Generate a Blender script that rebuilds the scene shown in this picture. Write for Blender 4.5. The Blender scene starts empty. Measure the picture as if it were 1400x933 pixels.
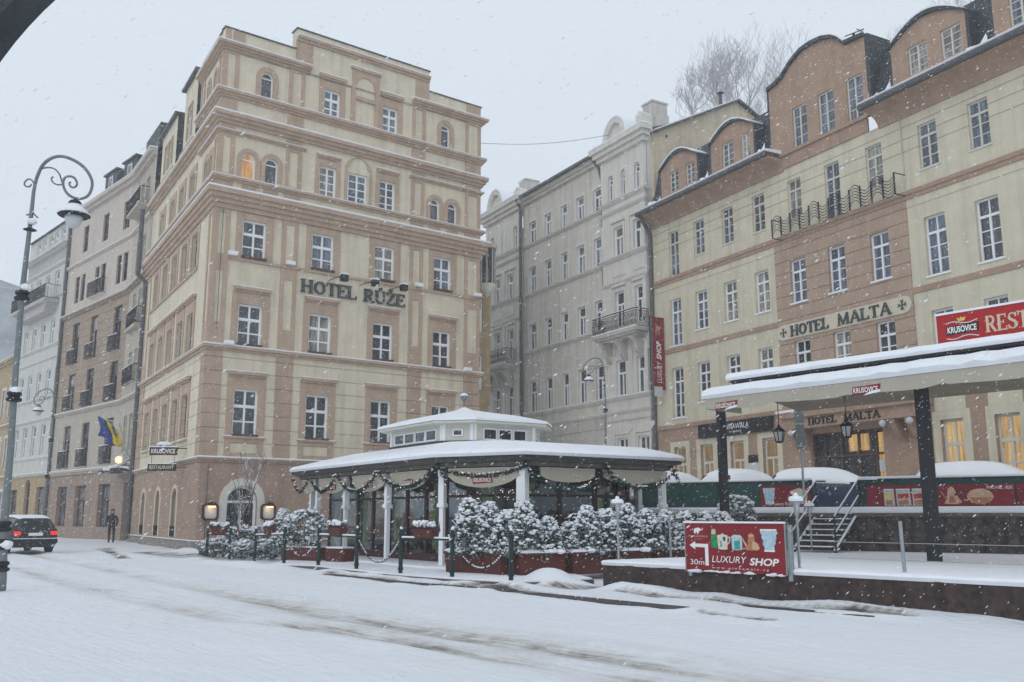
import bpy, bmesh, math, random
import numpy as np
from mathutils import Vector, Matrix
random.seed(7); rng = np.random.RandomState(5)
S = bpy.context.scene; C = S.collection
R = math.radians
# ------------------------------------------------------------------ camera
CAMH = 1.45; PIT = 10.5835; FPX = 1278.1
cam = bpy.data.cameras.new('camera'); co = bpy.data.objects.new('camera', cam); C.objects.link(co)
co.location = (0, 0, CAMH); co.rotation_euler = (R(90 + PIT), 0, 0)
cam.sensor_fit = 'HORIZONTAL'; cam.sensor_width = 36; cam.lens = 36 * FPX / 1400
cam.clip_start = .1; cam.clip_end = 2000
S.camera = co
# ------------------------------------------------------------------ world
W = bpy.data.worlds.new('World'); S.world = W; W.use_nodes = True
nt = W.node_tree; bg = nt.nodes['Background']
sky = nt.nodes.new('ShaderNodeTexSky'); sky.sky_type = 'NISHITA'; sky.sun_disc = False
sky.sun_elevation = R(32); sky.sun_rotation = R(150)
mx = nt.nodes.new('ShaderNodeMixRGB'); mx.inputs[0].default_value = .93
mx.inputs[2].default_value = (7.0, 7.65, 8.35, 1)       # the even grey of a snow cloud
nt.links.new(sky.outputs[0], mx.inputs[1]); nt.links.new(mx.outputs[0], bg.inputs[0]); bg.inputs[1].default_value = .1
sl = bpy.data.lights.new('sun', 'SUN'); so = bpy.data.objects.new('sun', sl); C.objects.link(so)
sl.energy = .5; sl.angle = R(30); sl.color = (1, .97, .93); so.rotation_euler = (R(58), 0, R(150 - 180)); so.location = (0, 0, 60)
S.view_settings.view_transform = 'Standard'; S.view_settings.look = 'None'; S.view_settings.exposure = .2; S.view_settings.gamma = 1
S.view_settings.use_curve_mapping = False
try:
    S.cycles.volume_bounces = 2; S.cycles.max_bounces = 6; S.cycles.use_denoising = True
except Exception: pass

# ------------------------------------------------------------------ materials
MATS = {}
def newmat(name):
    m = bpy.data.materials.new(name); m.use_nodes = True; MATS[name] = m
    return m, m.node_tree, m.node_tree.nodes['Principled BSDF']
def mat(name, col, rough=.85, var=.10, scale=1.5, stain=0.0, bump=.0, bscale=30, metal=0, spec=.3, lines=None, emis=None, es=0, wet=None):
    m, t, b = newmat(name); N = t.nodes; L = t.links
    b.inputs['Roughness'].default_value = rough; b.inputs['Metallic'].default_value = metal
    b.inputs['Specular IOR Level'].default_value = spec
    tc = N.new('ShaderNodeTexCoord')
    n1 = N.new('ShaderNodeTexNoise'); n1.inputs['Scale'].default_value = scale; n1.inputs['Detail'].default_value = 6
    L.new(tc.outputs['Object'], n1.inputs['Vector'])
    r1 = N.new('ShaderNodeMapRange'); r1.inputs[1].default_value = .3; r1.inputs[2].default_value = .7
    r1.inputs[3].default_value = 1 - var; r1.inputs[4].default_value = 1 + var
    L.new(n1.outputs[0], r1.inputs[0])
    mul = N.new('ShaderNodeVectorMath'); mul.operation = 'SCALE'; mul.inputs[0].default_value = col[:3]
    L.new(r1.outputs[0], mul.inputs['Scale']); out = mul.outputs[0]
    hb = None
    if stain:
        mp = N.new('ShaderNodeMapping'); mp.inputs['Scale'].default_value = (2.2, 2.2, .16); L.new(tc.outputs['Object'], mp.inputs[0])
        n2 = N.new('ShaderNodeTexNoise'); n2.inputs['Scale'].default_value = 1.4; n2.inputs['Detail'].default_value = 8
        L.new(mp.outputs[0], n2.inputs['Vector'])
        r2 = N.new('ShaderNodeMapRange'); r2.inputs[1].default_value = .45; r2.inputs[2].default_value = .75
        r2.inputs[3].default_value = 1; r2.inputs[4].default_value = 1 - stain; L.new(n2.outputs[0], r2.inputs[0])
        m2 = N.new('ShaderNodeVectorMath'); m2.operation = 'SCALE'; L.new(out, m2.inputs[0]); L.new(r2.outputs[0], m2.inputs['Scale']); out = m2.outputs[0]
    if lines:      # joint lines of the rusticated plaster: (period, offset, z below which, z above which)
        per, off, zlo, zhi = lines
        sx = N.new('ShaderNodeSeparateXYZ'); L.new(tc.outputs['Object'], sx.inputs[0])
        a = N.new('ShaderNodeMath'); a.operation = 'SUBTRACT'; a.inputs[1].default_value = off; L.new(sx.outputs[2], a.inputs[0])
        f = N.new('ShaderNodeMath'); f.operation = 'PINGPONG'; f.inputs[1].default_value = per / 2; L.new(a.outputs[0], f.inputs[0])
        g = N.new('ShaderNodeMapRange'); g.inputs[1].default_value = .012; g.inputs[2].default_value = .034; g.inputs[3].default_value = .62; g.inputs[4].default_value = 1
        L.new(f.outputs[0], g.inputs[0])
        lo = N.new('ShaderNodeMath'); lo.operation = 'LESS_THAN'; lo.inputs[1].default_value = zlo; L.new(sx.outputs[2], lo.inputs[0])
        hi = N.new('ShaderNodeMath'); hi.operation = 'GREATER_THAN'; hi.inputs[1].default_value = zhi; L.new(sx.outputs[2], hi.inputs[0])
        ad = N.new('ShaderNodeMath'); ad.operation = 'MAXIMUM'; L.new(lo.outputs[0], ad.inputs[0]); L.new(hi.outputs[0], ad.inputs[1])
        mxm = N.new('ShaderNodeMath'); mxm.operation = 'MAXIMUM'; L.new(g.outputs[0], mxm.inputs[0]); L.new(ad.outputs[0], mxm.inputs[1])
        m3 = N.new('ShaderNodeVectorMath'); m3.operation = 'SCALE'; L.new(out, m3.inputs[0]); L.new(mxm.outputs[0], m3.inputs['Scale']); out = m3.outputs[0]
        hb = mxm.outputs[0]
    L.new(out, b.inputs['Base Color'])
    if bump:
        nb = N.new('ShaderNodeTexNoise'); nb.inputs['Scale'].default_value = bscale; nb.inputs['Detail'].default_value = 5
        L.new(tc.outputs['Object'], nb.inputs['Vector'])
        bp = N.new('ShaderNodeBump'); bp.inputs['Strength'].default_value = bump; bp.inputs['Distance'].default_value = .03
        L.new(nb.outputs[0], bp.inputs['Height'])
        if hb is not None:
            b2 = N.new('ShaderNodeBump'); b2.inputs['Strength'].default_value = .8; b2.inputs['Distance'].default_value = .03
            L.new(hb, b2.inputs['Height']); L.new(bp.outputs[0], b2.inputs['Normal']); L.new(b2.outputs[0], b.inputs['Normal'])
        else: L.new(bp.outputs[0], b.inputs['Normal'])
    if emis:
        b.inputs['Emission Color'].default_value = (*emis, 1); b.inputs['Emission Strength'].default_value = es
    return m
def glass_mat(name, tint, rough=.08):
    m, t, b = newmat(name); N = t.nodes; L = t.links
    tc = N.new('ShaderNodeTexCoord'); n = N.new('ShaderNodeTexNoise'); n.inputs['Scale'].default_value = .9; n.inputs['Detail'].default_value = 2
    L.new(tc.outputs['Object'], n.inputs['Vector'])
    mp = N.new('ShaderNodeMapping'); mp.inputs['Scale'].default_value = (5, 5, .5); L.new(tc.outputs['Object'], mp.inputs[0])
    n2 = N.new('ShaderNodeTexNoise'); n2.inputs['Scale'].default_value = 2.; L.new(mp.outputs[0], n2.inputs['Vector'])
    ad = N.new('ShaderNodeMath'); ad.operation = 'MULTIPLY'; L.new(n.outputs[0], ad.inputs[0]); L.new(n2.outputs[0], ad.inputs[1])
    cr = N.new('ShaderNodeValToRGB'); cr.color_ramp.elements[0].position = .18; cr.color_ramp.elements[1].position = .36
    cr.color_ramp.elements[0].color = (tint[0] * .55, tint[1] * .55, tint[2] * .55, 1); cr.color_ramp.elements[1].color = (tint[0] * 1.9, tint[1] * 1.9, tint[2] * 1.9, 1)
    L.new(ad.outputs[0], cr.inputs[0]); L.new(cr.outputs[0], b.inputs['Base Color'])
    b.inputs['Roughness'].default_value = rough; b.inputs['Specular IOR Level'].default_value = .75
    bp = N.new('ShaderNodeBump'); bp.inputs['Strength'].default_value = .06; bp.inputs['Distance'].default_value = .05
    L.new(n.outputs[0], bp.inputs['Height']); L.new(bp.outputs[0], b.inputs['Normal'])
    return m
mat('snow', (.84, .86, .895), .7, .03, 2, bump=.6, bscale=7, spec=.3)
mat('rz_cream', (.68, .60, .45), var=.07, stain=.18, bump=.2)
mat('rz_cream_lined', (.68, .60, .45), var=.07, stain=.18, bump=.15, lines=(.62, 3.95, 3.97, 8.6))
mat('rz_terra', (.47, .345, .25), var=.09, stain=.14, bump=.2)
mat('rz_terra_lined', (.45, .33, .24), var=.09, stain=.15, bump=.2, lines=(.62, 3.95, 3.97, 8.6))
mat('rz_terra_base', (.37, .26, .19), var=.10, stain=.2, bump=.25, bscale=12)
mat('stone_base', (.27, .23, .20), var=.2, stain=.2, bump=.4, bscale=9)
mat('ml_cream', (.64, .58, .44), var=.06, stain=.16, bump=.12)
mat('ml_cream_lined', (.64, .58, .44), var=.06, stain=.16, bump=.12, lines=(.49, 13.62, 13.5, 16.3))
mat('ml_terra', (.39, .265, .19), var=.10, stain=.12, bump=.25)
mat('ml_terra_lined', (.43, .31, .23), var=.07, stain=.12, bump=.15, lines=(.52, 6.2, 6.0, 13.1))
mat('gr_wall', (.64, .605, .54), var=.06, stain=.22, bump=.15)
mat('gr_trim', (.69, .66, .60), var=.05, stain=.14, bump=.15)
mat('gr_base', (.54, .51, .46), var=.08, stain=.25, bump=.2)
mat('gable_wall', (.62, .52, .38), var=.08, stain=.18, bump=.15)
mat('ochre', (.42, .31, .17), var=.08, stain=.2, bump=.15)
mat('b2_pale', (.54, .47, .40), var=.05, stain=.14, bump=.1)
mat('b2_brown', (.36, .275, .205), var=.08, stain=.18, bump=.15, lines=(.56, 8.6, 8.6, 15.2))
mat('b2_cream', (.46, .405, .33), var=.06, stain=.14, bump=.1)
mat('b2_base', (.33, .245, .19), var=.1, stain=.2, bump=.15)
mat('b3_white', (.58, .56, .51), var=.05, stain=.12, bump=.1)
mat('b3_band', (.45, .42, .40), var=.08, stain=.12, bump=.1)
mat('white_paint', (.84, .85, .86), .55, .03, 3)
mat('cream_paint', (.62, .60, .53), .6, .04, 3)
mat('brown_wood', (.09, .045, .03), .6, .2, 3)
mat('red_wood', (.052, .014, .011), .5, .2, 3)
mat('slate', (.055, .062, .068), .6, .35, 5, bump=.8, bscale=16)
mat('gutter', (.10, .10, .10), .45, .1, 3, metal=.3)
mat('iron', (.018, .018, .02), .55, .2, 8)
mat('green_iron', (.009, .032, .028), .5, .2, 8)
mat('lamp_paint', (.17, .195, .195), .5, .12, 9)
mat('steel', (.33, .36, .37), .4, .1, 8, metal=.7)
mat('soffit', (.13, .115, .10), .8, .3, 4); mat('dark_fascia', (.045, .04, .036), .7, .3, 4)
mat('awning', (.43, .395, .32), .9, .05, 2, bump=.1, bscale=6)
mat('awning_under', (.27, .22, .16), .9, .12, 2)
mat('planter_red', (.095, .02, .013), .65, .25, 3)
mat('leaf', (.032, .05, .030), .8, .4, 6)
mat('needle', (.022, .05, .035), .8, .4, 6)
mat('frost', (.38, .43, .42), .8, .3, 6); mat('heather', (.10, .05, .055), .9, .4, 9)
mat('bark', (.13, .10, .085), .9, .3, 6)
mat('bark_far', (.44, .41, .41), .9, .2, 3)  # frosted bark, paled further so its colour carries the haze of distance
mat('red_print', (.22, .010, .016), .5, .25, 2.5)
mat('red_bright', (.40, .010, .012), .45, .06, 2)
mat('black_print', (.012, .012, .014), .5, .2, 2)
mat('white_print', (.82, .82, .80), .6, .03, 2)
mat('beige_print', (.62, .52, .36), .6, .03, 2)
mat('copper', (.42, .19, .09), .5, .2, 12)
mat('copper_light', (.60, .38, .26), .5, .2, 12)
mat('green_print', (.02, .25, .09), .5, .3, 14)
mat('pale_blue', (.42, .58, .66), .5, .25, 14)
mat('china', (.66, .62, .48), .5, .15, 18)
mat('teal_print', (.05, .30, .24), .5, .2, 14)
mat('tin_silver', (.50, .52, .50), .5, .2, 20)
mat('tomato', (.50, .03, .02), .5, .3, 20)
mat('yellow_print', (.70, .55, .08), .5, .2, 10)
mat('blue_cloth', (.02, .045, .22), .8, .15, 5)
mat('yellow_cloth', (.65, .50, .03), .8, .15, 5)
mat('green_mesh', (.018, .065, .055), .8, .25, 5)
mat('green_curtain', (.36, .46, .12), .9, .25, 3)
mat('stone_wall', (.060, .040, .034), .8, .45, 9, stain=.5, bump=1, bscale=6, spec=.25)
mat('retaining', (.085, .068, .06), .9, .7, 6, stain=.5, bump=.9, bscale=4)
mat('asphalt', (.06, .055, .055), .6, .3, 4, bump=.4)
mat('kerb_stone', (.13, .11, .105), .8, .3, 3, bump=.4)
mat('car_dark', (.012, .015, .018), .45, .2, 5, spec=.35)
mat('car_blue', (.012, .018, .06), .3, .2, 5, spec=.5)
mat('car_silver', (.30, .32, .34), .35, .1, 5, spec=.5)
mat('car_red', (.12, .015, .015), .35, .1, 5, spec=.5)
mat('rubber', (.02, .02, .02), .9)
mat('tail_lamp', (.5, .01, .01), .3, .05, 3, emis=(1, .05, .06), es=.55)
mat('skin', (.45, .28, .2), .6)
mat('black_cloth', (.015, .015, .018), .9, .3, 6)
mat('hill_mat', (.27, .29, .31), .95, .5, .12)
mat('lit_bulb', (1, .8, .5), .5, 0, emis=(1, .55, .2), es=2.2)
mat('fairy', (1, .9, .8), .5, 0, emis=(1, .72, .50), es=2.6)
mat('milk_glass', (.55, .57, .58), .3, .03)
glass_mat('glass', (.030, .036, .043)); glass_mat('glass_pale', (.11, .135, .165), .05); glass_mat('glass_curtain', (.20, .19, .17), .15); glass_mat('glass_blue', (.08, .098, .135), .04); glass_mat('glass_grey', (.055, .06, .066))  # pale and blue tints paint the reflected sky into the upper panes
def lit(name, col, es):
    m, t, b = newmat(name); N = t.nodes; L = t.links
    tc = N.new('ShaderNodeTexCoord'); mp = N.new('ShaderNodeMapping'); mp.inputs['Scale'].default_value = (3.5, 3.5, .35); L.new(tc.outputs['Object'], mp.inputs[0])
    n = N.new('ShaderNodeTexNoise'); n.inputs['Scale'].default_value = 2.2; n.inputs['Detail'].default_value = 5; L.new(mp.outputs[0], n.inputs['Vector'])
    cr = N.new('ShaderNodeValToRGB'); e = cr.color_ramp.elements; e[0].position = .35; e[1].position = .65
    e[0].color = (col[0] * .45, col[1] * .38, col[2] * .3, 1); e[1].color = (*col, 1)
    L.new(n.outputs[0], cr.inputs[0]); L.new(cr.outputs[0], b.inputs['Emission Color']); b.inputs['Emission Strength'].default_value = es
    b.inputs['Base Color'].default_value = (.1, .07, .04, 1); b.inputs['Roughness'].default_value = .1
lit('lit_window', (.95, .62, .24), .5); lit('lit_dim', (.55, .36, .18), .3); lit('lit_orange', (1, .5, .18), .5)
# see-through glass of the pavilion
m, t, b = newmat('clear_glass'); N = t.nodes; L = t.links
tr = N.new('ShaderNodeBsdfTransparent'); tr.inputs[0].default_value = (.84, .86, .85, 1)
gl = N.new('ShaderNodeBsdfGlossy'); gl.inputs['Roughness'].default_value = .05; gl.inputs[0].default_value = (.7, .75, .8, 1)
fr_ = N.new('ShaderNodeLayerWeight'); fr_.inputs[0].default_value = .12; mxs = N.new('ShaderNodeMixShader'); L.new(fr_.outputs['Facing'], mxs.inputs[0]); L.new(tr.outputs[0], mxs.inputs[1]); L.new(gl.outputs[0], mxs.inputs[2])
L.new(mxs.outputs[0], N['Material Output'].inputs[0])
# road snow with brown slush where the wheels ran (attribute "dirt")
m, t, b = newmat('road_snow'); N = t.nodes; L = t.links
tc = N.new('ShaderNodeTexCoord'); at = N.new('ShaderNodeAttribute'); at.attribute_name = 'dirt'
n = N.new('ShaderNodeTexNoise'); n.inputs['Scale'].default_value = 2.2; n.inputs['Detail'].default_value = 9; n.inputs['Roughness'].default_value = .7
L.new(tc.outputs['Object'], n.inputs['Vector'])
ma = N.new('ShaderNodeMath'); ma.operation = 'MULTIPLY_ADD'; ma.inputs[1].default_value = 1.7; ma.inputs[2].default_value = -.30
L.new(n.outputs[0], ma.inputs[0]); mm = N.new('ShaderNodeMath'); mm.operation = 'MULTIPLY'; mm.use_clamp = True
mp = N.new('ShaderNodeMapping'); mp0 = N.new('ShaderNodeMapping'); mp0.inputs['Rotation'].default_value = (0, 0, R(49)); L.new(tc.outputs['Object'], mp0.inputs[0]); mp.inputs['Scale'].default_value = (.45, 7, 1); L.new(mp0.outputs[0], mp.inputs[0])
n2 = N.new('ShaderNodeTexNoise'); n2.inputs['Scale'].default_value = 1.6; n2.inputs['Detail'].default_value = 7; n2.inputs['Roughness'].default_value = .65; L.new(mp.outputs[0], n2.inputs['Vector'])
r3 = N.new('ShaderNodeMapRange'); r3.inputs[1].default_value = .36; r3.inputs[2].default_value = .62; r3.inputs[3].default_value = .45; r3.inputs[4].default_value = 1.35; L.new(n2.outputs[0], r3.inputs[0])
m9 = N.new('ShaderNodeMath'); m9.operation = 'MULTIPLY'; L.new(ma.outputs[0], m9.inputs[0]); L.new(r3.outputs[0], m9.inputs[1])
L.new(at.outputs['Fac'], mm.inputs[0]); L.new(m9.outputs[0], mm.inputs[1])
cr = N.new('ShaderNodeValToRGB'); e = cr.color_ramp.elements; e[0].color = (.82, .85, .89, 1); e[1].color = (.07, .058, .054, 1); e[1].position = 1.0; x = cr.color_ramp.elements.new(.7); x.color = (.25, .225, .205, 1)
x = cr.color_ramp.elements.new(.3); x.color = (.60, .585, .57, 1)
L.new(mm.outputs[0], cr.inputs[0]); L.new(cr.outputs[0], b.inputs['Base Color']); b.inputs['Roughness'].default_value = .65
nb = N.new('ShaderNodeTexNoise'); nb.inputs['Scale'].default_value = 5; nb.inputs['Detail'].default_value = 8; L.new(tc.outputs['Object'], nb.inputs['Vector'])
bp = N.new('ShaderNodeBump'); bp.inputs['Strength'].default_value = .8; bp.inputs['Distance'].default_value = .07; ad_ = N.new('ShaderNodeMath'); ad_.operation = 'ADD'; L.new(nb.outputs[0], ad_.inputs[0]); L.new(n2.outputs[0], ad_.inputs[1])
L.new(ad_.outputs[0], bp.inputs['Height']); L.new(bp.outputs[0], b.inputs['Normal'])

# ------------------------------------------------------------------ geometry helpers
OFF = {}
wrnd = random.Random(77)
KEEP = {'foliage', 'snow', 'greenery', 'heather', 'lights', 'links', 'trunk_and_branches', 'fairy_lights', 'snow_cover', 'elephant_emblem', 'windows', 'snow_clumps', 'wave_bars', 'balcony_railing', 'rail_snow'}
TOUCH = {'pilaster', 'window_hood', 'hood_snow', 'window_apron', 'sill_snow', 'window_box', 'wall_lamp', 'parapet_flashing', 'window_guard', 'cream_panel', 'stucco_ornament', 'collar', 'tread', 'tread_snow', 'stringer', 'handrail', 'bracket'}
class Fr:      # an upright plane: o + u*d, z up, offset along the outward normal n
    def __init__(s, o, yaw=None, sign=1, d=None):
        s.o = Vector((o[0], o[1])); s.d = Vector((math.sin(R(yaw)), math.cos(R(yaw)))) if d is None else Vector(d).normalized()
        s.n = Vector((s.d.y, -s.d.x)) * sign
    def p(s, u, z, o=0):
        q = s.o + s.d * u + s.n * o; return (q.x, q.y, z)
class MB:
    def __init__(s): s.v = []; s.f = []; s.mi = []; s.cur = 0
    def add(s, vs, fs):
        b = len(s.v); s.v += [tuple(v) for v in vs]; s.f += [[b + i for i in f] for f in fs]; s.mi += [s.cur] * len(fs); return s
    def hexa(s, p): return s.add(p, [(0, 3, 2, 1), (4, 5, 6, 7), (0, 1, 5, 4), (1, 2, 6, 5), (2, 3, 7, 6), (3, 0, 4, 7)])
    def box(s, fr, u0, u1, z0, z1, o0, o1):
        P = fr.p; return s.hexa([P(u0, z0, o0), P(u1, z0, o0), P(u1, z0, o1), P(u0, z0, o1), P(u0, z1, o0), P(u1, z1, o0), P(u1, z1, o1), P(u0, z1, o1)])
    def quad(s, fr, u0, u1, z0, z1, o=0):
        P = fr.p; return s.add([P(u0, z0, o), P(u1, z0, o), P(u1, z1, o), P(u0, z1, o)], [(0, 1, 2, 3)])
    def abox(s, c, h, rz=0, top=1.0):
        out = []
        for z, k in ((-1, 1), (1, top)):
            for x, y in ((-1, -1), (1, -1), (1, 1), (-1, 1)):
                X, Y = x * h[0] * k, y * h[1] * k
                out.append((c[0] + X * math.cos(rz) - Y * math.sin(rz), c[1] + X * math.sin(rz) + Y * math.cos(rz), c[2] + z * h[2]))
        return s.hexa(out)
    def tube(s, pts, r, n=8, caps=True):
        pts = [Vector(p) for p in pts]; m = len(pts); rs = r if isinstance(r, (list, tuple)) else [r] * m
        b = len(s.v); prev = None
        for i, p in enumerate(pts):
            t = (pts[min(i + 1, m - 1)] - pts[max(i - 1, 0)])
            if t.length < 1e-9: t = Vector((0, 0, 1))
            t.normalize()
            if prev is None:
                a = Vector((0, 0, 1)) if abs(t.z) < .9 else Vector((1, 0, 0)); u = t.cross(a).normalized()
            else:
                u = prev - t * prev.dot(t); u = u.normalized() if u.length > 1e-6 else t.orthogonal().normalized()
            prev = u; w = t.cross(u)
            for k in range(n):
                a = 2 * math.pi * k / n; q = p + (u * math.cos(a) + w * math.sin(a)) * rs[i]; s.v.append(tuple(q))
        for i in range(m - 1):
            for k in range(n):
                s.f.append([b + i * n + k, b + i * n + (k + 1) % n, b + (i + 1) * n + (k + 1) % n, b + (i + 1) * n + k]); s.mi.append(s.cur)
        if caps:
            s.f.append([b + k for k in range(n)]); s.f.append([b + (m - 1) * n + k for k in range(n)][::-1]); s.mi += [s.cur] * 2
        return s
    def lathe(s, c, prof, n=16, rz=0):
        b = len(s.v)
        for r, z in prof:
            for k in range(n):
                a = 2 * math.pi * k / n + rz; s.v.append((c[0] + r * math.cos(a), c[1] + r * math.sin(a), c[2] + z))
        for i in range(len(prof) - 1):
            for k in range(n):
                s.f.append([b + i * n + k, b + i * n + (k + 1) % n, b + (i + 1) * n + (k + 1) % n, b + (i + 1) * n + k]); s.mi.append(s.cur)
        s.f.append([b + k for k in range(n)][::-1]); s.f.append([b + (len(prof) - 1) * n + k for k in range(n)]); s.mi += [s.cur] * 2
        return s
    def blob(s, c, r, seg=8, rings=5, jit=.12):
        rr = r if isinstance(r, (tuple, list)) else (r, r, r); b = len(s.v)
        s.v.append((c[0], c[1], c[2] - rr[2]))
        for i in range(1, rings):
            ph = math.pi * i / rings
            for k in range(seg):
                a = 2 * math.pi * k / seg; j = 1 + random.uniform(-jit, jit)
                s.v.append((c[0] + rr[0] * math.sin(ph) * math.cos(a) * j, c[1] + rr[1] * math.sin(ph) * math.sin(a) * j, c[2] - rr[2] * math.cos(ph) * j))
        s.v.append((c[0], c[1], c[2] + rr[2])); top = len(s.v) - 1
        for k in range(seg):
            s.f.append([b, b + 1 + (k + 1) % seg, b + 1 + k]); s.f.append([top, top - seg + k, top - seg + (k + 1) % seg]); s.mi += [s.cur] * 2
        for i in range(rings - 2):
            for k in range(seg):
                a0 = b + 1 + i * seg; s.f.append([a0 + k, a0 + (k + 1) % seg, a0 + seg + (k + 1) % seg, a0 + seg + k]); s.mi.append(s.cur)
        return s
    def prism(s, fr, poly, o0, o1):      # polygon in (u, z) given thickness
        n = len(poly); vs = [fr.p(u, z, o1) for u, z in poly] + [fr.p(u, z, o0) for u, z in poly]
        return s.add(vs, [list(range(n)), list(range(n, 2 * n))[::-1]] + [[i, (i + 1) % n, n + (i + 1) % n, n + i] for i in range(n)])
    def slab(s, poly, z0, z1):           # polygon in (x, y) given height; z may be a list
        n = len(poly); zz1 = z1 if isinstance(z1, (list, tuple)) else [z1] * n; zz0 = z0 if isinstance(z0, (list, tuple)) else [z0] * n
        vs = [(x, y, zz1[i]) for i, (x, y) in enumerate(poly)] + [(x, y, zz0[i]) for i, (x, y) in enumerate(poly)]
        return s.add(vs, [list(range(n)), list(range(n, 2 * n))[::-1]] + [[i, (i + 1) % n, n + (i + 1) % n, n + i] for i in range(n)])
    def sweep(s, path, prof, side=1):    # closed profile (out, z) along a plan polyline, mitred; outward = right of travel * side
        pts = [Vector(p) for p in path]; m = len(pts); offs = []
        for i in range(m):
            ds = []
            if i > 0: ds.append((pts[i] - pts[i - 1]).normalized())
            if i < m - 1: ds.append((pts[i + 1] - pts[i]).normalized())
            ns = [Vector((d.y, -d.x)) * side for d in ds]
            if len(ns) == 2:
                q = (ns[0] + ns[1]).normalized(); q = q / max(.3, q.dot(ns[0])); offs.append(q)
            else: offs.append(ns[0])
        b = len(s.v); k = len(prof)
        for i in range(m):
            for o, z in prof: q = pts[i] + offs[i] * o; s.v.append((q.x, q.y, z))
        for i in range(m - 1):
            for j in range(k):
                s.f.append([b + i * k + j, b + i * k + (j + 1) % k, b + (i + 1) * k + (j + 1) % k, b + (i + 1) * k + j]); s.mi.append(s.cur)
        s.f.append([b + j for j in range(k)]); s.f.append([b + (m - 1) * k + j for j in range(k)][::-1]); s.mi += [s.cur] * 2
        return s
    def chunks(s, touch):
        # connected primitives, then primitives that touch (touch=True) or lie close for their size
        n = len(s.v); par = list(range(n))
        def fd(a):
            while par[a] != a: par[a] = par[par[a]]; a = par[a]
            return a
        for f in s.f:
            r0 = fd(f[0])
            for i in f[1:]: par[fd(i)] = r0
        root = [fd(i) for i in range(n)]; ids = {}; comp = np.array([ids.setdefault(r, len(ids)) for r in root]); k = len(ids)
        if k == 1 or k > 900: return None
        V = np.array(s.v); lo = np.full((k, 3), np.inf); hi = np.full((k, 3), -np.inf); np.minimum.at(lo, comp, V); np.maximum.at(hi, comp, V)
        gap = np.maximum(0, np.maximum(lo[:, None] - hi[None], lo[None] - hi[:, None])); gap = np.sqrt((gap ** 2).sum(2)); size = (hi - lo).max(1)
        near = gap <= (.05 if touch else np.maximum(.02, .5 * np.maximum(size[:, None], size[None])))
        q = list(range(k))
        def f2(a):
            while q[a] != a: q[a] = q[q[a]]; a = q[a]
            return a
        for a, b in zip(*np.nonzero(np.triu(near, 1))): q[f2(int(b))] = f2(int(a))
        gid = {}; g = [gid.setdefault(f2(i), len(gid)) for i in range(k)]
        if len(gid) == 1 or len(gid) > 100: return None
        out = [MB() for _ in gid]; mp = [dict() for _ in gid]
        for f in s.f:
            j = g[comp[f[0]]]; o = out[j]; m = mp[j]; nf = []
            for i in f:
                if i not in m: m[i] = len(o.v); o.v.append(s.v[i])
                nf.append(m[i])
            o.f.append(nf); o.mi.append(0)
        out.sort(key=lambda o: -len(o.f)); return out
    def build(s, name, material, parent=None, smooth=False, bevel=0, label=None, kind=None, recalc=True):
        if parent is not None and name not in KEEP and name not in ('lettering', 'tag_lettering') and 'picture' not in name:
            ch = s.chunks(name in TOUCH)
            if ch:
                os_ = [c.build1(name, material, parent, smooth, bevel, label, kind, recalc) for c in ch]; return os_[0]
        return s.build1(name, material, parent, smooth, bevel, label, kind, recalc)
    def build1(s, name, material, parent=None, smooth=False, bevel=0, label=None, kind=None, recalc=True):
        off = OFF.get(parent.name, Vector((0, 0, 0))) if parent else Vector((0, 0, 0))
        me = bpy.data.meshes.new(name); me.from_pydata([(v[0] - off.x, v[1] - off.y, v[2] - off.z) for v in s.v], [], s.f); 
        mats = material if isinstance(material, (list, tuple)) else [material]
        for q in mats: me.materials.append(MATS[q])
        if len(mats) > 1: me.polygons.foreach_set('material_index', s.mi)
        if recalc:
            bm = bmesh.new(); bm.from_mesh(me); bmesh.ops.recalc_face_normals(bm, faces=bm.faces); bm.to_mesh(me); bm.free()
        if smooth: me.polygons.foreach_set('use_smooth', [True] * len(me.polygons))
        me.update()
        o = bpy.data.objects.new(name, me); C.objects.link(o)
        if parent: o.parent = parent
        OFF[o.name] = off
        if bevel:
            md = o.modifiers.new('bevel', 'BEVEL'); md.width = bevel; md.segments = 2; md.limit_method = 'ANGLE'
        if label: o['label'] = label
        if kind: o['kind'] = kind
        return o
def thing(name, label, cat, loc=(0, 0, 0), group=None):
    o = bpy.data.objects.new(name, None); C.objects.link(o); o.location = loc; o['label'] = label; o['category'] = cat
    if group: o['group'] = group
    OFF[o.name] = Vector(loc); return o
def tag(o, label, cat, group=None, kind=None):
    if label: o['label'] = label
    if cat: o['category'] = cat
    if group: o['group'] = group
    if kind: o['kind'] = kind
    return o
def copy_tree(o, loc=None, rz=None, label=None, parent=None):
    c = o.copy(); C.objects.link(c); c.parent = parent
    if loc is not None: c.location = loc
    if rz is not None: c.rotation_euler = (0, 0, rz)
    if label: c['label'] = label
    for ch in list(o.children): copy_tree(ch, parent=c)
    return c
def ray(px, py):
    a = (px - 700) / FPX; b = (466.5 - py) / FPX; cp, sp = math.cos(R(PIT)), math.sin(R(PIT))
    return Vector((a, cp - b * sp, sp + b * cp))
def at(px, py, z=0.0):          # the point of height z seen there
    r = ray(px, py); k = (z - CAMH) / r.z; return Vector((r.x * k, r.y * k, z))
def aty(px, py, y):             # the point at distance y seen there
    r = ray(px, py); k = y / r.y; return Vector((r.x * k, y, CAMH + r.z * k))

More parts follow.
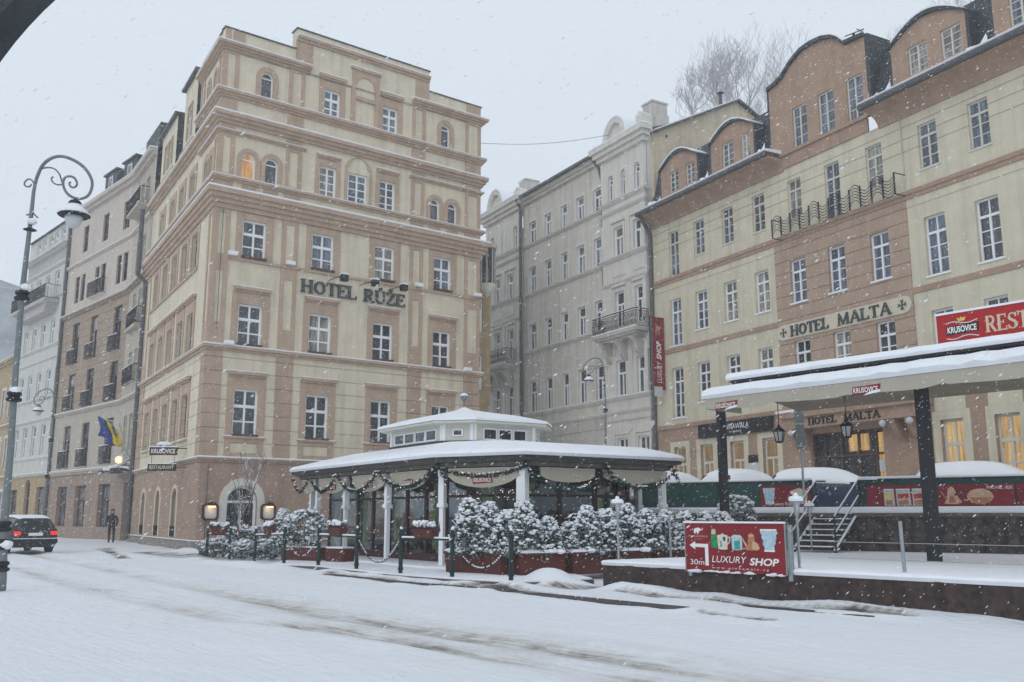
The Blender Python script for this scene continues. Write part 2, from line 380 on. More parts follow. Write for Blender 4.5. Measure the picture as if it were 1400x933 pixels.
# wall with rectangular / arched openings, with reveals
def wall(mb, fr, u0, u1, z0, z1, holes, depth=.22, o=0):
    hs = [h for h in holes if h[1] > u0 and h[0] < u1 and h[3] > z0 and h[2] < z1]
    us = sorted({u0, u1} | {min(max(x, u0), u1) for h in hs for x in h[:2]}); zs = sorted({z0, z1} | {min(max(x, z0), z1) for h in hs for x in h[2:4]})
    for i in range(len(us) - 1):
        for j in range(len(zs) - 1):
            a, b = (us[i] + us[i + 1]) / 2, (zs[j] + zs[j + 1]) / 2
            if any(h[0] < a < h[1] and h[2] < b < h[3] for h in hs): continue
            mb.quad(fr, us[i], us[i + 1], zs[j], zs[j + 1], o)
    for h in hs:
        a, b, c, d = h[:4]; P = fr.p; arch = len(h) > 4 and h[4]
        if not arch:
            pts = [(a, c), (b, c), (b, d), (a, d)]
        else:
            r = (b - a) / 2; cz = d - r; m = (a + b) / 2
            arc = [(m + r * math.cos(t), cz + r * math.sin(t)) for t in [math.pi * k / 10 for k in range(11)]]
            pts = [(a, c), (b, c)] + arc
            for k in range(10):
                corner = (b, d) if k < 5 else (a, d)
                mb.add([P(*corner, o), P(*arc[k], o), P(*arc[k + 1], o)], [(0, 1, 2)])
            mb.add([P(b, d, o), P(a, d, o), P(*arc[5], o)], [(0, 1, 2)])
        n = len(pts)
        mb.add([P(u, z, o) for u, z in pts] + [P(u, z, o - depth) for u, z in pts], [[i, (i + 1) % n, n + (i + 1) % n, n + i] for i in range(n)])

def arch_pts(u0, u1, z1, n=10):
    r = (u1 - u0) / 2; m = (u0 + u1) / 2; return [(m + r * math.cos(math.pi * k / n), z1 - r + r * math.sin(math.pi * k / n)) for k in range(n + 1)]
def window(root, fr, u0, u1, z0, z1, style='cross', rec=.16, fm='white_paint', gm='glass', sur=None, sm=None, w=.088, name='window', label=None, sill=None, arch=False, snow=False):
    mb = MB(); o0, o1 = -rec - .03, -rec + .05
    H = z1 - z0; Wd = u1 - u0; um = (u0 + u1) / 2
    zt = z1 - (Wd / 2 if arch else 0)
    mb.box(fr, u0, u0 + w, z0, zt, o0, o1); mb.box(fr, u1 - w, u1, z0, zt, o0, o1); mb.box(fr, u0 + w, u1 - w, z0, z0 + w, o0, o1)
    if arch:
        a = arch_pts(u0, u1, z1); q = arch_pts(u0 + w, u1 - w, z1 - w)
        for k in range(len(a) - 1): mb.prism(fr, [a[k], a[k + 1], q[k + 1], q[k]], o0, o1)
        mb.box(fr, u0 + w, u1 - w, zt - w / 2, zt + w / 2, o0, o1 + .005)
        if Wd > 1: mb.box(fr, um - w / 2, um + w / 2, z0 + w, zt - w / 2, o0, o1)
    else: mb.box(fr, u0 + w, u1 - w, z1 - w, z1, o0, o1)
    t = w * 1.0; g = w * .38
    if style == 'cross':      # two lights above, two with a glazing bar below
        zr = z0 + H * .63
        mb.box(fr, u0 + w, u1 - w, zr - t / 2, zr + t, o0, o1 + .02); mb.box(fr, um - t / 2, um + t / 2, z0 + w, zr - t / 2, o0, o1 + .01); mb.box(fr, um - t / 2, um + t / 2, zr + t, z1 - w, o0, o1 + .01)
        zb = z0 + H * .32
        mb.box(fr, u0 + w, um - t / 2, zb - g, zb + g, o0, o1 - .02); mb.box(fr, um + t / 2, u1 - w, zb - g, zb + g, o0, o1 - .02)
    elif style == 'six':      # transom high up, two panes above, two rows of three below
        zr = z0 + H * .72
        mb.box(fr, u0 + w, u1 - w, zr - t * .7, zr + t * .7, o0, o1 + .02); mb.box(fr, um - t * .6, um + t * .6, z0 + w, zr - t * .7, o0, o1 + .01); mb.box(fr, um - g, um + g, zr + t * .7, z1 - w, o0, o1 - .01)
        for k in (1, 2):
            zb = z0 + w + (zr - z0 - w) * k / 3
            mb.box(fr, u0 + w, um - t * .6, zb - g * .8, zb + g * .8, o0, o1 - .02); mb.box(fr, um + t * .6, u1 - w, zb - g * .8, zb + g * .8, o0, o1 - .02)
    elif style == 'tee':      # one light above, two below
        zr = z0 + H * .64
        mb.box(fr, u0 + w, u1 - w, zr - t * .6, zr + t * .6, o0, o1 + .02); mb.box(fr, um - t * .5, um + t * .5, z0 + w, zr - t * .6, o0, o1 + .01)
    elif style == 'eight':
        mb.box(fr, um - t / 2, um + t / 2, z0 + w, z1 - w, o0, o1 + .01)
        for k in (1, 2, 3):
            zb = z0 + H * k / 4; mb.box(fr, u0 + w, um - t / 2, zb - g * .7, zb + g * .7, o0, o1 - .02); mb.box(fr, um + t / 2, u1 - w, zb - g * .7, zb + g * .7, o0, o1 - .02)
    fo = mb.build(name, fm, root, label=label)
    gb = MB()
    if arch: gb.prism(fr, [(u0 + .01, z0 + .01), (u1 - .01, z0 + .01)] + arch_pts(u0 + .01, u1 - .01, z1 - .01), -rec - .02, -rec)
    else: gb.box(fr, u0 + .01, u1 - .01, z0 + .01, z1 - .01, -rec - .02, -rec)
    if gm in ('glass', 'glass_grey', 'glass_pale', 'glass_blue') and not arch:
        q_ = wrnd.random(); gm = 'glass_curtain' if q_ < .16 else ('glass_grey' if q_ < .34 else gm)
    gb.build('pane', gm, fo)
    if sur:
        a, b, top, dz, pr = sur        # outer u0,u1, top z, sill drop, proud
        sb = MB()
        if arch:
            sb.box(fr, a, u0, z0, zt, 0.002, pr); sb.box(fr, u1, b, z0, zt, 0.002, pr)
            r0 = u0 - a; A = arch_pts(a, b, z1 + r0); q = arch_pts(u0, u1, z1)
            for k in range(len(A) - 1): sb.prism(fr, [A[k], A[k + 1], q[k + 1], q[k]], 0.002, pr)
        else:
            sb.box(fr, a, u0, z0 - dz, top, 0.002, pr); sb.box(fr, u1, b, z0 - dz, top, 0.002, pr); sb.box(fr, u0, u1, z1, top, 0.002, pr)
            if dz > .02: sb.box(fr, u0, u1, z0 - dz, z0, 0.002, pr)
        sb.build('surround', sm, fo)
    if sill:
        sb = MB(); sb.box(fr, u0 - .06, u1 + .06, z0 - .07, z0, -rec + .02, sill); sb.build('sill', fm if fm != 'brown_wood' else 'cream_paint', fo)
        if snow:
            sb = MB(); sb.box(fr, u0 - .05, u1 + .05, z0 + .002, z0 + .05, -rec + .055, sill - .01); sb.build('sill_snow', 'snow', fo)
    return fo
def snowcap(root, path, o1, z, h=.09, side=1, o0=.0):
    mb = MB(); mb.sweep(path, [(o0, z), (o1 + .01, z), (o1 + .03, z + h * .5), (o1 - .02, z + h * 1.1), (o0, z + h * 1.4)], side); return mb.build('snow_cover', 'snow', root)
def cornice(root, path, z0, z1, out, m, side=1, steps=3, name='cornice', snow=.08):
    prof = [(-.02, z0)]
    for k in range(steps):
        o = out * ((k + 1) / steps) ** .9; za = z0 + (z1 - z0) * k / steps; zb = z0 + (z1 - z0) * (k + 1) / steps
        prof += [(o, za + .002 * (k > 0)), (o, zb)]
    prof += [(-.02, z1)]
    c = MB().sweep(path, prof, side).build(name, m, root)
    if snow: snowcap(root, path, out, z1 + .003, snow, side)
    return c
# serif lettering for the big facade letters
def glyph(ch):
    w, n = .17, .07; L = []
    def ln(x0, y0, x1, y1, t): L.append((x0, y0, x1, y1, t))
    def sf(x, y, a=.17): ln(x - a, y, x + a, y, .06)
    if ch == 'H': ln(.16, 0, .16, 1, w); ln(.74, 0, .74, 1, w); ln(.16, .52, .74, .52, n); [sf(a, b) for a in (.16, .74) for b in (.03, .97)]; return L, .95
    if ch in 'OŮ'and ch == 'O':
        for k in range(16):
            a, b = 2 * math.pi * k / 16, 2 * math.pi * (k + 1) / 16; ln(.46 + .34 * math.cos(a), .5 + .44 * math.sin(a), .46 + .34 * math.cos(b), .5 + .44 * math.sin(b), .08 + .09 * abs(math.cos((a + b) / 2)))
        return L, .95
    if ch == 'T': ln(.42, 0, .42, 1, w); ln(.05, .96, .79, .96, .08); sf(.42, .03); ln(.06, .78, .06, 1, .06); ln(.78, .78, .78, 1, .06); return L, .84
    if ch == 'E': ln(.16, 0, .16, 1, w); ln(.05, .96, .68, .96, .08); ln(.05, .04, .72, .04, .08); ln(.16, .52, .52, .52, n); ln(.68, .78, .68, 1, .06); ln(.72, 0, .72, .24, .06); ln(.52, .42, .52, .62, .05); return L, .8
    if ch == 'L': ln(.16, 0, .16, 1, w); sf(.16, .97); ln(.05, .04, .68, .04, .08); ln(.68, 0, .68, .26, .06); return L, .76
    if ch == 'M': ln(.13, 0, .17, 1, .08); ln(.93, 0, .89, 1, w); ln(.17, 1, .53, .05, .16); ln(.53, .05, .89, 1, .08); sf(.13, .03, .14); sf(.93, .03, .16); return L, 1.1
    if ch == 'A': ln(.1, 0, .46, 1, .08); ln(.46, 1, .82, 0, .17); ln(.22, .34, .68, .34, n); sf(.1, .03, .13); sf(.82, .03, .16); return L, .93
    if ch in 'UŮ':
        ln(.16, .3, .16, 1, w); ln(.72, .3, .72, 1, .08); sf(.16, .97, .16); sf(.72, .97, .14)
        for k in range(8):
            a, b = math.pi + math.pi * k / 8, math.pi + math.pi * (k + 1) / 8; ln(.44 + .28 * math.cos(a), .32 + .28 * math.sin(a), .44 + .28 * math.cos(b), .32 + .28 * math.sin(b), .13 - .05 * k / 8)
        if ch == 'Ů':
            for k in range(10):
                a, b = 2 * math.pi * k / 10, 2 * math.pi * (k + 1) / 10; ln(.44 + .1 * math.cos(a), 1.17 + .1 * math.sin(a), .44 + .1 * math.cos(b), 1.17 + .1 * math.sin(b), .05)
        return L, .9
    if ch == 'N': ln(.14, 0, .14, 1, .08); ln(.14, .97, .78, .03, .16); ln(.78, 0, .78, 1, .08); sf(.14, .03, .14); sf(.1, .97, .12); sf(.78, .97, .14); return L, .95
    if ch == 'S':
        pts = [(.66, .78), (.58, .92), (.4, .97), (.22, .91), (.15, .76), (.22, .62), (.42, .52), (.6, .42), (.68, .26), (.6, .1), (.42, .03), (.22, .08), (.12, .24)]
        for k in range(len(pts) - 1): ln(*pts[k], *pts[k + 1], .08 + .08 * (3 < k < 9))
        ln(.68, .74, .68, .97, .06); ln(.1, .03, .1, .27, .06); return L, .82
    if ch == 'R':
        ln(.16, 0, .16, 1, w); sf(.16, .03); ln(.05, .96, .4, .96, .08); ln(.16, .5, .4, .5, .07); ln(.38, .5, .76, .0, .16); ln(.68, .03, .88, .03, .06)
        for k in range(8):
            a, b = -math.pi / 2 + math.pi * k / 8, -math.pi / 2 + math.pi * (k + 1) / 8; ln(.4 + .24 * math.cos(a), .73 + .23 * math.sin(a), .4 + .24 * math.cos(b), .73 + .23 * math.sin(b), .13)
        return L, .9
    if ch in 'ZŽ':
        ln(.1, .96, .68, .96, .09); ln(.66, .95, .12, .05, .16); ln(.1, .04, .7, .04, .09); ln(.1, .78, .1, 1, .06); ln(.7, 0, .7, .24, .06)
        if ch == 'Ž': ln(.27, 1.27, .4, 1.1, .07); ln(.53, 1.27, .4, 1.1, .07)
        return L, .8
    return [], .5
def serif_text(mb, fr, txt, u0, u1, z, h, o0, o1):
    tot = sum(glyph(c)[1] for c in txt); k = (u1 - u0) / tot; x = u0; i = 0
    for ch in txt:
        L, adv = glyph(ch)
        for (x0, y0, x1, y1, t) in L:
            a = Vector((x + x0 * k, z + y0 * h)); b = Vector((x + x1 * k, z + y1 * h)); d = (b - a)
            if d.length < 1e-6: continue
            d.normalize(); p = Vector((-d.y, d.x)) * t * 1.28 * min(h, k) * .5; a -= d * .005; b += d * .005
            i += 1; e = .0015 * (i % 5)
            mb.prism(fr, [tuple(a - p), tuple(b - p), tuple(b + p), tuple(a + p)], o0, o1 + e)
        x += adv * k
TXT = {}
def text(fr, body, u0, u1, zb, h, o, material, parent, name='lettering', shear=0, bold=0, vertical=False, thick=.006):
    caron = None
    if 'Š' in body: caron = 2.46; body = body.replace('Š', 'S')
    cu = bpy.data.curves.new('txt', 'FONT'); cu.body = body; cu.size = 1; cu.shear = shear; cu.offset = bold; cu.resolution_u = 3
    ob = bpy.data.objects.new('txt', cu); C.objects.link(ob); bpy.context.view_layer.update()
    dg = bpy.context.evaluated_depsgraph_get(); me = ob.evaluated_get(dg).to_mesh()
    vs = np.array([v.co[:] for v in me.vertices]); fs = [list(p.vertices) for p in me.polygons]; ob.evaluated_get(dg).to_mesh_clear()
    bpy.data.objects.remove(ob); bpy.data.curves.remove(cu)
    x0, x1 = vs[:, 0].min(), vs[:, 0].max(); caph = .73
    mb = MB(); W_ = u1 - u0
    def P(x, y, oo):
        a = (x - x0) / (x1 - x0); b = y / caph
        if vertical: return fr.p(u0 + W_ * (1 - b), zb + h * a, oo)      # reads upwards
        return fr.p(u0 + W_ * a, zb + h * b, oo)
    mb.add([P(v[0], v[1], o + thick) for v in vs], fs)
    if caron is not None:
        for dx in (-.14, .14): 
            q = [(caron + dx, .98), (caron + dx * 1.05 + .05, .98), (caron + .03, .80), (caron - .03, .80)]; mb.add([P(*p, o + thick) for p in q], [(0, 1, 2, 3)])
    return mb.build(name, material, parent, recalc=False)

# ================================================================== the ground
tracks = [[(-26, 47), (-18.8, 37.4), (-11.2, 26.7), (-5.64, 18.6), (-2.78, 14.7), (-.94, 12.5), (.8, 10.66), (2.06, 9.2), (4.2, 6.8)],
          [(-28.2, 46), (-20.4, 36), (-12.6, 25.3), (-6.9, 17.5), (-4, 13.9), (-2.2, 12.6), (-.6, 10.9), (.74, 9.6), (1.6, 8.5), (3, 6.5)]]
WET = [((-4.6, 24.2), (-2.2, 20.96), .22, .7), ((-2.2, 20.96), (0, 18.95), .2, .95), ((0, 18.95), (2.6, 15.8), .24, 1.0), ((-18.5, 43.2), (-13.6, 33.6), .22, .95),
       ((-15.2, 39.5), (-9.5, 31.2), .7, .5), ((3.0, 15.2), (3.7, 14.1), .12, .7), ((2.1, 19.0), (6.2, 15.0), .16, .6), ((-1, 20.2), (1.7, 19.8), .3, .6)]
def segd(X, Y, a, b):
    dx, dy = b[0] - a[0], b[1] - a[1]; t = np.clip(((X - a[0]) * dx + (Y - a[1]) * dy) / (dx * dx + dy * dy), 0, 1)
    return np.hypot(X - a[0] - t * dx, Y - a[1] - t * dy)
def vnoise(X, Y, s, seed):
    r = np.random.RandomState(seed).rand(256, 256); x = X * s + 1000.3; y = Y * s + 1000.7
    xi, yi = np.floor(x).astype(int), np.floor(y).astype(int); fx, fy = x - xi, y - yi; fx = fx * fx * (3 - 2 * fx); fy = fy * fy * (3 - 2 * fy)
    g = lambda a, b: r[a % 256, b % 256]
    return (g(xi, yi) * (1 - fx) + g(xi + 1, yi) * fx) * (1 - fy) + (g(xi, yi + 1) * (1 - fx) + g(xi + 1, yi + 1) * fx) * fy - .5
def axis(lo, hi, step, far):
    a = list(np.arange(lo, hi + 1e-6, step)); d = step; x = lo; pre = []
    while x > -far: d *= 1.35; x -= d; pre.append(x)
    x = hi; d = step; post = []
    while x < far: d *= 1.35; x += d; post.append(x)
    return np.array(pre[::-1] + a + post)
gx = axis(-26, 12, .13, 600); gy_ = axis(5, 40, .13, 900)
X, Y = np.meshgrid(gx, gy_); Z = np.zeros_like(X)
Z += -.10 * np.clip((X + 2) / 8, 0, 1) * np.clip((26 - Y) / 8, 0, 1)
near = np.clip((90 - np.hypot(X, Y)) / 40, 0, 1)
Ug = X * .66 - Y * .75; Wg = X * .75 + Y * .66      # along and across the way the traffic runs
Z += near * (.05 * vnoise(X, Y, .3, 1) + .05 * vnoise(Wg, Ug * .18, 1.3, 2) + .022 * vnoise(Wg, Ug * .3, 4.1, 3) + .012 * vnoise(X, Y, 5, 14))
D1 = np.min([segd(X, Y, t[i], t[i + 1]) for t in tracks for i in range(len(t) - 1)], axis=0)
dirt = (.62 * np.exp(-(D1 / .26) ** 2) + .30 * np.exp(-(D1 / .75) ** 2)) * (.62 + .55 * np.clip((X + 6) / 7, 0, 1))
dirt *= np.clip(.75 + .9 * vnoise(X, Y, .25, 4) + 1.1 * vnoise(Wg, Ug * .25, 3.3, 5), 0, 1.6) * np.clip(1.0 - np.clip((-X - 22) / 4, 0, 1), 0, 1)
Z += -.045 * np.exp(-(D1 / .3) ** 2) + .03 * np.exp(-((D1 - .6) / .22) ** 2) * (1 + 2 * vnoise(X, Y, 2.7, 6))
for a, b, w_, k in WET:
    d = segd(X, Y, a, b); dirt = np.maximum(dirt, 2.0 * k * np.clip(1.25 - (d / w_) ** 2 + 1.6 * vnoise(X, Y, 1.3, 9) + .8 * vnoise(X, Y, 4, 8), 0, 1.3)); Z += -.03 * np.exp(-(d / w_) ** 2)
    Z += .03 * np.exp(-((d - w_ * 1.9) / .25) ** 2) * (.8 + 2 * vnoise(X, Y, 1.1, 11))
# shovelled bank along the terrace foot
d = segd(X, Y, (2.1, 19.6), (8.2, 13.6)); Z += .12 * np.exp(-(d / .35) ** 2) * (1 + 1.5 * vnoise(X, Y, .9, 12))
d = segd(X, Y, (-13.3, 39.4), (-10.2, 31.6)); Z += .12 * np.exp(-(d / .6) ** 2)
d = segd(X, Y, (.75, 20.9), (.85, 20.7)); Z += .34 * np.exp(-(d / .55) ** 2)
d = segd(X, Y, (-9.3, 29.5), (.4, 19.5)); Z += .08 * np.exp(-(d / .35) ** 2) * (1 + 1.5 * vnoise(X, Y, .8, 13))
ny, nx = X.shape; V = np.stack([X, Y, Z], -1).reshape(-1, 3)
ii = (np.arange(ny - 1)[:, None] * nx + np.arange(nx - 1)[None, :]).ravel()
F = np.stack([ii, ii + 1, ii + nx + 1, ii + nx], -1)
me = bpy.data.meshes.new('snowy_road'); me.vertices.add(len(V)); me.vertices.foreach_set('co', V.ravel())
me.loops.add(F.size); me.loops.foreach_set('vertex_index', F.ravel()); me.polygons.add(len(F))
me.polygons.foreach_set('loop_start', np.arange(0, F.size, 4)); me.polygons.foreach_set('loop_total', np.full(len(F), 4)); me.update(calc_edges=True)
a_ = me.attributes.new('dirt', 'FLOAT', 'POINT'); a_.data.foreach_set('value', dirt.ravel().astype(np.float32))
me.polygons.foreach_set('use_smooth', [True] * len(me.polygons)); me.materials.append(MATS['road_snow'])
o = bpy.data.objects.new('snowy_road', me); C.objects.link(o); o['kind'] = 'structure'; o['label'] = 'snow covered street with brown wheel tracks'

# pavilion frame: s along nP, t along dP
nP = Vector((.831, .556)); dP = Vector((-.556, .831)); OP = Vector((-.74, 22.68))
def pv(s, t): q = OP + nP * s + dP * t; return (q.x, q.y)
# pavement strip under the railing in front of the pavilion
pavement = [(-6.85, 27.15), (-5.45, 26.35), (-4.05, 24.3), (-2.72, 22.45), (-1.4, 21.1), (.08, 19.9), (1.75, 20.95), (1.2, 24), (-5, 34), (-7.0, 30)]
b_ = MB().slab(pavement, -.3, .12); b_.build('pavement', 'snow', bevel=.02, kind='structure')
mb = MB(); mb.sweep(pavement[:7], [(.0, -.2), (.06, -.2), (.06, .085), (.0, .085)], 1); mb.build('kerb', 'kerb_stone', kind='structure')

for pth_, w_, zt_ in (([(-4.9, 24.4), (-2.25, 21.0), (.0, 18.95)], .16, .0), ([(.0, 18.95), (1.3, 17.3), (2.75, 15.6)], .20, -.02), ([(2.2, 18.6), (3.9, 16.6), (5.6, 14.9)], .10, -.07)):
    mb = MB(); mb.sweep(pth_, [(-w_, -.3), (w_, -.3), (w_, zt_), (-w_, zt_ + .015)], 1); mb.build('kerb', 'asphalt', kind='structure')
# upper street level and its retaining wall
wa, wb, wc = Vector((-1.0, 34.93)), Vector((13.6, 25.2)), Vector((24, 18.27))
mb = MB(); up = [(-1.0, 34.93), (13.6, 25.2), (24, 18.27), (60, 5), (120, 60), (60, 160), (-10, 160), (-14, 80), (-1.2, 50)]
mb.slab([(p[0], p[1]) for p in up], -.5, 1.45); mb.build('upper_street', 'snow', kind='structure')
FW = Fr((-1.0, 34.93), d=(wb - wa))            # along the retaining wall
wl = (wc - wa).length
def uw(px, y=700):    # u on the wall frame seen at that column
    r = ray(px, y); A = np.array([[FW.d.x, -r.x], [FW.d.y, -r.y]]); return float(np.linalg.solve(A, [-FW.o.x, -FW.o.y])[0])
rw = thing('retaining_wall', 'dark rough stone retaining wall below the upper street, snow on its coping', 'wall', (5.5, 30.6, 0))
mb = MB(); mb.box(FW, 0, wl, -.3, 1.42, .01, .30); mb.build('wall', 'retaining', rw)
mb = MB(); mb.box(FW, 0, wl, 1.42, 1.52, -.25, .40); mb.build('coping', 'kerb_stone', rw, bevel=.02)
mb = MB(); mb.box(FW, 0, wl, 1.523, 1.70, -.25, .46); mb.build('snow_cover', 'snow', rw, bevel=.05)
# terrace
TZ = .46
T0, T1 = Vector((2.10, 20.23)), Vector((7.55, 14.15)); te = (T1 - T0).normalized(); T2 = T0 + te * 16
mb = MB(); poly = [tuple(T0), tuple(T2), (30, 8), (30, 15), (23.8, 18.1), (13.5, 24.9), (5.0, 30.5), (4.6, 22.35)]
mb.slab(poly, -.5, TZ)
mb.build('terrace', 'snow', kind='structure')
tw = thing('terrace_wall', 'low dark stone wall edging the snowy terrace in the right foreground', 'wall', (T0.x, T0.y, 0))
FT = Fr(T0, d=te); FL = Fr(T0, d=(.831, .556), sign=-1)
mb = MB(); mb.box(FT, -.12, 16, -.4, TZ - .02, .004, .14); mb.box(FL, 0, 3.1, -.4, TZ - .02, .004, .12); mb.build('wall', 'stone_wall', tw)
mb = MB(); n_ = 64; z = TZ + .0
pts = []
for k in range(n_ + 1):
    u = -.14 + 16.1 * k / n_; pts.append((u, .17 + .015 * math.sin(k * 1.7) + random.uniform(-.01, .01), TZ + .07 + random.uniform(-.01, .012)))
V_ = []; F_ = []
for (u, oo, zz) in pts: V_ += [FT.p(u, TZ - .03, oo - .02), FT.p(u, TZ + .03, oo + .015), FT.p(u, zz, oo - .04), FT.p(u, zz + .01, -.5), FT.p(u, TZ + .004, -1.2)]
for k in range(n_):
    for j in range(4): F_.append((k * 5 + j, k * 5 + j + 1, k * 5 + 5 + j + 1, k * 5 + 5 + j))
mb.add(V_, F_); mb.box(FL, 0, 3.1, TZ - .015, TZ + .07, -.1, .15); mb.build('snow_cover', 'snow', tw, smooth=False)

# hill with forest behind everything
def hill(name, pts, label):
    gxs = np.linspace(0, 1, 60); vs = []; fs = []
    for i, u in enumerate(gxs):
        seg = u * (len(pts) - 1); k = min(int(seg), len(pts) - 2); f = seg - k
        a, b = pts[k], pts[k + 1]; x = a[0] + (b[0] - a[0]) * f; y = a[1] + (b[1] - a[1]) * f; h = a[2] + (b[2] - a[2]) * f; d = Vector((x, y)).normalized()
        for j in range(8):
            q = j / 7; s_ = math.sin(q * math.pi / 2); r = 1 - q
            vs.append((x - d.x * 45 * r, y - d.y * 45 * r, h * s_ + random.uniform(-1, 1) * (1.6 if j > 2 else 0)))
        vs.append((x + d.x * 60, y + d.y * 60, -2))
    for i in range(59):
        for j in range(8): fs.append((i * 9 + j, i * 9 + j + 1, (i + 1) * 9 + j + 1, (i + 1) * 9 + j))
    MB().add(vs, fs).build(name, 'hill_mat', smooth=True, kind='structure', label=label)
hill('hill', [(-210, 150, 44), (-120, 175, 47), (-70, 170, 42), (-20, 165, 42), (20, 150, 38), (45, 120, 34), (80, 95, 40), (120, 60, 46)], 'wooded hill fading into the snowfall')

# ================================================================== corner hotel (two street fronts)
def xy(fr, u, o=0): q = fr.p(u, 0, o); return (q[0], q[1])
CR = (-13.277, 40.0)
FR_ = Fr(CR, 52.97, 1); SI_ = Fr(CR, -31.2, -1); RW, SW = 14.45, 15.7
rz = thing('corner_hotel', 'tall cream and terracotta corner hotel with a stepped parapet and raised dark letters', 'building', (CR[0], CR[1], 0))
endR = xy(FR_, RW); backR = (endR[0] + SI_.d.x * 10, endR[1] + SI_.d.y * 10)
P_all = [xy(SI_, SW), CR, endR, backR]
ztop = 22.7
WA, WB, WC, WD, WE = (4.86, 6.95), (8.88, 10.79), (12.9, 14.71), (16.58, 18.16), (20.76, 22.16)
fcols = [(1.31, 2.44), (4.72, 5.86), (8.08, 9.2), (11.54, 12.61)]
fh = [(a, b) + WA for a, b in fcols] + [(a, b) + WB for a, b in fcols] + [(a, b) + WC for a, b in fcols]
fD = [(1.10, 1.75, 16.6, 17.9, 1), (2.22, 2.86, 16.6, 17.9, 1), (4.95, 5.85) + WD, (6.49, 7.56) + WD, (8.24, 9.15) + WD, (11.25, 11.85, 16.6, 17.83, 1), (12.35, 12.94, 16.6, 17.83, 1)]
fE = [(1.82, 2.42, 20.78, 22.12, 1), (5.03, 5.91) + WE, (8.31, 9.2) + WE, (11.86, 12.44, 20.78, 22.12, 1)]
fG = [(1.25, 2.64, .42, 2.74, 1), (12.1, 13.3, .6, 2.74, 1)]
mb = MB(); wall(mb, FR_, 0, RW, 3.9, 8.65, fh); mb.build('wall', 'rz_cream_lined', rz)
mb = MB(); wall(mb, FR_, 0, RW, 8.65, ztop, fh + fD + fE, .2)
mb.box(FR_, 0, 3.5, ztop, 23.75, -.35, 0); mb.box(FR_, 11.04, RW, ztop, 23.72, -.35, 0); mb.box(FR_, 3.5, 11.04, ztop, 24.82, -.5, .06)
mb.build('wall', 'rz_cream', rz)
mb = MB(); wall(mb, FR_, 0, RW, -.3, 3.9, fG, .3); mb.build('ground_floor_wall', 'rz_terra_base', rz)
mb = MB(); mb.sweep(P_all, [(-.02, -.3), (.07, -.3), (.07, .34), (.03, .38), (-.02, .38)]); mb.build('plinth', 'stone_base', rz)
snowcap(rz, P_all, .07, .385, .035)
# side front: five windows a floor
scols = [3.55, 5.75, 8.1, 10.4, 12.75]
sh = []
for z0, z1 in (WA, WB, WC): sh += [(u - .55, u + .55, z0, z1) for u in scols]
sh += [(u - .48, u + .48, WD[0], WD[1]) for u in (5.0, 7.4, 9.7, 12.4)] + [(1.0, 1.55, 16.6, 17.9, 1), (1.95, 2.5, 16.6, 17.9, 1)]
sE = [(1.05, 1.6, 20.78, 22.12, 1), (2.35, 2.9, 20.78, 22.12, 1)]
sG = [(u - .55, u + .55, .5, 2.72, 1) for u in (4.5, 8.35, 12.2)]
mb = MB(); wall(mb, SI_, 0, SW, 3.9, 8.65, sh); mb.build('side_wall', 'rz_cream_lined', rz)
mb = MB(); wall(mb, SI_, 0, SW, 8.65, 19.5, sh); wall(mb, SI_, 0, 4.3, 19.5, ztop, sE); mb.box(SI_, 0, 4.3, ztop, 23.75, -.35, 0); mb.build('side_wall', 'rz_cream', rz)
mb = MB(); wall(mb, SI_, 0, SW, -.3, 3.9, sG, .3); mb.build('side_ground_floor_wall', 'rz_terra_base', rz)
# right end wall, tower body behind and flat roof
mb = MB(); B0 = Vector(endR); nb_ = -FR_.n
mb.add([(*endR, -.3), (*backR, -.3), (*backR, ztop + 1), (*endR, ztop + 1)], [(0, 1, 2, 3)])
tA = xy(SI_, 4.3); tB = (endR[0] + SI_.d.x * 4.3, endR[1] + SI_.d.y * 4.3)
mb.add([(*tA, 19.4), (*tB, 19.4), (*tB, 23.7), (*tA, 23.7)], [(0, 1, 2, 3)])
mb.build('end_wall', 'rz_cream', rz)
mb = MB(); mb.slab([CR, endR, tB, tA], ztop - .1, ztop + .02); mb.build('roof', 'snow', rz)
# terracotta pilasters
fp = [(.0, .72), (3.2, 4.02), (10.08, 10.88), (13.45, 14.45)]
mb = MB()
for a, b in fp: mb.box(FR_, a + .003, b - .003, 3.92, 8.6, -.1, .05)
mb.box(SI_, .003, .8, 3.92, 8.6, -.1, .05); mb.box(SI_, 14.2, 15.6, 3.92, 8.6, -.1, .05)
mb.build('pilaster', 'rz_terra_lined', rz)
mb = MB()
def frame_pil(fr, a, b, z0, z1, w=.17, pr=.05, solid=.9, topw=.2):
    mb.box(fr, a, b, z0, z0 + solid, -.1, pr); mb.box(fr, a, a + w, z0 + solid, z1, -.1, pr); mb.box(fr, b - w, b, z0 + solid, z1, -.1, pr); mb.box(fr, a + w, b - w, z1 - topw, z1, -.1, pr)
for a, b in fp:
    frame_pil(FR_, a + .003, b - .003, 8.83, 15.05, w=.2, solid=1.0)
    mb.box(FR_, a + .2, b - .2, 12.2, 12.95, -.1, .04)
    frame_pil(FR_, a + .003 if a > 0 else .003, b, 16.6, 18.62, w=.19, solid=.12, topw=.15)
    mb.box(FR_, a + .003, b, 15.95, 16.36, -.1, .05); mb.box(FR_, a + .003, b, 18.8, 19.0, -.1, .05)
    frame_pil(FR_, a + .003, b, 20.72, 22.68, w=.18, solid=.12, topw=.15)
    mb.box(FR_, a + .003, b, 19.6, 20.33, -.1, .05)
for a, b in ((.003, .95), (13.5, 14.44)): mb.box(FR_, a, b, 23.02, 23.74, -.1, .03)
for a, b in ((3.497, 4.35), (10.2, 11.05)): mb.box(FR_, a, b, 23.02, 24.3, -.1, .09)
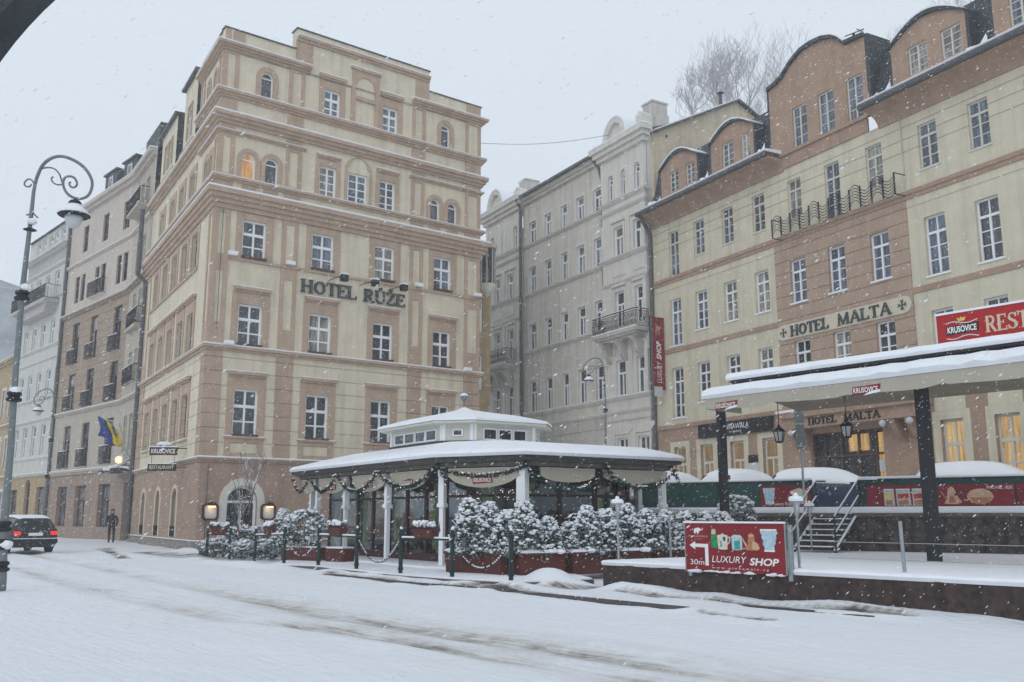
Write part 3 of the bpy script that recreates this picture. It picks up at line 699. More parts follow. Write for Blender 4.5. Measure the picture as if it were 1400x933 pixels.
frame_pil(SI_, .003, .9, 8.83, 15.05, w=.22, solid=1.0); frame_pil(SI_, 14.4, 15.6, 8.83, 15.05, w=.22, solid=1.0)
frame_pil(SI_, .003, .7, 16.6, 18.62, w=.18, solid=.1); frame_pil(SI_, .003, .7, 20.72, 22.68, w=.18, solid=.1); frame_pil(SI_, 3.5, 4.25, 20.72, 22.68, w=.18, solid=.1)
mb.box(SI_, .003, .8, 15.95, 16.36, -.1, .05); mb.box(SI_, .003, .8, 19.6, 20.33, -.1, .05)
for a, b in ((1.15, 1.85), (2.2, 2.9), (11.2, 11.9), (12.3, 13.0)): mb.box(FR_, a, b, 16.05, 16.3, -.1, .03)
mb.build('pilaster', 'rz_terra', rz)
# strings and cornices
PS = P_all
cornice(rz, PS, 3.72, 3.9, .12, 'rz_terra_base', steps=2, name='string_course', snow=.06)
cornice(rz, PS, 8.58, 8.8, .2, 'rz_terra', steps=2, name='string_course', snow=.06)
cornice(rz, [xy(FR_, .75), xy(FR_, 14.4)], 12.74, 12.86, .09, 'rz_terra', steps=1, name='sill_course', snow=.0)
cornice(rz, [xy(SI_, 14.2), xy(SI_, 2.7)], 12.74, 12.86, .09, 'rz_terra', steps=1, name='sill_course', snow=.0)
cornice(rz, PS, 15.05, 15.88, .44, 'rz_terra', steps=4, snow=.09)
cornice(rz, PS, 16.36, 16.55, .24, 'rz_terra', steps=2, name='string_course', snow=.05)
cornice(rz, [xy(SI_, 3.6), CR, xy(FR_, 4.2)], 18.62, 18.78, .16, 'rz_terra', steps=2, name='string_course', snow=.04)
cornice(rz, [xy(FR_, 9.95), endR, xy(FR_, RW, -.6)], 18.62, 18.78, .16, 'rz_terra', steps=2, name='string_course', snow=.04)
cornice(rz, PS, 19.08, 19.55, .36, 'rz_terra', steps=3, snow=.08)
PT = [xy(SI_, 4.3), CR, endR, backR]
cornice(rz, PT, 20.34, 20.68, .28, 'rz_terra', steps=3, name='string_course', snow=.06)
cornice(rz, [xy(SI_, 4.3), CR, xy(FR_, 4.25)], 22.66, 22.98, .34, 'rz_terra', steps=3, snow=.07)
cornice(rz, [xy(FR_, 10.0), endR, xy(FR_, RW, -2)], 22.66, 22.98, .34, 'rz_terra', steps=3, snow=.07)
cornice(rz, [xy(FR_, 3.5, .06), xy(FR_, 11.04, .06)], 24.2, 24.46, .2, 'rz_terra', steps=2, snow=.06)
mb = MB(); mb.box(FR_, -.06, 3.49, 23.75, 23.81, -.4, .06); mb.box(FR_, 11.05, RW + .06, 23.72, 23.78, -.4, .06); mb.box(FR_, 3.44, 11.1, 24.82, 24.88, -.55, .12); mb.box(SI_, .07, 4.35, 23.75, 23.81, -.4, .06)
mb.build('parapet_flashing', 'gutter', rz)
# hoods over windows
mb = MB(); sn = MB()
def hood(fr, a, b, z, h=.14, out=.2):
    mb.box(fr, a, b, z, z + h, .052, out); mb.box(fr, a + .07, b - .07, z - .09, z, .052, out * .6); sn.box(fr, a, b, z + h + .003, z + h + .04, .055, out)
for a, b in fcols: hood(FR_, a - .34, b + .36, 7.58); hood(FR_, a - .28, b + .34, 11.42)
for u in scols: hood(SI_, u - .95, u + .95, 7.58); hood(SI_, u - .95, u + .95, 11.42)
hood(FR_, 4.72, 6.18, 22.72, .16, .2); hood(FR_, 8.12, 9.5, 22.72, .16, .2); hood(FR_, 4.75, 6.05, 18.62, .1, .15); hood(FR_, 8.05, 9.35, 18.62, .1, .15); hood(FR_, 6.42, 8.1, 23.62, .14, .2)
mb.build('window_hood', 'rz_terra', rz); sn.build('hood_snow', 'snow', rz)
# blind arched niches in the middle of the two top floors
for (a, b, z0, zt, lab) in ((6.5, 8.05, 20.75, 23.6, 0), (6.3, 7.8, 18.2, 19.0, 1)):
    mb = MB(); q = arch_pts(a + .27, b - .27, zt - .3 if not lab else 18.98)
    if not lab:
        mb.box(FR_, a, a + .2, z0, zt, -.05, .11); mb.box(FR_, b - .2, b, z0, zt, -.05, .11)
        mb.box(FR_, a + .2, b - .2, 22.05, 22.25, -.05, .11)
        zz = zt - .3
        for k in range(10): mb.prism(FR_, [q[k], (q[k][0], zt), (q[k + 1][0], zt), q[k + 1]], -.05, .11)
        mb.box(FR_, a + .2, a + .27, zz - .5, zt, -.05, .109); mb.box(FR_, b - .27, b - .2, zz - .5, zt, -.05, .109)
    else:
        q2 = arch_pts(a, b, 19.0 + .0)
        for k in range(10): mb.prism(FR_, [q[k], q2[k], q2[k + 1], q[k + 1]], -.05, .055)
        mb.box(FR_, a, a + .14, 16.6, 18.25, -.05, .055); mb.box(FR_, b - .14, b, 16.6, 18.25, -.05, .055)
    mb.build('niche_frame', 'rz_terra', rz)
# windows
for i, (a, b) in enumerate(fcols):
    for j, (z0, z1) in enumerate((WA, WB, WC)):
        tops = (7.5, 11.34, 15.02)[j]
        window(rz, FR_, a, b, z0, z1, 'cross', sur=(a - .3, b + .34, tops, (0, .02, .03)[j], .045), sm='rz_terra' if j else 'rz_terra', gm='glass' if j < 2 else 'glass_pale')
mb = MB(); sn = MB()
for a, b in fcols:
    mb.box(FR_, a - .36, b + .4, 4.78, 4.85, .0, .13); sn.box(FR_, a - .36, b + .4, 4.853, 4.89, .0, .13)
    mb.box(FR_, a - .3, a - .05, 4.0, 4.78, -.05, .045); mb.box(FR_, b + .05, b + .34, 4.0, 4.78, -.05, .045); mb.box(FR_, a - .05, b + .05, 4.0, 4.15, -.05, .045); mb.box(FR_, a - .05, b + .05, 4.6, 4.78, -.05, .045)
for u in scols:
    mb.box(SI_, u - .9, u + .9, 4.78, 4.85, .0, .13); sn.box(SI_, u - .9, u + .9, 4.853, 4.89, .0, .13)
mb.build('window_apron', 'rz_terra', rz); sn.build('sill_snow', 'snow', rz)
bb = MB()
for a, b in fcols:
    for z in (WA[0], WB[0], WC[0]): bb.box(FR_, a - .02, b + .04, z + .005, z + .10, -.1, .14)
bb.build('window_box', 'brown_wood', rz)
for k, h in enumerate(fD):
    ar = len(h) > 4; op = (k == 0)
    if op:
        f_ = window(rz, FR_, h[0], h[1], h[2], h[3], 'none', arch=True, gm='lit_orange', label='arched window glowing orange', sur=(h[0] - .22, h[1] + .22, 0, 0, .045), sm='rz_terra', w=.06)
    elif ar: window(rz, FR_, h[0], h[1], h[2], h[3], 'none', arch=True, gm='glass_grey', sur=(h[0] - .22, h[1] + .22, 0, 0, .045), sm='rz_terra', w=.06)
    else: window(rz, FR_, h[0], h[1], h[2], h[3], 'eight', gm='glass_pale', sur=(h[0] - .22, h[1] + .22, 18.5, 0, .045) if k != 3 else None, sm='rz_terra')
for k, h in enumerate(fE):
    if len(h) > 4: window(rz, FR_, h[0], h[1], h[2], h[3], 'none', arch=True, gm='glass_grey', sur=(h[0] - .25, h[1] + .25, 0, 0, .045), sm='rz_terra', w=.06)
    else: window(rz, FR_, h[0], h[1], h[2], h[3], 'cross', gm='glass_pale', sur=(h[0] - .25, h[1] + .27, 22.6, 0, .045), sm='rz_terra')
h = fG[0]; window(rz, FR_, h[0], h[1], h[2], h[3], 'none', arch=True, rec=.22, w=.1, gm='glass', sur=(h[0] - .33, h[1] + .33, 0, -1.6, .05), sm='cream_paint', name='arched_doorway')
h = fG[1]; window(rz, FR_, h[0], h[1], h[2], h[3], 'none', arch=True, rec=.22, w=.1, gm='glass')
for h in sh:
    ar = len(h) > 4
    tops = {WA[0]: 7.5, WB[0]: 11.34, WC[0]: 14.95, WD[0]: 18.5}.get(h[2], 0)
    window(rz, SI_, h[0], h[1], h[2], h[3], 'none' if ar else 'cross', arch=ar, sur=(h[0] - .36, h[1] + .36, tops, 0, .045), sm='rz_terra', fm='brown_wood', w=.07, rec=.2)
for h in sE + sG: window(rz, SI_, h[0], h[1], h[2], h[3], 'none', arch=True, rec=.2, sur=(h[0] - .16, h[1] + .16, 0, 0, .04), sm='rz_terra' if h in sE else 'rz_cream', fm='cream_paint' , w=.06, gm='glass_grey' if h in sG else 'glass')
# low iron guards with plants in the side street windows
mb = MB()
for h in sG:
    for k in range(9): mb.box(SI_, h[0] + .05 + k * .122, h[0] + .075 + k * .122, .52, .95, .02, .045)
    mb.box(SI_, h[0], h[1], .95, .98, .0, .06)
mb.build('window_guard', 'iron', rz)
# slate mansard and dormers of the side street
zc = 19.62
mb = MB(); mb.add([SI_.p(4.3, zc, -.05), SI_.p(SW, zc, -.05), SI_.p(SW, 23.2, -1.6), SI_.p(4.3, 23.2, -1.6), SI_.p(SW, 23.6, -6), SI_.p(4.3, 23.6, -6), SI_.p(SW, 19, -6)], [(0, 1, 2, 3), (3, 2, 4, 5), (1, 6, 4, 2)])
mb.build('mansard_roof', 'slate', rz)
for (a, b, zt) in ((5.4, 8.3, 23.9), (10.1, 14.2, 23.3)):
    f = [((a + b) / 2 - .45, (a + b) / 2 + .45, 20.75, 22.5)] if b - a < 3.5 else [((a + b) / 2 - .95, (a + b) / 2 - .2, 20.8, 22.3), ((a + b) / 2 + .2, (a + b) / 2 + .95, 20.8, 22.3)]
    mb = MB(); wall(mb, SI_, a, b, zc, zt, f, .15, -.02); wl_ = mb.build('dormer', 'rz_cream', rz)
    mb = MB(); mb.box(SI_, a, a + .12, zc, zt, -2.2, -.03); mb.box(SI_, b - .12, b, zc, zt, -2.2, -.03); mb.build('dormer_cheek', 'slate', wl_)
    mb = MB(); mb.box(SI_, a - .15, b + .15, zt, zt + .14, -2.3, .2); mb.build('dormer_roof', 'gutter', wl_)
    mb = MB(); mb.box(SI_, a - .1, b + .1, zc + .35, zc + .65, -.02, .14); mb.build('dormer_sill', 'rz_terra', wl_)
    for q in f: window(rz, SI_, q[0], q[1], q[2], q[3], 'tee', sur=(q[0] - .14, q[1] + .14, q[3] + .14, 0, .03), sm='rz_terra', rec=.1, fm='cream_paint', gm='glass')
# spot lamps over the letters, vents, letters
mb = MB(); serif_text(mb, FR_, 'HOTEL', 4.22, 7.14, 11.74, .62, .03, .12); mb.build1('raised_lettering', 'slate', rz); mb = MB(); serif_text(mb, FR_, 'RŮŽE', 7.5, 9.86, 11.74, .62, .03, .12); mb.build1('raised_lettering', 'slate', rz)
for u in (5.9, 7.55, 9.15):
    mb = MB(); mb.tube([FR_.p(u - .25, 12.5, 0), FR_.p(u - .2, 12.5, .9)], .02, 5); mb.tube([FR_.p(u - .2, 12.5, .9), FR_.p(u + .15, 12.52, .95)], .03, 5); mb.box(FR_, u - .02, u + .3, 12.36, 12.66, .72, 1.0); a = mb.build('spot_lamp', 'iron', rz)
    mb = MB(); mb.box(FR_, u - .03, u + .31, 12.663, 12.73, .7, 1.0); mb.build('lamp_snow', 'snow', a)
mb = MB()
for u, z in ((.85, 12.95), (3.6, 12.95), (10.55, 12.95), (14.2, 12.95), (.9, 8.9), (13.6, 8.9)): mb.box(FR_, u - .2, u + .2, z - .05, z + .12, .1, .32)
mb.build('wall_lamp', 'white_paint', rz)
mb = MB(); mb.tube([FR_.p(.35, z, .09) for z in (.5, 3.6)], .02, 5); mb.tube([FR_.p(.35, z, .09) for z in (9.5, 15)], .015, 5); mb.build('lightning_cable', 'gutter', rz)
# drainpipe at the end of the side front
mb = MB(); mb.tube([SI_.p(15.62, .2, .14), SI_.p(15.62, 14.9, .14), SI_.p(15.62, 15.3, .6), SI_.p(15.62, 19.3, .6)], .14, 8); mb.build('drainpipe', 'gutter', rz)

# framed menu cases with lamps either side of the arched doorway
for i, (a, b) in enumerate(((.2, .88), (2.78, 3.44))):
    t_ = thing('menu_case', ['red framed lit menu case on the corner hotel, left of the arched doorway', 'red framed lit menu case on the corner hotel, right of the arched doorway'][i], 'sign', FR_.p((a + b) / 2, 1.25, .1), 'menu cases beside the arched doorway')
    mb = MB(); z0, z1 = 1.26, 1.96; w = .07
    c = .1
    poly = [(a + c, z0), (b - c, z0), (b, z0 + c), (b, z1 - c), (b - c, z1), (a + c, z1), (a, z1 - c), (a, z0 + c)]
    inn = [(a + (u - a) * .8 + (b - a) * .1, z0 + (z - z0) * .8 + .07) for u, z in poly]
    for k in range(8): mb.prism(FR_, [poly[k], poly[(k + 1) % 8], inn[(k + 1) % 8], inn[k]], .05, .2)
    mb.build('frame', 'red_wood', t_)
    mb = MB(); mb.prism(FR_, inn, .05, .12); mb.build('menu_sheet', 'milk_glass', t_)
    mb = MB(); mb.tube([FR_.p((a + b) / 2, z1 + .0, .15), FR_.p((a + b) / 2, z1 + .12, .3)], .02, 5); mb.box(FR_, a + .2, b - .2, z1 - .1, z1 + .05, .24, .36); mb.build('lamp_arm', 'iron', t_)
    mb = MB(); mb.box(FR_, a + .2, b - .2, z1 - .16, z1 - .103, .22, .36); mb.build('bulb', 'lit_bulb', t_)
    ld = bpy.data.lights.new('menu_lamp', 'POINT'); ld.energy = .8; ld.color = (1, .66, .35); ld.shadow_soft_size = .06
    lo = bpy.data.objects.new('menu_lamp', ld); C.objects.link(lo); lo.parent = t_; q = Vector(FR_.p((a + b) / 2, z1 - .22, .3)) - OFF[t_.name]; lo.location = q
# projecting sign at the corner
hs = thing('hanging_sign', 'dark red projecting brewery sign above a black restaurant sign on the side street corner', 'sign', SI_.p(2.9, 3.4, .1))
HS = Fr((SI_.p(2.6, 0, 0)[0] - 1.6, SI_.p(2.6, 0, 0)[1] - .15), d=(1, .1))
pa = aty(219, 600, HS.o.y); 
mb = MB(); a, b = .0, 1.2; mb.box(HS, a, b, 4.12, 4.47, -.06, .06); mb.prism(HS, [(.3, 4.47), (.9, 4.47), (.75, 4.58), (.45, 4.58)], -.05, .05); mb.build('upper_board', 'red_wood', hs)
text(HS, 'KRUŠOVICE', .08, 1.12, 4.2, .2, .063, 'white_print', hs, bold=.02)
mb = MB(); mb.box(HS, a - .04, b - .02, 3.42, 3.72, -.05, .05); mb.build('lower_board', 'black_print', hs)
text(HS, 'RESTAURANT', .03, 1.1, 3.5, .16, .053, 'beige_print', hs, bold=.02)
mb = MB(); mb.tube([HS.p(.1, 3.72), HS.p(.1, 4.12)], .012, 5); mb.tube([HS.p(1.1, 3.72), HS.p(1.1, 4.12)], .012, 5); mb.tube([HS.p(0, 4.42, 0), HS.p(2.0, 4.42, 0)], .025, 6); mb.tube([HS.p(0, 3.56, 0), HS.p(2.0, 3.56, 0)], .02, 6); mb.build('bracket', 'iron', hs)
mb = MB(); mb.blob(HS.p(.6, 4.62), (.34, .1, .1), 10, 6); mb.box(HS, a, b, 4.473, 4.52, -.06, .06); mb.box(HS, a - .04, b - .02, 3.722, 3.75, -.05, .05); mb.build('snow_cover', 'snow', hs)

# ================================================================== town houses up the side street
def body(root, fr, u0, u1, z0, z1, depth, m, name='side_walls'):
    mb = MB(); P = fr.p
    vs = [P(u0, z0, -.01), P(u1, z0, -.01), P(u1, z0, -depth), P(u0, z0, -depth), P(u0, z1, -.01), P(u1, z1, -.01), P(u1, z1, -depth), P(u0, z1, -depth)]
    return mb.add(vs, [(1, 2, 6, 5), (2, 3, 7, 6), (3, 0, 4, 7)]).build(name, m, root)
def guard(root, fr, a, b, z0, h=.95, out=.28, name='balcony_railing', snow=True):
    mb = MB()
    for z in (z0, z0 + h): mb.box(fr, a, b, z, z + .04, out - .03, out); mb.box(fr, a, a + .03, z, z + .04, 0, out - .03); mb.box(fr, b - .03, b, z, z + .04, 0, out - .03)
    n = max(4, int((b - a) / .1))
    for k in range(n + 1): u = a + .01 + (b - a - .03) * k / n; mb.box(fr, u, u + .02, z0 + .04, z0 + h, out - .025, out - .005)
    for k in range(n):      # scrollwork
        u = a + (b - a) * (k + .5) / n; mb.box(fr, u - .03, u + .03, z0 + h * (.35 + .2 * (k % 2)), z0 + h * (.55 + .2 * (k % 2)), out - .022, out - .008)
    g = mb.build(name, 'iron', root)
    if snow: sb = MB(); sb.box(fr, a, b, z0 + h + .043, z0 + h + .075, out - .035, out + .005); sb.build('rail_snow', 'snow', g)
    return g
NBo = SI_.p(15.75, 0); NB = Fr(NBo, -33, -1); B2o = (-24.377, 58.0); BL = Fr(B2o, -43.2, -1)
b2 = thing('town_house', 'town house, pale above and brown below, with iron window balconies beside the corner hotel', 'building', (B2o[0], B2o[1], 0))
nl = 5.4
nh = [(u0, u1, z0, z1) for z0, z1 in ((20.35, 22.1), (16.3, 18.4), (12.8, 15.0), (9.3, 11.3), (5.2, 7.4)) for u0, u1 in ((1.5, 2.5), (3.1, 4.1))]
ng = [(.7, 2.6, 0, 3.35)]
mb = MB(); wall(mb, NB, 0, nl, 3.9, 23.2, nh); mb.build('wall', 'b2_cream', b2)
mb = MB(); wall(mb, NB, 0, nl, -.3, 3.9, ng, .5); mb.build('ground_floor_wall', 'b2_base', b2)
for h in nh: window(b2, NB, h[0], h[1], h[2], h[3], 'tee', fm='cream_paint', w=.06)
mb = MB(); mb.box(NB, .7, 2.6, -.1, 3.35, -.5, -.45); mb.build('door', 'red_wood', b2)
guard(b2, NB, 1.3, 4.3, 12.8); guard(b2, NB, 1.3, 4.3, 9.3); guard(b2, NB, 1.2, 4.4, 20.2, 1.0, .6)
mb = MB(); mb.box(NB, 1.0, 4.5, 19.95, 20.15, .0, .7); mb.box(NB, 1.3, 4.3, 12.55, 12.75, .0, .35); mb.build('balcony_slab', 'b2_cream', b2)
LW = 12.3
tu = [(8.55, 9.55), (4.7, 5.75), (.95, 2.05)]
lh = [(a, b, 20.0, 21.95) for a, b in tu]
pairs = [(8.45, 9.3), (9.6, 10.45), (4.6, 5.45), (5.75, 6.55), (.7, 1.5), (1.8, 2.6)]
lh4 = [(a, b, 16.4, 18.35) for a, b in pairs]
c3 = [(8.75, 10.1), (5.2, 6.55), (1.0, 2.35)]
lh3 = [(a, b, 11.95, 14.85) for a, b in c3]; lh2 = [(a, b, 8.7, 11.2) for a, b in c3]; lh1 = [(a, b, 4.7, 7.55) for a, b in c3]; lh0 = [(a - .3, b + .3, .75, 3.4) for a, b in c3]
mb = MB(); wall(mb, BL, 0, LW, 15.55, 23.3, lh + lh4); mb.build('upper_wall', 'b2_pale', b2)
mb = MB(); wall(mb, BL, 0, LW, 8.4, 15.55, lh3 + lh2); mb.build('middle_wall', 'b2_brown', b2)
mb = MB(); wall(mb, BL, 0, LW, 4.3, 8.4, lh1); mb.build('first_floor_wall', 'b2_cream', b2)
mb = MB(); wall(mb, BL, 0, LW, -.3, 4.3, lh0, .35); mb.build('ground_floor_wall', 'b2_base', b2)
body(b2, BL, 0, LW, -.3, 23.3, 10, 'b2_pale')
for h in lh + lh4: window(b2, BL, *h, 'tee', fm='red_wood' if h in lh4 else 'brown_wood', w=.06)
for h in lh3 + lh2 + lh1: window(b2, BL, *h, 'tee', fm='red_wood', w=.07)
for h in lh0: window(b2, BL, *h, 'tee', fm='brown_wood', w=.12, gm='glass_pale', rec=.3)
for a, b in c3: guard(b2, BL, a - .1, b + .1, 11.9); guard(b2, BL, a - .1, b + .1, 8.65); guard(b2, BL, a - .1, b + .1, 4.65, 1.1)
guard(b2, BL, 4.3, 6.9, 16.2, 1.0, .35)
pth = [xy(BL, LW), B2o, NBo[:2]]
for z0, z1, out, m in ((22.9, 23.35, .45, 'b2_pale'), (19.15, 19.32, .16, 'b2_pale'), (15.4, 15.62, .3, 'b2_brown'), (8.3, 8.5, .18, 'b2_cream'), (4.15, 4.42, .25, 'b2_cream')):
    cornice(b2, pth, z0, z1, out, m, steps=2, snow=.06, name='string_course' if out < .4 else 'cornice')
mb = MB(); P = BL.p
for fr, L_ in ((BL, LW), (NB, nl)):
    mb.add([fr.p(0, 23.36, .1), fr.p(L_, 23.36, .1), fr.p(L_, 25.2, -3), fr.p(0, 25.2, -3), fr.p(L_, 23.3, -8), fr.p(0, 23.3, -8)], [(0, 1, 2, 3), (3, 2, 4, 5)])
mb.build('roof', 'slate', b2)
for a, b in ((4.4, 6.6), (1.0, 3.2)):
    mb = MB(); mb.box(BL, a, b, 23.4, 25.0, -2.6, -.2); d_ = mb.build('dormer', 'slate', b2); mb = MB(); mb.box(BL, a - .12, b + .12, 25.0, 25.1, -2.7, -.05); mb.build('dormer_roof', 'gutter', d_)
    mb = MB(); mb.box(BL, (a + b) / 2 - .35, (a + b) / 2 + .35, 23.7, 24.7, -.2, -.15); mb.build('dormer_window', 'white_paint', d_); mb = MB(); mb.box(BL, (a + b) / 2 - .27, (a + b) / 2 - .03, 23.78, 24.62, -.15, -.14); mb.box(BL, (a + b) / 2 + .03, (a + b) / 2 + .27, 23.78, 24.62, -.15, -.14); mb.build('dormer_pane', 'glass', d_)
mb = MB(); mb.box(NB, .6, 4.6, 23.4, 25.3, -2.6, -.2); mb.build('dormer', 'slate', b2)
mb = MB(); mb.tube([BL.p(LW - .02, z, .12) for z in (.1, 23)], .12, 6); mb.build('drainpipe', 'gutter', b2)
# canopy, lamp and flags over the entrance
ec = thing('entrance_canopy', 'small snow covered canopy with a lit lamp over the side street entrance', 'canopy', NB.p(2.0, 4.0, 0))
mb = MB(); mb.box(NB, .2, 4.6, 3.96, 4.1, .0, 1.1); mb.build('canopy_slab', 'dark_fascia', ec)
mb = MB()
for k in range(26): mb.blob(NB.p(.3 + 4.2 * random.random(), 4.16 + random.uniform(-.16, .08), .2 + .95 * random.random()), (random.uniform(.12, .3), random.uniform(.12, .25), .09), 7, 4)
mb.build('snow_cover', 'snow', ec)
mb = MB(); mb.box(NB, .9, 2.4, 4.35, 4.95, .35, .5); mb.build('lamp_box', 'milk_glass', ec)
mb = MB(); mb.blob(NB.p(1.4, 4.62, .62), .2, 8, 6, 0); mb.build('lamp', 'lit_bulb', ec)
fl = thing('flag', 'blue and yellow flag hanging from a pole above the side street entrance', 'flag', NB.p(2.4, 6.0, 0))
def flag(m, c0, sx, sz, ph, name):
    vs = []; n, k = 9, 9
    for i in range(n):
        for j in range(k):
            u, v = i / (n - 1), j / (k - 1)
            vs.append((c0.x + sx * u + .08 * math.sin(5 * v + ph), c0.y + .16 * math.sin(7 * u + 3 * v + ph), c0.z + sz * v - .55 * u + .08 * math.sin(6 * u + ph)))
    mb = MB(); mb.add(vs, [(i * k + j, i * k + j + 1, (i + 1) * k + j + 1, (i + 1) * k + j) for i in range(n - 1) for j in range(k - 1)]); o = mb.build(name, m, fl, smooth=True)
    sd = o.modifiers.new('thick', 'SOLIDIFY'); sd.thickness = .02; return o
g0 = aty(133, 596, 53.0); flag('blue_cloth', g0, 1.0, 1.1, 0, 'blue_cloth'); g1 = aty(146, 598, 53.1); flag('yellow_cloth', g1, .75, .9, .4, 'yellow_cloth'); g2 = aty(139, 585, 53.3); flag('white_print', g2, .5, .5, 1, 'white_cloth')
mb = MB(); mb.tube([NB.p(2.4, 5.0, 0), tuple(aty(163, 578, 53.2)), tuple(aty(140, 573, 53.1))], .03, 6); mb.build('pole', 'cream_paint', fl)

B3o = xy(BL, LW + .1); B3 = Fr(B3o, -43, -1); L3 = 9.9
b3 = thing('town_house', 'pale grey white town house with a long balcony and an ochre ground floor', 'building', (B3o[0], B3o[1], 0))
cols = [.4, 2.35, 4.55, 6.7, 8.8]
h4 = [(c - .5, c + .5, 17.9, 19.75) for c in cols]; h3 = [(c - .5, c + .5, 14.1, 15.95) for c in cols]; h2 = [(c - .5, c + .5, 10.1, 12.15) for c in cols]; h1 = [(c - .5, c + .5, 5.8, 8.1) for c in cols]
h4[0] = (.05, .85, 17.9, 19.75); h3[0] = (.05, .85, 14.1, 15.95); h2[0] = (.05, .85, 10.1, 12.15); h1[0] = (.05, .85, 5.8, 8.1)
h5 = [(c - .45, c + .45, 21.7, 23.0) for c in (1.8, 3.4, 4.6, 6.3, 7.6)]
h0 = [(7.3, 9.2, .3, 3.4), (4.2, 5.4, .4, 4.1, 1), (.6, 2.6, .3, 3.5)]
mb = MB(); wall(mb, B3, 0, L3, 4.4, 20.2, h4 + h3 + h2 + h1); wall(mb, B3, 0, L3, 21.5, 23.3, h5); mb.build('wall', 'b3_white', b3)
mb = MB(); wall(mb, B3, 0, L3, 20.2, 21.5, []); mb.build('frieze', 'b3_band', b3)
mb = MB(); wall(mb, B3, 0, L3, -.3, 4.4, h0, .3); mb.build('ground_floor_wall', 'ochre', b3)
body(b3, B3, 0, L3, -.3, 23.3, 10, 'b3_white')
for h in h5 + h4 + h3 + h2 + h1: window(b3, B3, *h[:4], 'tee', gm='glass_pale', w=.08)
for h in h0: window(b3, B3, *h[:4], 'tee', arch=len(h) > 4, fm='red_wood', w=.1, rec=.25)
p3 = [xy(B3, L3), xy(B3, 0)]
for z0, z1, out in ((21.3, 21.55, .5), (20.05, 20.25, .15), (17.55, 17.7, .12), (13.85, 14.02, .15), (12.9, 13.0, .1), (9.95, 10.1, .15), (8.35, 8.5, .12), (4.3, 4.5, .2), (5.5, 5.65, .1)): cornice(b3, p3, z0, z1, out, 'b3_white', steps=2, snow=.05, name='string_course')
mb = MB(); mb.box(B3, 1.3, 9.7, 17.1, 17.35, 0, 1.1); mb.prism(B3, [(1.5, 17.1), (9.5, 17.1), (8.8, 16.4), (2.2, 16.4)], 0, .8); mb.build('balcony_slab', 'b3_band', b3); guard(b3, B3, 1.3, 9.7, 17.36, 1.0, 1.08)
mb = MB(); mb.add([B3.p(0, 23.3, .25), B3.p(L3, 23.3, .25), B3.p(L3, 24.2, -3), B3.p(0, 24.2, -3)], [(0, 1, 2, 3)]); mb.build('roof', 'slate', b3)
B4o = xy(B3, L3 + .1); B4 = Fr(B4o, -40, -1)
b4 = thing('town_house', 'low ochre town house with a snowy roof at the far left edge', 'building', (B4o[0], B4o[1], 0))
h = [(c - .6, c + .6, z, z + 2.3) for c in (1.6, 4.2, 6.8) for z in (1.0, 5.3, 9.4)]
mb = MB(); wall(mb, B4, 0, 8.5, -.3, 14.2, h); mb.build('wall', 'ochre', b4); body(b4, B4, 0, 8.5, -.3, 14.2, 8, 'ochre')
for q in h: window(b4, B4, *q, 'cross', sur=(q[0] - .18, q[1] + .18, q[3] + .25, 0, .04), sm='cream_paint')
p4 = [xy(B4, 8.5), xy(B4, 0)]
for z0, z1, out in ((13.8, 14.2, .4), (8.5, 8.7, .15), (4.3, 4.5, .15)): cornice(b4, p4, z0, z1, out, 'ochre', steps=2, snow=.07)
mb = MB(); mb.add([B4.p(0, 14.2, .3), B4.p(8.5, 14.2, .3), B4.p(8.5, 17.5, -4), B4.p(0, 17.5, -4)], [(0, 1, 2, 3)]); mb.build('roof', 'snow', b4)

# ================================================================== grey stucco house in the middle
GO = (7.33, 48.22); GR = Fr(GO, -29.9, -1)
gh = thing('grey_house', 'long grey stucco town house with two balconied bays', 'building', (GO[0], GO[1], 1.45))
mcol = [(4.2, 5.1), (6.05, 6.88), (7.88, 8.62), (9.7, 10.5), (11.55, 12.45)]
rows = [(18.93, 20.33), (15.6, 17.3), (11.83, 13.56), (7.83, 9.83)]
gw = [(a, b, z0, z1) for z0, z1 in rows for a, b in mcol] + [(a, b, 3.2, 5.0) for a, b in mcol]
mb = MB(); wall(mb, GR, 3.4, 13.2, 6.95, 22.0, gw); mb.build('wall', 'gr_wall', gh)
mb = MB(); wall(mb, GR, 3.4, 13.2, 1.3, 6.95, gw); mb.build('ground_floor_wall', 'gr_base', gh)
GU = 18.0
body(gh, GR, 0, GU, 1.2, 22.0, 12, 'gr_wall')
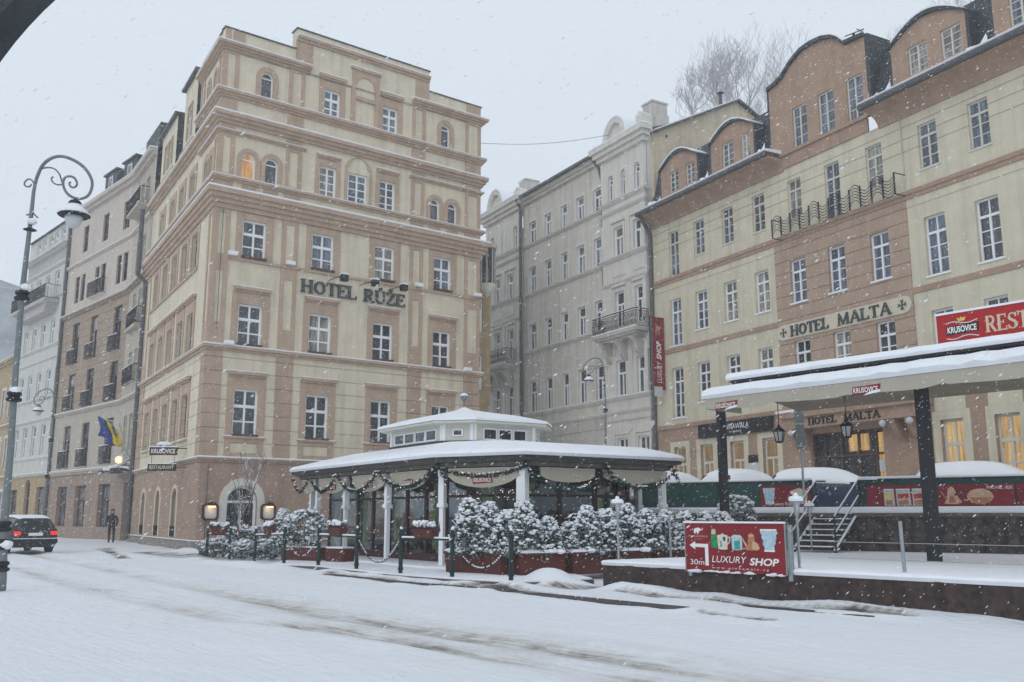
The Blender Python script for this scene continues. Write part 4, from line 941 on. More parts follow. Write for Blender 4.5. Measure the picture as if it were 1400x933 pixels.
def bayw(u0, u1, cs):
    a3 = [(c - .24, c + .24, 19.1, 20.55, 1) for c in np.linspace(u0 + .6, u1 - .9, 3)]
    r3 = [(c - .44, c + .44, 15.68, 17.35) for c in cs]; r2 = [(c - .42, c + .42, 11.6, 13.62) for c in cs]; r1 = [(c - .43, c + .43, 7.82, 9.78) for c in cs]; r0 = [(c - .48, c + .48, 3.4, 5.55) for c in cs]
    mb = MB(); wall(mb, GR, u0, u1, 6.95, 21.9, a3 + r3 + r2 + r1, .22, .18); wall(mb, GR, u0, u1, 1.3, 6.95, r0, .22, .18)
    for u in (u0, u1): mb.box(GR, u - .001, u + .001, 1.3, 21.9, 0, .18)
    mb.build('bay_wall', 'gr_trim', gh)
    FB = Fr(GR.p(0, 0, .18), -29.9, -1)
    for h in a3: window(gh, FB, *h[:4], 'tee', arch=True, w=.05, gm='glass_grey', sur=(h[0] - .12, h[1] + .12, 0, 0, .04), sm='gr_trim')
    for h in r3: window(gh, FB, *h, 'tee', gm='glass_grey', sur=(h[0] - .16, h[1] + .16, h[3] + .2, 0, .05), sm='gr_trim')
    for h in r2: window(gh, FB, *h, 'tee', gm='glass', sur=(h[0] - .16, h[1] + .16, h[3] + .2, 0, .05), sm='gr_trim')
    for h in r1: window(gh, FB, *h, 'tee', gm='glass', sur=(h[0] - .1, h[1] + .1, h[3] + .1, 0, .05), sm='gr_trim')
    for h in r0: window(gh, FB, *h, 'cross', gm='glass', sur=(h[0] - .14, h[1] + .14, h[3] + .14, 0, .05), sm='gr_trim')
    mb = MB()
    us = [u0 + .0, (cs[0] + cs[1]) / 2, u1]
    for u in us:      # pilasters
        a, b = (u, u + .3) if u == u0 else ((u - .3, u) if u == u1 else (u - .18, u + .18))
        for z0, z1 in ((15.66, 17.7), (11.8, 14.0), (7.8, 10.3)): mb.box(FB, a + .003, b - .003, z0, z1, 0, .09)
        mb.box(FB, a + .003, b - .003, 19.0, 21.6, 0, .05)
    for c in cs:      # arched heads over the first floor, keystones over ground floor, panels under sills
        A = arch_pts(c - .68, c + .68, 10.75); q = arch_pts(c - .52, c + .52, 10.6)
        for k in range(10): mb.prism(FB, [A[k], A[k + 1], q[k + 1], q[k]], 0, .08)
        mb.box(FB, c - .55, c + .55, 14.5, 15.2, 0, .04); mb.box(FB, c - .12, c + .12, 5.7, 6.4, 0, .12)
        mb.prism(FB, [(c - .95, 6.05), (c - .6, 5.75), (c + .6, 5.75), (c + .95, 6.05), (c + .95, 6.25), (c - .95, 6.25)], 0, .07)
        mb.box(FB, c - .62, c + .62, 17.62, 17.78, 0, .16); mb.box(FB, c - .6, c + .6, 13.9, 14.05, 0, .14)
    for k in range(4):
        for (a, b) in ((u0 + .02, cs[0] - .66), (cs[0] + .66, cs[1] - .66), (cs[1] + .66, u1 - .02)):
            mb.box(FB, a, b, 1.6 + k * 1.1, 2.55 + k * 1.1, 0, .06)
    mb.build('stucco_ornament', 'gr_trim', gh)
    pth = [GR.p(u1 + .02, 0)[:2], GR.p(u1 + .02, 0, .2)[:2], GR.p(u0 - .02, 0, .2)[:2], GR.p(u0 - .02, 0)[:2]]
    for z0, z1, o_, s_ in ((21.55, 22.35, .5, .09), (18.75, 18.92, .16, .04), (18.2, 18.34, .12, .03), (15.42, 15.6, .16, .04), (14.05, 14.2, .1, 0), (7.6, 7.76, .18, .05), (6.85, 7.0, .12, .03), (6.45, 6.55, .08, 0)):
        cornice(gh, pth, z0, z1, o_, 'gr_trim', steps=3, snow=s_, name='cornice' if z0 > 21 else 'string_course')
    return FB
FB = bayw(.02, 4.0, (.62, 2.45)); FB2 = bayw(13.3, 18.0, (14.55, 16.35))
pm = [xy(GR, 13.28), xy(GR, 4.02)]
for z0, z1, o_, s_ in ((21.7, 22.1, .35, 0), (18.68, 18.86, .15, .04), (15.36, 15.54, .15, .04), (11.6, 11.76, .15, .04), (7.6, 7.78, .15, .04), (6.85, 7.0, .1, .03), (6.2, 6.3, .07, 0)):
    cornice(gh, pm, z0, z1, o_, 'gr_wall', steps=2, snow=s_, name='cornice' if z0 > 21 else 'string_course')
for h in gw:
    r_ = [r[0] for r in rows]
    window(gh, GR, *h, 'tee', gm='glass_pale' if h[2] > 15 else 'glass', sur=(h[0] - .14, h[1] + .14, h[3] + .16, 0, .04), sm='gr_trim')
# eaves and roof
mb = MB(); mb.add([GR.p(4.0, 22.1, .55), GR.p(13.3, 22.1, .55), GR.p(13.3, 24.2, -5), GR.p(4.0, 24.2, -5), GR.p(13.3, 22.1, -11), GR.p(4, 22.1, -11)], [(0, 1, 2, 3), (3, 2, 4, 5)])
for a, b in ((.02, 4.0), (13.3, 18)): mb.add([GR.p(a, 22.4, -.1), GR.p(b, 22.4, -.1), GR.p(b, 24.2, -5), GR.p(a, 24.2, -5)], [(0, 1, 2, 3)])
mb.build('roof', 'snow', gh)
mb = MB(); mb.box(GR, 4.02, 13.3, 22.1, 22.24, .42, .6); mb.tube([GR.p(13.15, 22.05, .55), GR.p(13.1, 21.5, .3), GR.p(13.08, 1.5, .22)], .1, 8); mb.tube([GR.p(4.5, 22.0, .5), GR.p(4.12, 21.3, .25), GR.p(4.08, 20.6, .1)], .08, 6); mb.tube([GR.p(4.12, z, .1) for z in (2, 20.6)], .035, 5); mb.build('gutter', 'gutter', gh)
def round_gable(u0, u1, zt, z0=22.35):
    m_ = (u0 + u1) / 2; A = arch_pts(u0, u1, zt + .0, 14); 
    r_ = (u1 - u0) / 2; A = [(m_ + r_ * math.cos(math.pi * k / 14), z0 + (zt - z0) * math.sin(math.pi * k / 14)) for k in range(15)]
    B = [(m_ + r_ * .72 * math.cos(math.pi * k / 14), z0 + (zt - z0) * .78 * math.sin(math.pi * k / 14)) for k in range(15)]
    mb = MB(); mb.prism(GR, A + [(u0, 21.9), (u1, 21.9)], -.6, .22)
    for k in range(14): mb.prism(GR, [A[k], A[k + 1], B[k + 1], B[k]], .2, .42)
    g = mb.build('round_gable', 'gr_trim', gh)
    D = [(m_ + (r_ + .04) * math.cos(math.pi * k / 14), z0 + (zt + .09 - z0) * math.sin(math.pi * k / 14)) for k in range(15)]
    mb = MB()
    for k in range(14): mb.prism(GR, [A[k], A[k + 1], D[k + 1], D[k]], -2.2, .46)
    mb.build('gable_snow', 'snow', g)
round_gable(1.25, 3.45, 23.75); round_gable(15.3, 17.5, 23.75)
for (a, b, z0, z1) in ((1.25, 2.15, 23.2, 24.75), (15.4, 16.3, 23.2, 24.6)):
    mb = MB(); mb.box(GR, a, b, z0 - 1, z1, -2.6, -1.5); mb.box(GR, a - .06, b + .06, z1, z1 + .12, -2.66, -1.44); mb.box(GR, a - .5, a, z0 - 1, z1 - .9, -2.3, -1.7); mb.build('chimney', 'gr_base', gh, bevel=.02)
for (a, b, z) in ((.1, .75, 23.5), (3.75, 4.0, 23.05), (13.5, 14.3, 23.3)):
    mb = MB(); mb.prism(GR, [(a, 22.3), (b, 22.3), (b, z - .25), ((a + b) / 2, z), (a, z - .25)], -.55, .1); mb.build('parapet_scroll', 'gr_trim', gh)
# balconies
for (fb, a, b) in ((FB, -.05, 3.95), (FB2, 13.8, 17.75)):
    mb = MB(); mb.box(fb, a, b, 11.0, 11.17, 0, .9); mb.box(fb, a + .12, b - .12, 10.88, 11.0, 0, .8); mb.box(fb, a + .3, b - .3, 10.76, 10.88, 0, .65)
    for u in (a + .6, (a + b) / 2, b - .6):
        prof = [(0, 10.76), (.75, 10.76), (.7, 10.6), (.5, 10.4), (.4, 10.0), (.2, 9.8), (0, 9.65)]
        vs = [fb.p(u - .13, z, o) for o, z in prof] + [fb.p(u + .13, z, o) for o, z in prof]; n = len(prof)
        mb.add(vs, [list(range(n)), list(range(n, 2 * n))[::-1]] + [[i, (i + 1) % n, n + (i + 1) % n, n + i] for i in range(n)])
    bs = mb.build('balcony', 'gr_base', gh)
    mb = MB(); z0 = 11.18; h_ = .98
    runs = [(fb.p(a + .04, 0, .86), fb.p(b - .04, 0, .86)), (fb.p(a + .04, 0, 0), fb.p(a + .04, 0, .86)), (fb.p(b - .04, 0, 0), fb.p(b - .04, 0, .86))]
    for p, q in runs:
        p, q = Vector(p), Vector(q); L_ = (q - p).length; n = max(3, int(L_ / .11))
        for z in (z0 + .05, z0 + h_, z0 + h_ - .13): mb.tube([(p.x, p.y, z), (q.x, q.y, z)], .018 if z < z0 + h_ else .028, 4)
        for k in range(n + 1):
            w_ = p + (q - p) * k / n; mb.tube([(w_.x, w_.y, z0 + .05), (w_.x, w_.y, z0 + h_ - .13)], .009, 4)
            if k < n:
                w2 = p + (q - p) * (k + 1) / n; mb.tube([(w_.x, w_.y, z0 + .1), (w2.x, w2.y, z0 + .45), (w_.x, w_.y, z0 + .8)], .009, 4)
    g = mb.build('balcony_railing', 'iron', bs)
    mb = MB(); mb.box(fb, a, b, 11.173, 11.24, .8, .93); mb.box(fb, a, b, z0 + h_ + .03, z0 + h_ + .06, .83, .89); mb.build('balcony_snow', 'snow', bs)
# gable end wall that rises behind the terracotta hotel's roof
EW = Fr(GR.p(-.05, 0, -.35), 60.1, 1)
ge = thing('gable_house', 'plain yellowish gable end wall rising behind the grey house', 'building', EW.p(5, 1.45))
mb = MB(); mb.prism(EW, [(.0, 12), (8.6, 12), (8.6, 24.3), (6.35, 25.35), (0, 22.05)], -.1, .1); mb.build('gable_wall', 'gable_wall', ge)
mb = MB(); mb.prism(EW, [(.0, 22.05), (6.35, 25.35), (6.35, 25.47), (0, 22.17)], -.15, .35); mb.prism(EW, [(6.35, 25.35), (8.6, 24.3), (8.6, 24.42), (6.35, 25.47)], -.15, .35); mb.build('roof_edge', 'gutter', ge)
mb = MB(); mb.prism(EW, [(.0, 22.175), (6.35, 25.475), (6.35, 25.55), (0, 22.25)], -.1, .3); mb.build('roof_snow', 'snow', ge)
mb = MB(); mb.box(EW, 5.5, 5.65, 25.0, 25.9, -.5, -.35); mb.box(EW, 5.42, 5.73, 25.9, 25.98, -.58, -.27); mb.build('flue', 'gutter', ge); mb = MB(); mb.box(EW, .9, 1.02, 22.0, 22.15, .1, .12); mb.build('vent', 'black_print', ge)
# ochre house squeezed between the corner hotel and the grey house
OCo = (-2.6, 49.9); OC = Fr(OCo, d=(.80, .60))
oc = thing('ochre_house', 'narrow strip of an ochre house with a round oriel, squeezed behind the corner hotel', 'building', (OCo[0], OCo[1], 0))
ho = [(1.0, 1.25, z, z + 1.9) for z in (4.5, 8.2, 11.4)]
mb = MB(); wall(mb, OC, 0, 1.75, 0, 16.4, ho); mb.build('wall', 'ochre', oc)
for h in ho: window(oc, OC, *h, 'tee')
mb = MB(); mb.lathe(OC.p(1.5, 13.4, .0), [(.05, 0), (.4, .35), (.5, .6), (.5, .75)], 14); mb.build('oriel_base', 'gr_trim', oc)
mb = MB(); mb.lathe(OC.p(1.5, 14.2, .0), [(.42, 0), (.42, 2.0)], 10); mb.build('oriel', 'glass', oc)
mb = MB()
for k in range(8): a = 2 * math.pi * k / 8; p_ = OC.p(1.5, 0); mb.tube([(p_[0] + .44 * math.cos(a), p_[1] + .44 * math.sin(a), z) for z in (14.15, 16.2)], .05, 5)
mb.lathe(OC.p(1.5, 16.2, 0), [(.55, 0), (.55, .2), (.2, .4)], 12); mb.build('oriel_frame', 'gr_base', oc)

# ================================================================== terracotta and cream hotel on the right
MO = (7.44, 48.0); MA = Fr(MO, 152.3, 1); ML = 27.5
ml = thing('side_hotel', 'wide cream and terracotta hotel with curved gable, dormers and its name on a plaque', 'building', (MO[0], MO[1], 1.45))
mc = [1.87, 3.9, 6.03, 8.14, 10.4, 12.55, 14.72, 17.2, 19.3, 21.45, 23.6, 25.7]; hw = .43
def isb(c): return 9.3 < c < 16
r3 = [(c - .4, c + .4, 13.5 if k in (0, 5) else 14.15, 15.88) for k, c in enumerate(mc)]
r2 = [(c - .45, c + .45, 9.9 if k == 0 else (10.06 if c > 16 else 10.4), 12.28) for k, c in enumerate(mc)]
r1 = [(c - .45, c + .45, 6.25 if k == 0 else 6.85, 8.76) for k, c in enumerate(mc)]
r0 = [(c - .46, c + .46, 2.4, 4.79) for k, c in enumerate(mc) if not isb(c)]
door = [(10.5, 14.2, 1.5, 4.75)]
mb = MB()
wall(mb, MA, 0, 9.05, 5.92, 13.45, r2 + r1); wall(mb, MA, 16.05, ML, 5.92, 13.45, r2 + r1); mb.build('wall', 'ml_cream', ml)
mb = MB(); wall(mb, MA, 0, ML, 13.45, 16.5, r3); mb.build('third_floor_wall', 'ml_cream_lined', ml)
mb = MB(); wall(mb, MA, 9.05, 16.05, 5.92, 13.15, r2 + r1, .22, .05); wall(mb, MA, 9.05, 16.05, 13.15, 13.45, [], .2, 0)
for u in (9.05, 16.05): mb.box(MA, u - .001, u + .001, 5.92, 13.15, -.02, .05)
mb.box(MA, 9.05, 16.05, 13.148, 13.152, -.02, .05)
mb.build('centre_wall', 'ml_terra_lined', ml)
mb = MB(); wall(mb, MA, 0, ML, 1.2, 5.92, r0 + door, .3); mb.build('ground_floor_wall', 'ml_terra', ml)
body(ml, MA, 0, ML, 1.2, 17.5, 11, 'ml_cream')
MB5 = Fr(MA.p(0, 0, .05), 152.3, 1)
for h in r3: window(ml, MA, *h, 'six', rec=.14, fm='cream_paint', gm='glass_blue', w=.06, sill=.04)
for h in r2 + r1:
    cb = isb((h[0] + h[1]) / 2); window(ml, MB5 if cb else MA, *h, 'six', rec=.18, w=.065, gm='glass_blue' if h[2] > 9 else 'glass', sill=.06, sur=None if cb else (h[0] - .12, h[1] + .12, h[3] + .12, .1, .012), sm='ml_cream')
for k, h in enumerate(r0):
    near_ = h[0] > 16; window(ml, MA, *h, 'cross' if near_ else 'tee', rec=.2, fm='cream_paint', gm='lit_window' if near_ else 'lit_dim', label='window lit warm yellow' if near_ else None, sur=(h[0] - .3, h[1] + .3, 5.05 if not near_ else 5.1, .9, .03), sm='ml_cream')
mb = MB()
for c in mc:
    if c > 16: mb.box(MA, c - .62, c + .62, 5.103, 5.62, -.05, .03)
mb.build('cream_panel', 'ml_cream', ml)
pM = [MO, xy(MA, ML)]
cornice(ml, pM, 5.72, 5.92, .08, 'ml_terra', steps=1, name='string_course', snow=.0)
cornice(ml, [MO, xy(MA, 9.04)], 9.54, 9.76, .05, 'ml_terra', steps=1, name='string_course', snow=.0); cornice(ml, [xy(MA, 16.06), xy(MA, ML)], 9.54, 9.76, .05, 'ml_terra', steps=1, name='string_course', snow=0)
cornice(ml, pM, 13.17, 13.5, .09, 'ml_terra', steps=2, name='string_course', snow=.0)
cornice(ml, [MO, xy(MA, 9.04)], 12.86, 12.9, .03, 'ml_cream', steps=1, name='string_course', snow=.0); cornice(ml, [xy(MA, 16.06), xy(MA, ML)], 12.86, 12.9, .03, 'ml_cream', steps=1, name='string_course', snow=0)
cove = [(-.02, 16.4), (.06, 16.4), (.1, 16.55), (.22, 16.72), (.42, 16.85), (.7, 16.93), (.9, 16.95), (.9, 17.0), (-.02, 17.0)]
for a, b in ((.12, 9.85), (15.1, ML)):
    mb = MB(); mb.sweep([xy(MA, a), xy(MA, b)], cove); mb.build('coved_eaves', 'ml_terra', ml)
    mb = MB(); mb.sweep([xy(MA, a - .1), xy(MA, b)], [(.3, 17.003), (1.04, 17.003), (1.08, 17.08), (1.06, 17.2), (.3, 17.16)]); mb.build('gutter', 'gutter', ml)
    mb = MB(); mb.sweep([xy(MA, a - .1), xy(MA, b)], [(-.03, 17.22), (1.03, 17.205), (1.08, 17.25), (.98, 17.33), (-.03, 17.4)]); mb.build('eaves_snow', 'snow', ml)
mb = MB(); mb.box(MA, 9.3, 14.6, 16.5, 17.05, -.02, .07); mb.build('centre_frieze', 'ml_terra', ml)
# mansard roof
mb = MB()
for a, b in ((-.3, 9.4), (14.5, ML)): mb.add([MA.p(a, 17.1, -.05), MA.p(b, 17.1, -.05), MA.p(b, 20.05, -.75), MA.p(a, 20.05, -.75)], [(0, 1, 2, 3)])
mb.add([MA.p(-.3, 20.05, -.75), MA.p(ML, 20.05, -.75), MA.p(ML, 21.6, -6), MA.p(-.3, 21.6, -6), MA.p(-.3, 17.5, -6), MA.p(-.3, 17.5, -.05)], [(0, 1, 2, 3), (0, 3, 4, 5)])
mb.build('mansard_roof', 'slate', ml)
def dormer(u0, u1, ze, zc_, wins, o=.12):
    n = 14; top = [(u1 + (u0 - u1) * k / n, ze + (zc_ - ze) * math.sin(math.pi * k / n)) for k in range(n + 1)]
    mb = MB(); wall(mb, MA, u0, u1, 17.3, ze, wins, .2, o)
    P = MA.p; m_ = ((u0 + u1) / 2)
    mb.add([P(u, z, o) for u, z in top], [list(range(n + 1))])
    d_ = mb.build('dormer', 'ml_terra', ml)
    mb = MB(); top2 = [(u1 + .12 + (u0 - u1 - .24) * k / n, ze - .02 + (zc_ + .17 - ze) * math.sin(math.pi * k / n)) for k in range(n + 1)]
    for k in range(n): mb.prism(MA, [top[k], top[k + 1], top2[k + 1], top2[k]], -3.5, o + .14)
    mb.box(MA, u0 - .12, u0, 17.2, ze, -2.5, o - .01); mb.box(MA, u1, u1 + .12, 17.2, ze, -2.5, o - .01); mb.build('dormer_roof', 'slate', d_)
    mb = MB(); k0 = 1
    for k in range(k0, n - 1):
        a, b = top2[k], top2[k + 1]; mb.prism(MA, [a, b, (b[0], b[1] + .07), (a[0], a[1] + .07)], -1.2, o + .16)
    mb.build('dormer_snow', 'snow', d_)
    FD = Fr(P(0, 0, o), 152.3, 1)
    for w_ in wins: window(ml, FD, *w_, 'six' if w_[1] - w_[0] > 5 else 'eight', rec=.12, fm='cream_paint', gm='glass_blue', w=.06)
dormer(1.15, 4.1, 19.3, 19.85, [(1.85, 2.6, 17.9, 19.0), (3.2, 3.9, 17.9, 19.0)])
dormer(5.2, 8.2, 19.3, 19.85, [(6.0, 6.8, 17.85, 19.02), (7.35, 7.95, 17.85, 19.02)])
dormer(16.0, 19.25, 19.35, 19.95, [(16.75, 17.6, 17.85, 19.02), (18.2, 19.05, 17.85, 19.02)])
dormer(20.3, 23.6, 19.35, 19.95, [(20.9, 21.75, 17.85, 19.02), (22.3, 23.1, 17.85, 19.02)])
# snow drifts lying on the eaves between dormers
mb = MB()
for u in (.75, 4.6, 8.6, 15.6, 19.75, 24.1):
    for k in range(0 if 15 < u < 16 else 5): mb.blob(MA.p(u + random.uniform(-.3, .3), 17.4 + random.uniform(0, .1), .35 + random.uniform(-.2, .2)), (random.uniform(.15, .35), .22, random.uniform(.12, .3)), 8, 5)
    mb.add([MA.p(u - .4, 17.35, .3), MA.p(u + .45, 17.35, .3), MA.p(u + .3, 17.65, .12), MA.p(u + .12, 18.2, -.05), MA.p(u - .2, 17.7, .05)], [(0, 1, 2, 3, 4)])
mb.build('snow_drift', 'snow', ml)
# curved gable
gw3 = [(10.62, 11.45, 17.22, 19.03), (12.12, 12.98, 17.22, 19.05), (13.68, 14.5, 17.22, 19.07)]
mb = MB(); wall(mb, MA, 9.26, 14.75, 17.05, 19.6, gw3, .18, .07)
out = [(14.75, 19.6), (14.75, 20.5), (14.3, 20.55), (13.75, 20.6), (13.45, 20.95), (13.1, 21.2), (12.6, 21.38), (12.0, 21.45), (11.4, 21.4), (10.9, 21.2), (10.5, 20.95), (10.15, 20.65), (9.7, 20.5), (9.26, 20.42), (9.26, 19.6)]
P = MA.p; mb.add([P(u, z, .07) for u, z in out], [list(range(len(out)))]); g_ = mb.build('curved_gable', 'ml_terra', ml)
mb = MB()
for k in range(1, len(out) - 2):
    a, b = out[k], out[k + 1]; mb.prism(MA, [a, b, (b[0], b[1] + .16), (a[0], a[1] + .16)], -2.8, .22)
mb.box(MA, 9.12, 9.255, 17.7, 20.5, -2.8, .06); mb.box(MA, 14.755, 14.9, 17.7, 20.6, -2.8, .06); mb.build('gable_roof', 'slate', g_)
mb = MB()
for k in range(3, len(out) - 5):
    a, b = out[k], out[k + 1]; mb.prism(MA, [(a[0], a[1] + .165), (b[0], b[1] + .165), (b[0], b[1] + .2), (a[0], a[1] + .2)], -2.6, .2)
mb.build('gable_snow', 'snow', g_)
for h in gw3: window(ml, Fr(P(0, 0, .07), 152.3, 1), *h, 'eight', rec=.12, fm='cream_paint', gm='glass_blue', w=.06)
mb = MB(); mb.box(MA, 9.3, 14.75, 17.06, 17.2, .07, .16); mb.build('gable_sill', 'ml_terra', ml)
mb = MB(); mb.tube([MA.p(13.75, 20.7, -.5), MA.p(13.75, 21.25, -.5)], .06, 6); mb.tube([MA.p(13.3, 21.35, -.5), MA.p(14.3, 21.2, -.5)], .025, 5); mb.tube([MA.p(14.1, 21.2, -.7), MA.p(14.1, 21.25, -.3)], .02, 5); mb.build('aerial', 'iron', ml)
# name plaque
pl = [(9.25, 9.02), (9.12, 9.14), (9.08, 9.22), (9.12, 9.31), (9.25, 9.43)]
mb = MB(); zz0, zz1 = 8.88, 9.53; n = 8; m0, m1 = 9.35, 15.68; rr = (zz1 - zz0) / 2; zc = (zz0 + zz1) / 2
poly = [(m1 + rr * math.cos(t), zc + rr * math.sin(t)) for t in [-math.pi / 2 + math.pi * k / n for k in range(n + 1)]] + [(m0 + rr * math.cos(t), zc + rr * math.sin(t)) for t in [math.pi / 2 + math.pi * k / n for k in range(n + 1)]]
mb.prism(MA, poly, .05, .1); mb.prism(MA, [(u, z) for u, z in poly], .05, .1); mb = MB(); mb.prism(MA, poly, .05, .1); pq = mb.build('name_plaque', 'ml_cream', ml)
mb = MB(); serif_text(mb, MA, 'HOTEL', 9.85, 12.0, 8.97, .46, .1, .15); mb.build1('plaque_lettering', 'slate', pq); mb = MB(); serif_text(mb, MA, 'MALTA', 12.45, 15.1, 8.97, .46, .1, .15); mb.build1('plaque_lettering', 'slate', pq); mb = MB()
for uc in (9.42, 15.6):
    for k in range(4):
        a = math.pi / 2 * k; pts = [(0, 0), (.07, .2), (.0, .15), (-.07, .2)]; mb.prism(MA, [(uc + math.cos(a) * x - math.sin(a) * y, zc + math.sin(a) * x + math.cos(a) * y) for x, y in pts], .1, .13 + .001 * k)
mb.build('plaque_cross', 'slate', pq)
# wavy iron balcony in front of the centre windows
mb = MB(); bo = .62; n = 12; a0, b0 = 9.6, 16.1; hz = .86; zb = 13.3
for k in range(n + 1):
    u = a0 + (b0 - a0) * k / n; mb.tube([MA.p(u, zb, bo), MA.p(u, zb + hz, bo)], .035, 5)
    if k < n:
        w_ = (b0 - a0) / n
        for j in range(6):
            pts = []; zj = zb + .12 + j * .125
            for q in range(9): f = q / 8; pts.append(MA.p(u + w_ * f, zj + (.22 if (k % 2 == 0) else -.16) * math.sin(math.pi * f), bo))
            mb.tube(pts, .017, 4, caps=False)
for u in (a0, b0): mb.tube([MA.p(u, zb + .02, 0), MA.p(u, zb + .02, bo)], .02, 5); mb.tube([MA.p(u, zb + hz, 0), MA.p(u, zb + hz, bo)], .02, 5)
mb.build('wavy_balcony_railing', 'iron', ml)
mb = MB(); mb.tube([MA.p(.3, 16.98, .95), MA.p(.25, 16.7, .7), MA.p(.05, 16.2, .15), MA.p(.05, 15.8, .12), MA.p(.0, 1.5, .12)], .1, 8); mb.build('drainpipe', 'gutter', ml)
mb = MB(); mb.tube([MA.p(16.08, 13.5, .04), MA.p(16.08, 16.4, .04)], .03, 5); mb.build('cable', 'gr_base', ml)
# dark shop board and poster
bd = thing('shop_board', 'long black shop fascia board with white lettering on the terracotta hotel', 'sign', MA.p(6, 5.0, .1))
mb = MB(); mb.box(MA, 3.5, 8.5, 5.08, 5.72, .09, .18); mb.build('board', 'black_print', bd)
text(MA, 'PINNAWALA', 5.25, 7.05, 5.34, .26, .185, 'white_print', bd); text(MA, 'H O M E', 5.75, 6.55, 5.17, .1, .185, 'white_print', bd)
ps = thing('wall_poster', 'white and black poster on the terracotta hotel between the shop windows', 'poster', MA.p(7.1, 3, .1))
mb = MB(); mb.box(MA, 6.78, 7.4, 2.6, 3.75, .004, .06); mb.build('sheet', 'milk_glass', ps); mb = MB(); mb.box(MA, 6.78, 7.4, 3.753, 4.1, .004, .06); mb.build('header', 'black_print', ps)
# entrance porch
po = thing('entrance_porch', 'terracotta porch with snow on top and dark raised lettering at the hotel entrance', 'porch', MA.p(12.4, 1.45, .5))
mb = MB(); mb.box(MA, 9.6, 16.5, 5.4, 5.62, .01, .9); mb.box(MA, 9.75, 16.35, 4.95, 5.4, .01, .75); mb.build('entablature', 'ml_terra', po)
mb = MB()
for u in (10.0, 10.5, 15.2, 15.9):
    prof = [(0, 4.95), (.7, 4.95), (.66, 4.8), (.55, 4.65), (.3, 4.3), (0, 4.1)]; vs = [MA.p(u - .12, z, o + .01) for o, z in prof] + [MA.p(u + .12, z, o + .01) for o, z in prof]; n = 6
    mb.add(vs, [list(range(n)), list(range(n, 2 * n))[::-1]] + [[i, (i + 1) % n, n + (i + 1) % n, n + i] for i in range(n)])
mb.build('bracket', 'ml_terra', po)
mb = MB(); mb.box(MA, 9.55, 16.55, 5.623, 5.74, .02, .96); mb.build('snow_cover', 'snow', po, bevel=.03)
mb = MB(); serif_text(mb, MA, 'HOTEL', 11.2, 12.7, 5.04, .28, .75, .79); serif_text(mb, MA, 'MALTA', 13.05, 14.8, 5.04, .28, .75, .79); mb.build('lettering', 'black_print', po)
for u in (10.25, 14.9, 16.1):
    mb = MB(); mb.blob(MA.p(u, 4.8, .8), .13, 10, 8, 0); mb.build('globe_lamp', 'milk_glass', po)
mb = MB(); mb.box(MA, 10.5, 14.2, 1.5, 4.75, -.3, -.27); mb.build('door_glass', 'glass', po)
mb = MB(); mb.box(MA, 13.75, 14.15, 2.0, 4.6, -.268, -.25); mb.box(MA, 12.3, 13.3, 3.95, 4.6, -.268, -.25); mb.build('lit_door_panel', 'lit_window', po)
mb = MB()
for u in (10.5, 11.05, 11.9, 12.8, 13.65, 14.12): mb.box(MA, u, u + .1, 1.5, 4.75, -.265, -.17)
for z in (3.75, 4.67, 2.0): mb.box(MA, 10.5, 14.2, z, z + .09, -.262, -.18)
mb.build('door_frame', 'brown_wood', po)
mb = MB(); mb.box(MA, 13.8, 14.1, 3.1, 3.55, -.168, -.16); mb.build('notice', 'milk_glass', po)
# narrow red banner hung between grey house and terracotta hotel
bn = thing('vertical_banner', 'narrow dark red vertical banner with white lettering beside the balcony', 'banner', MA.p(.2, 7, .2))
BN = Fr(MA.p(1.0, 0, .86), d=tuple(-MA.n))
bz0, bz1 = 7.75, 11.4
VW = aty(893, 460, BN.o.y); u0_ = .02; u1_ = .72
mb = MB(); mb.box(BN, u0_, u1_, bz0, bz1, -.02, .02); mb.build('cloth', 'red_print', bn)
text(BN, 'SHOP', .2, .5, 9.25, .95, .023, 'white_print', bn, vertical=True, bold=.025, shear=.2); text(BN, 'LUXURY', .2, .5, 8.05, 1.1, .023, 'white_print', bn, vertical=True, shear=.2)
mb = MB(); mb.tube([BN.p(-.15, bz1 + .02, 0), BN.p(.75, bz1 + .02, 0)], .025, 6); mb.tube([BN.p(-.15, bz0 - .02, 0), BN.p(.75, bz0 - .02, 0)], .025, 6); mb.tube([BN.p(-.15, z, 0) for z in (bz0 - .1, bz1 + .1)], .03, 6); mb.build('bracket', 'iron', bn)
mb = MB(); mb.blob(BN.p(.3, 10.85, .03), (.18, .03, .14), 8, 6, .1); mb.box(BN, .18, .24, 10.5, 10.8, .02, .035); mb.box(BN, .36, .42, 10.5, 10.8, .02, .035); mb.tube([BN.p(.45, 10.85, .03), BN.p(.55, 10.95, .03), BN.p(.52, 11.1, .03)], .025, 5); mb.build('elephant_emblem', 'copper', bn)
mb = MB(); mb.box(BN, .02, .5, 7.35, 7.85, .03, .06); mb.build('small_notice', 'milk_glass', bn)

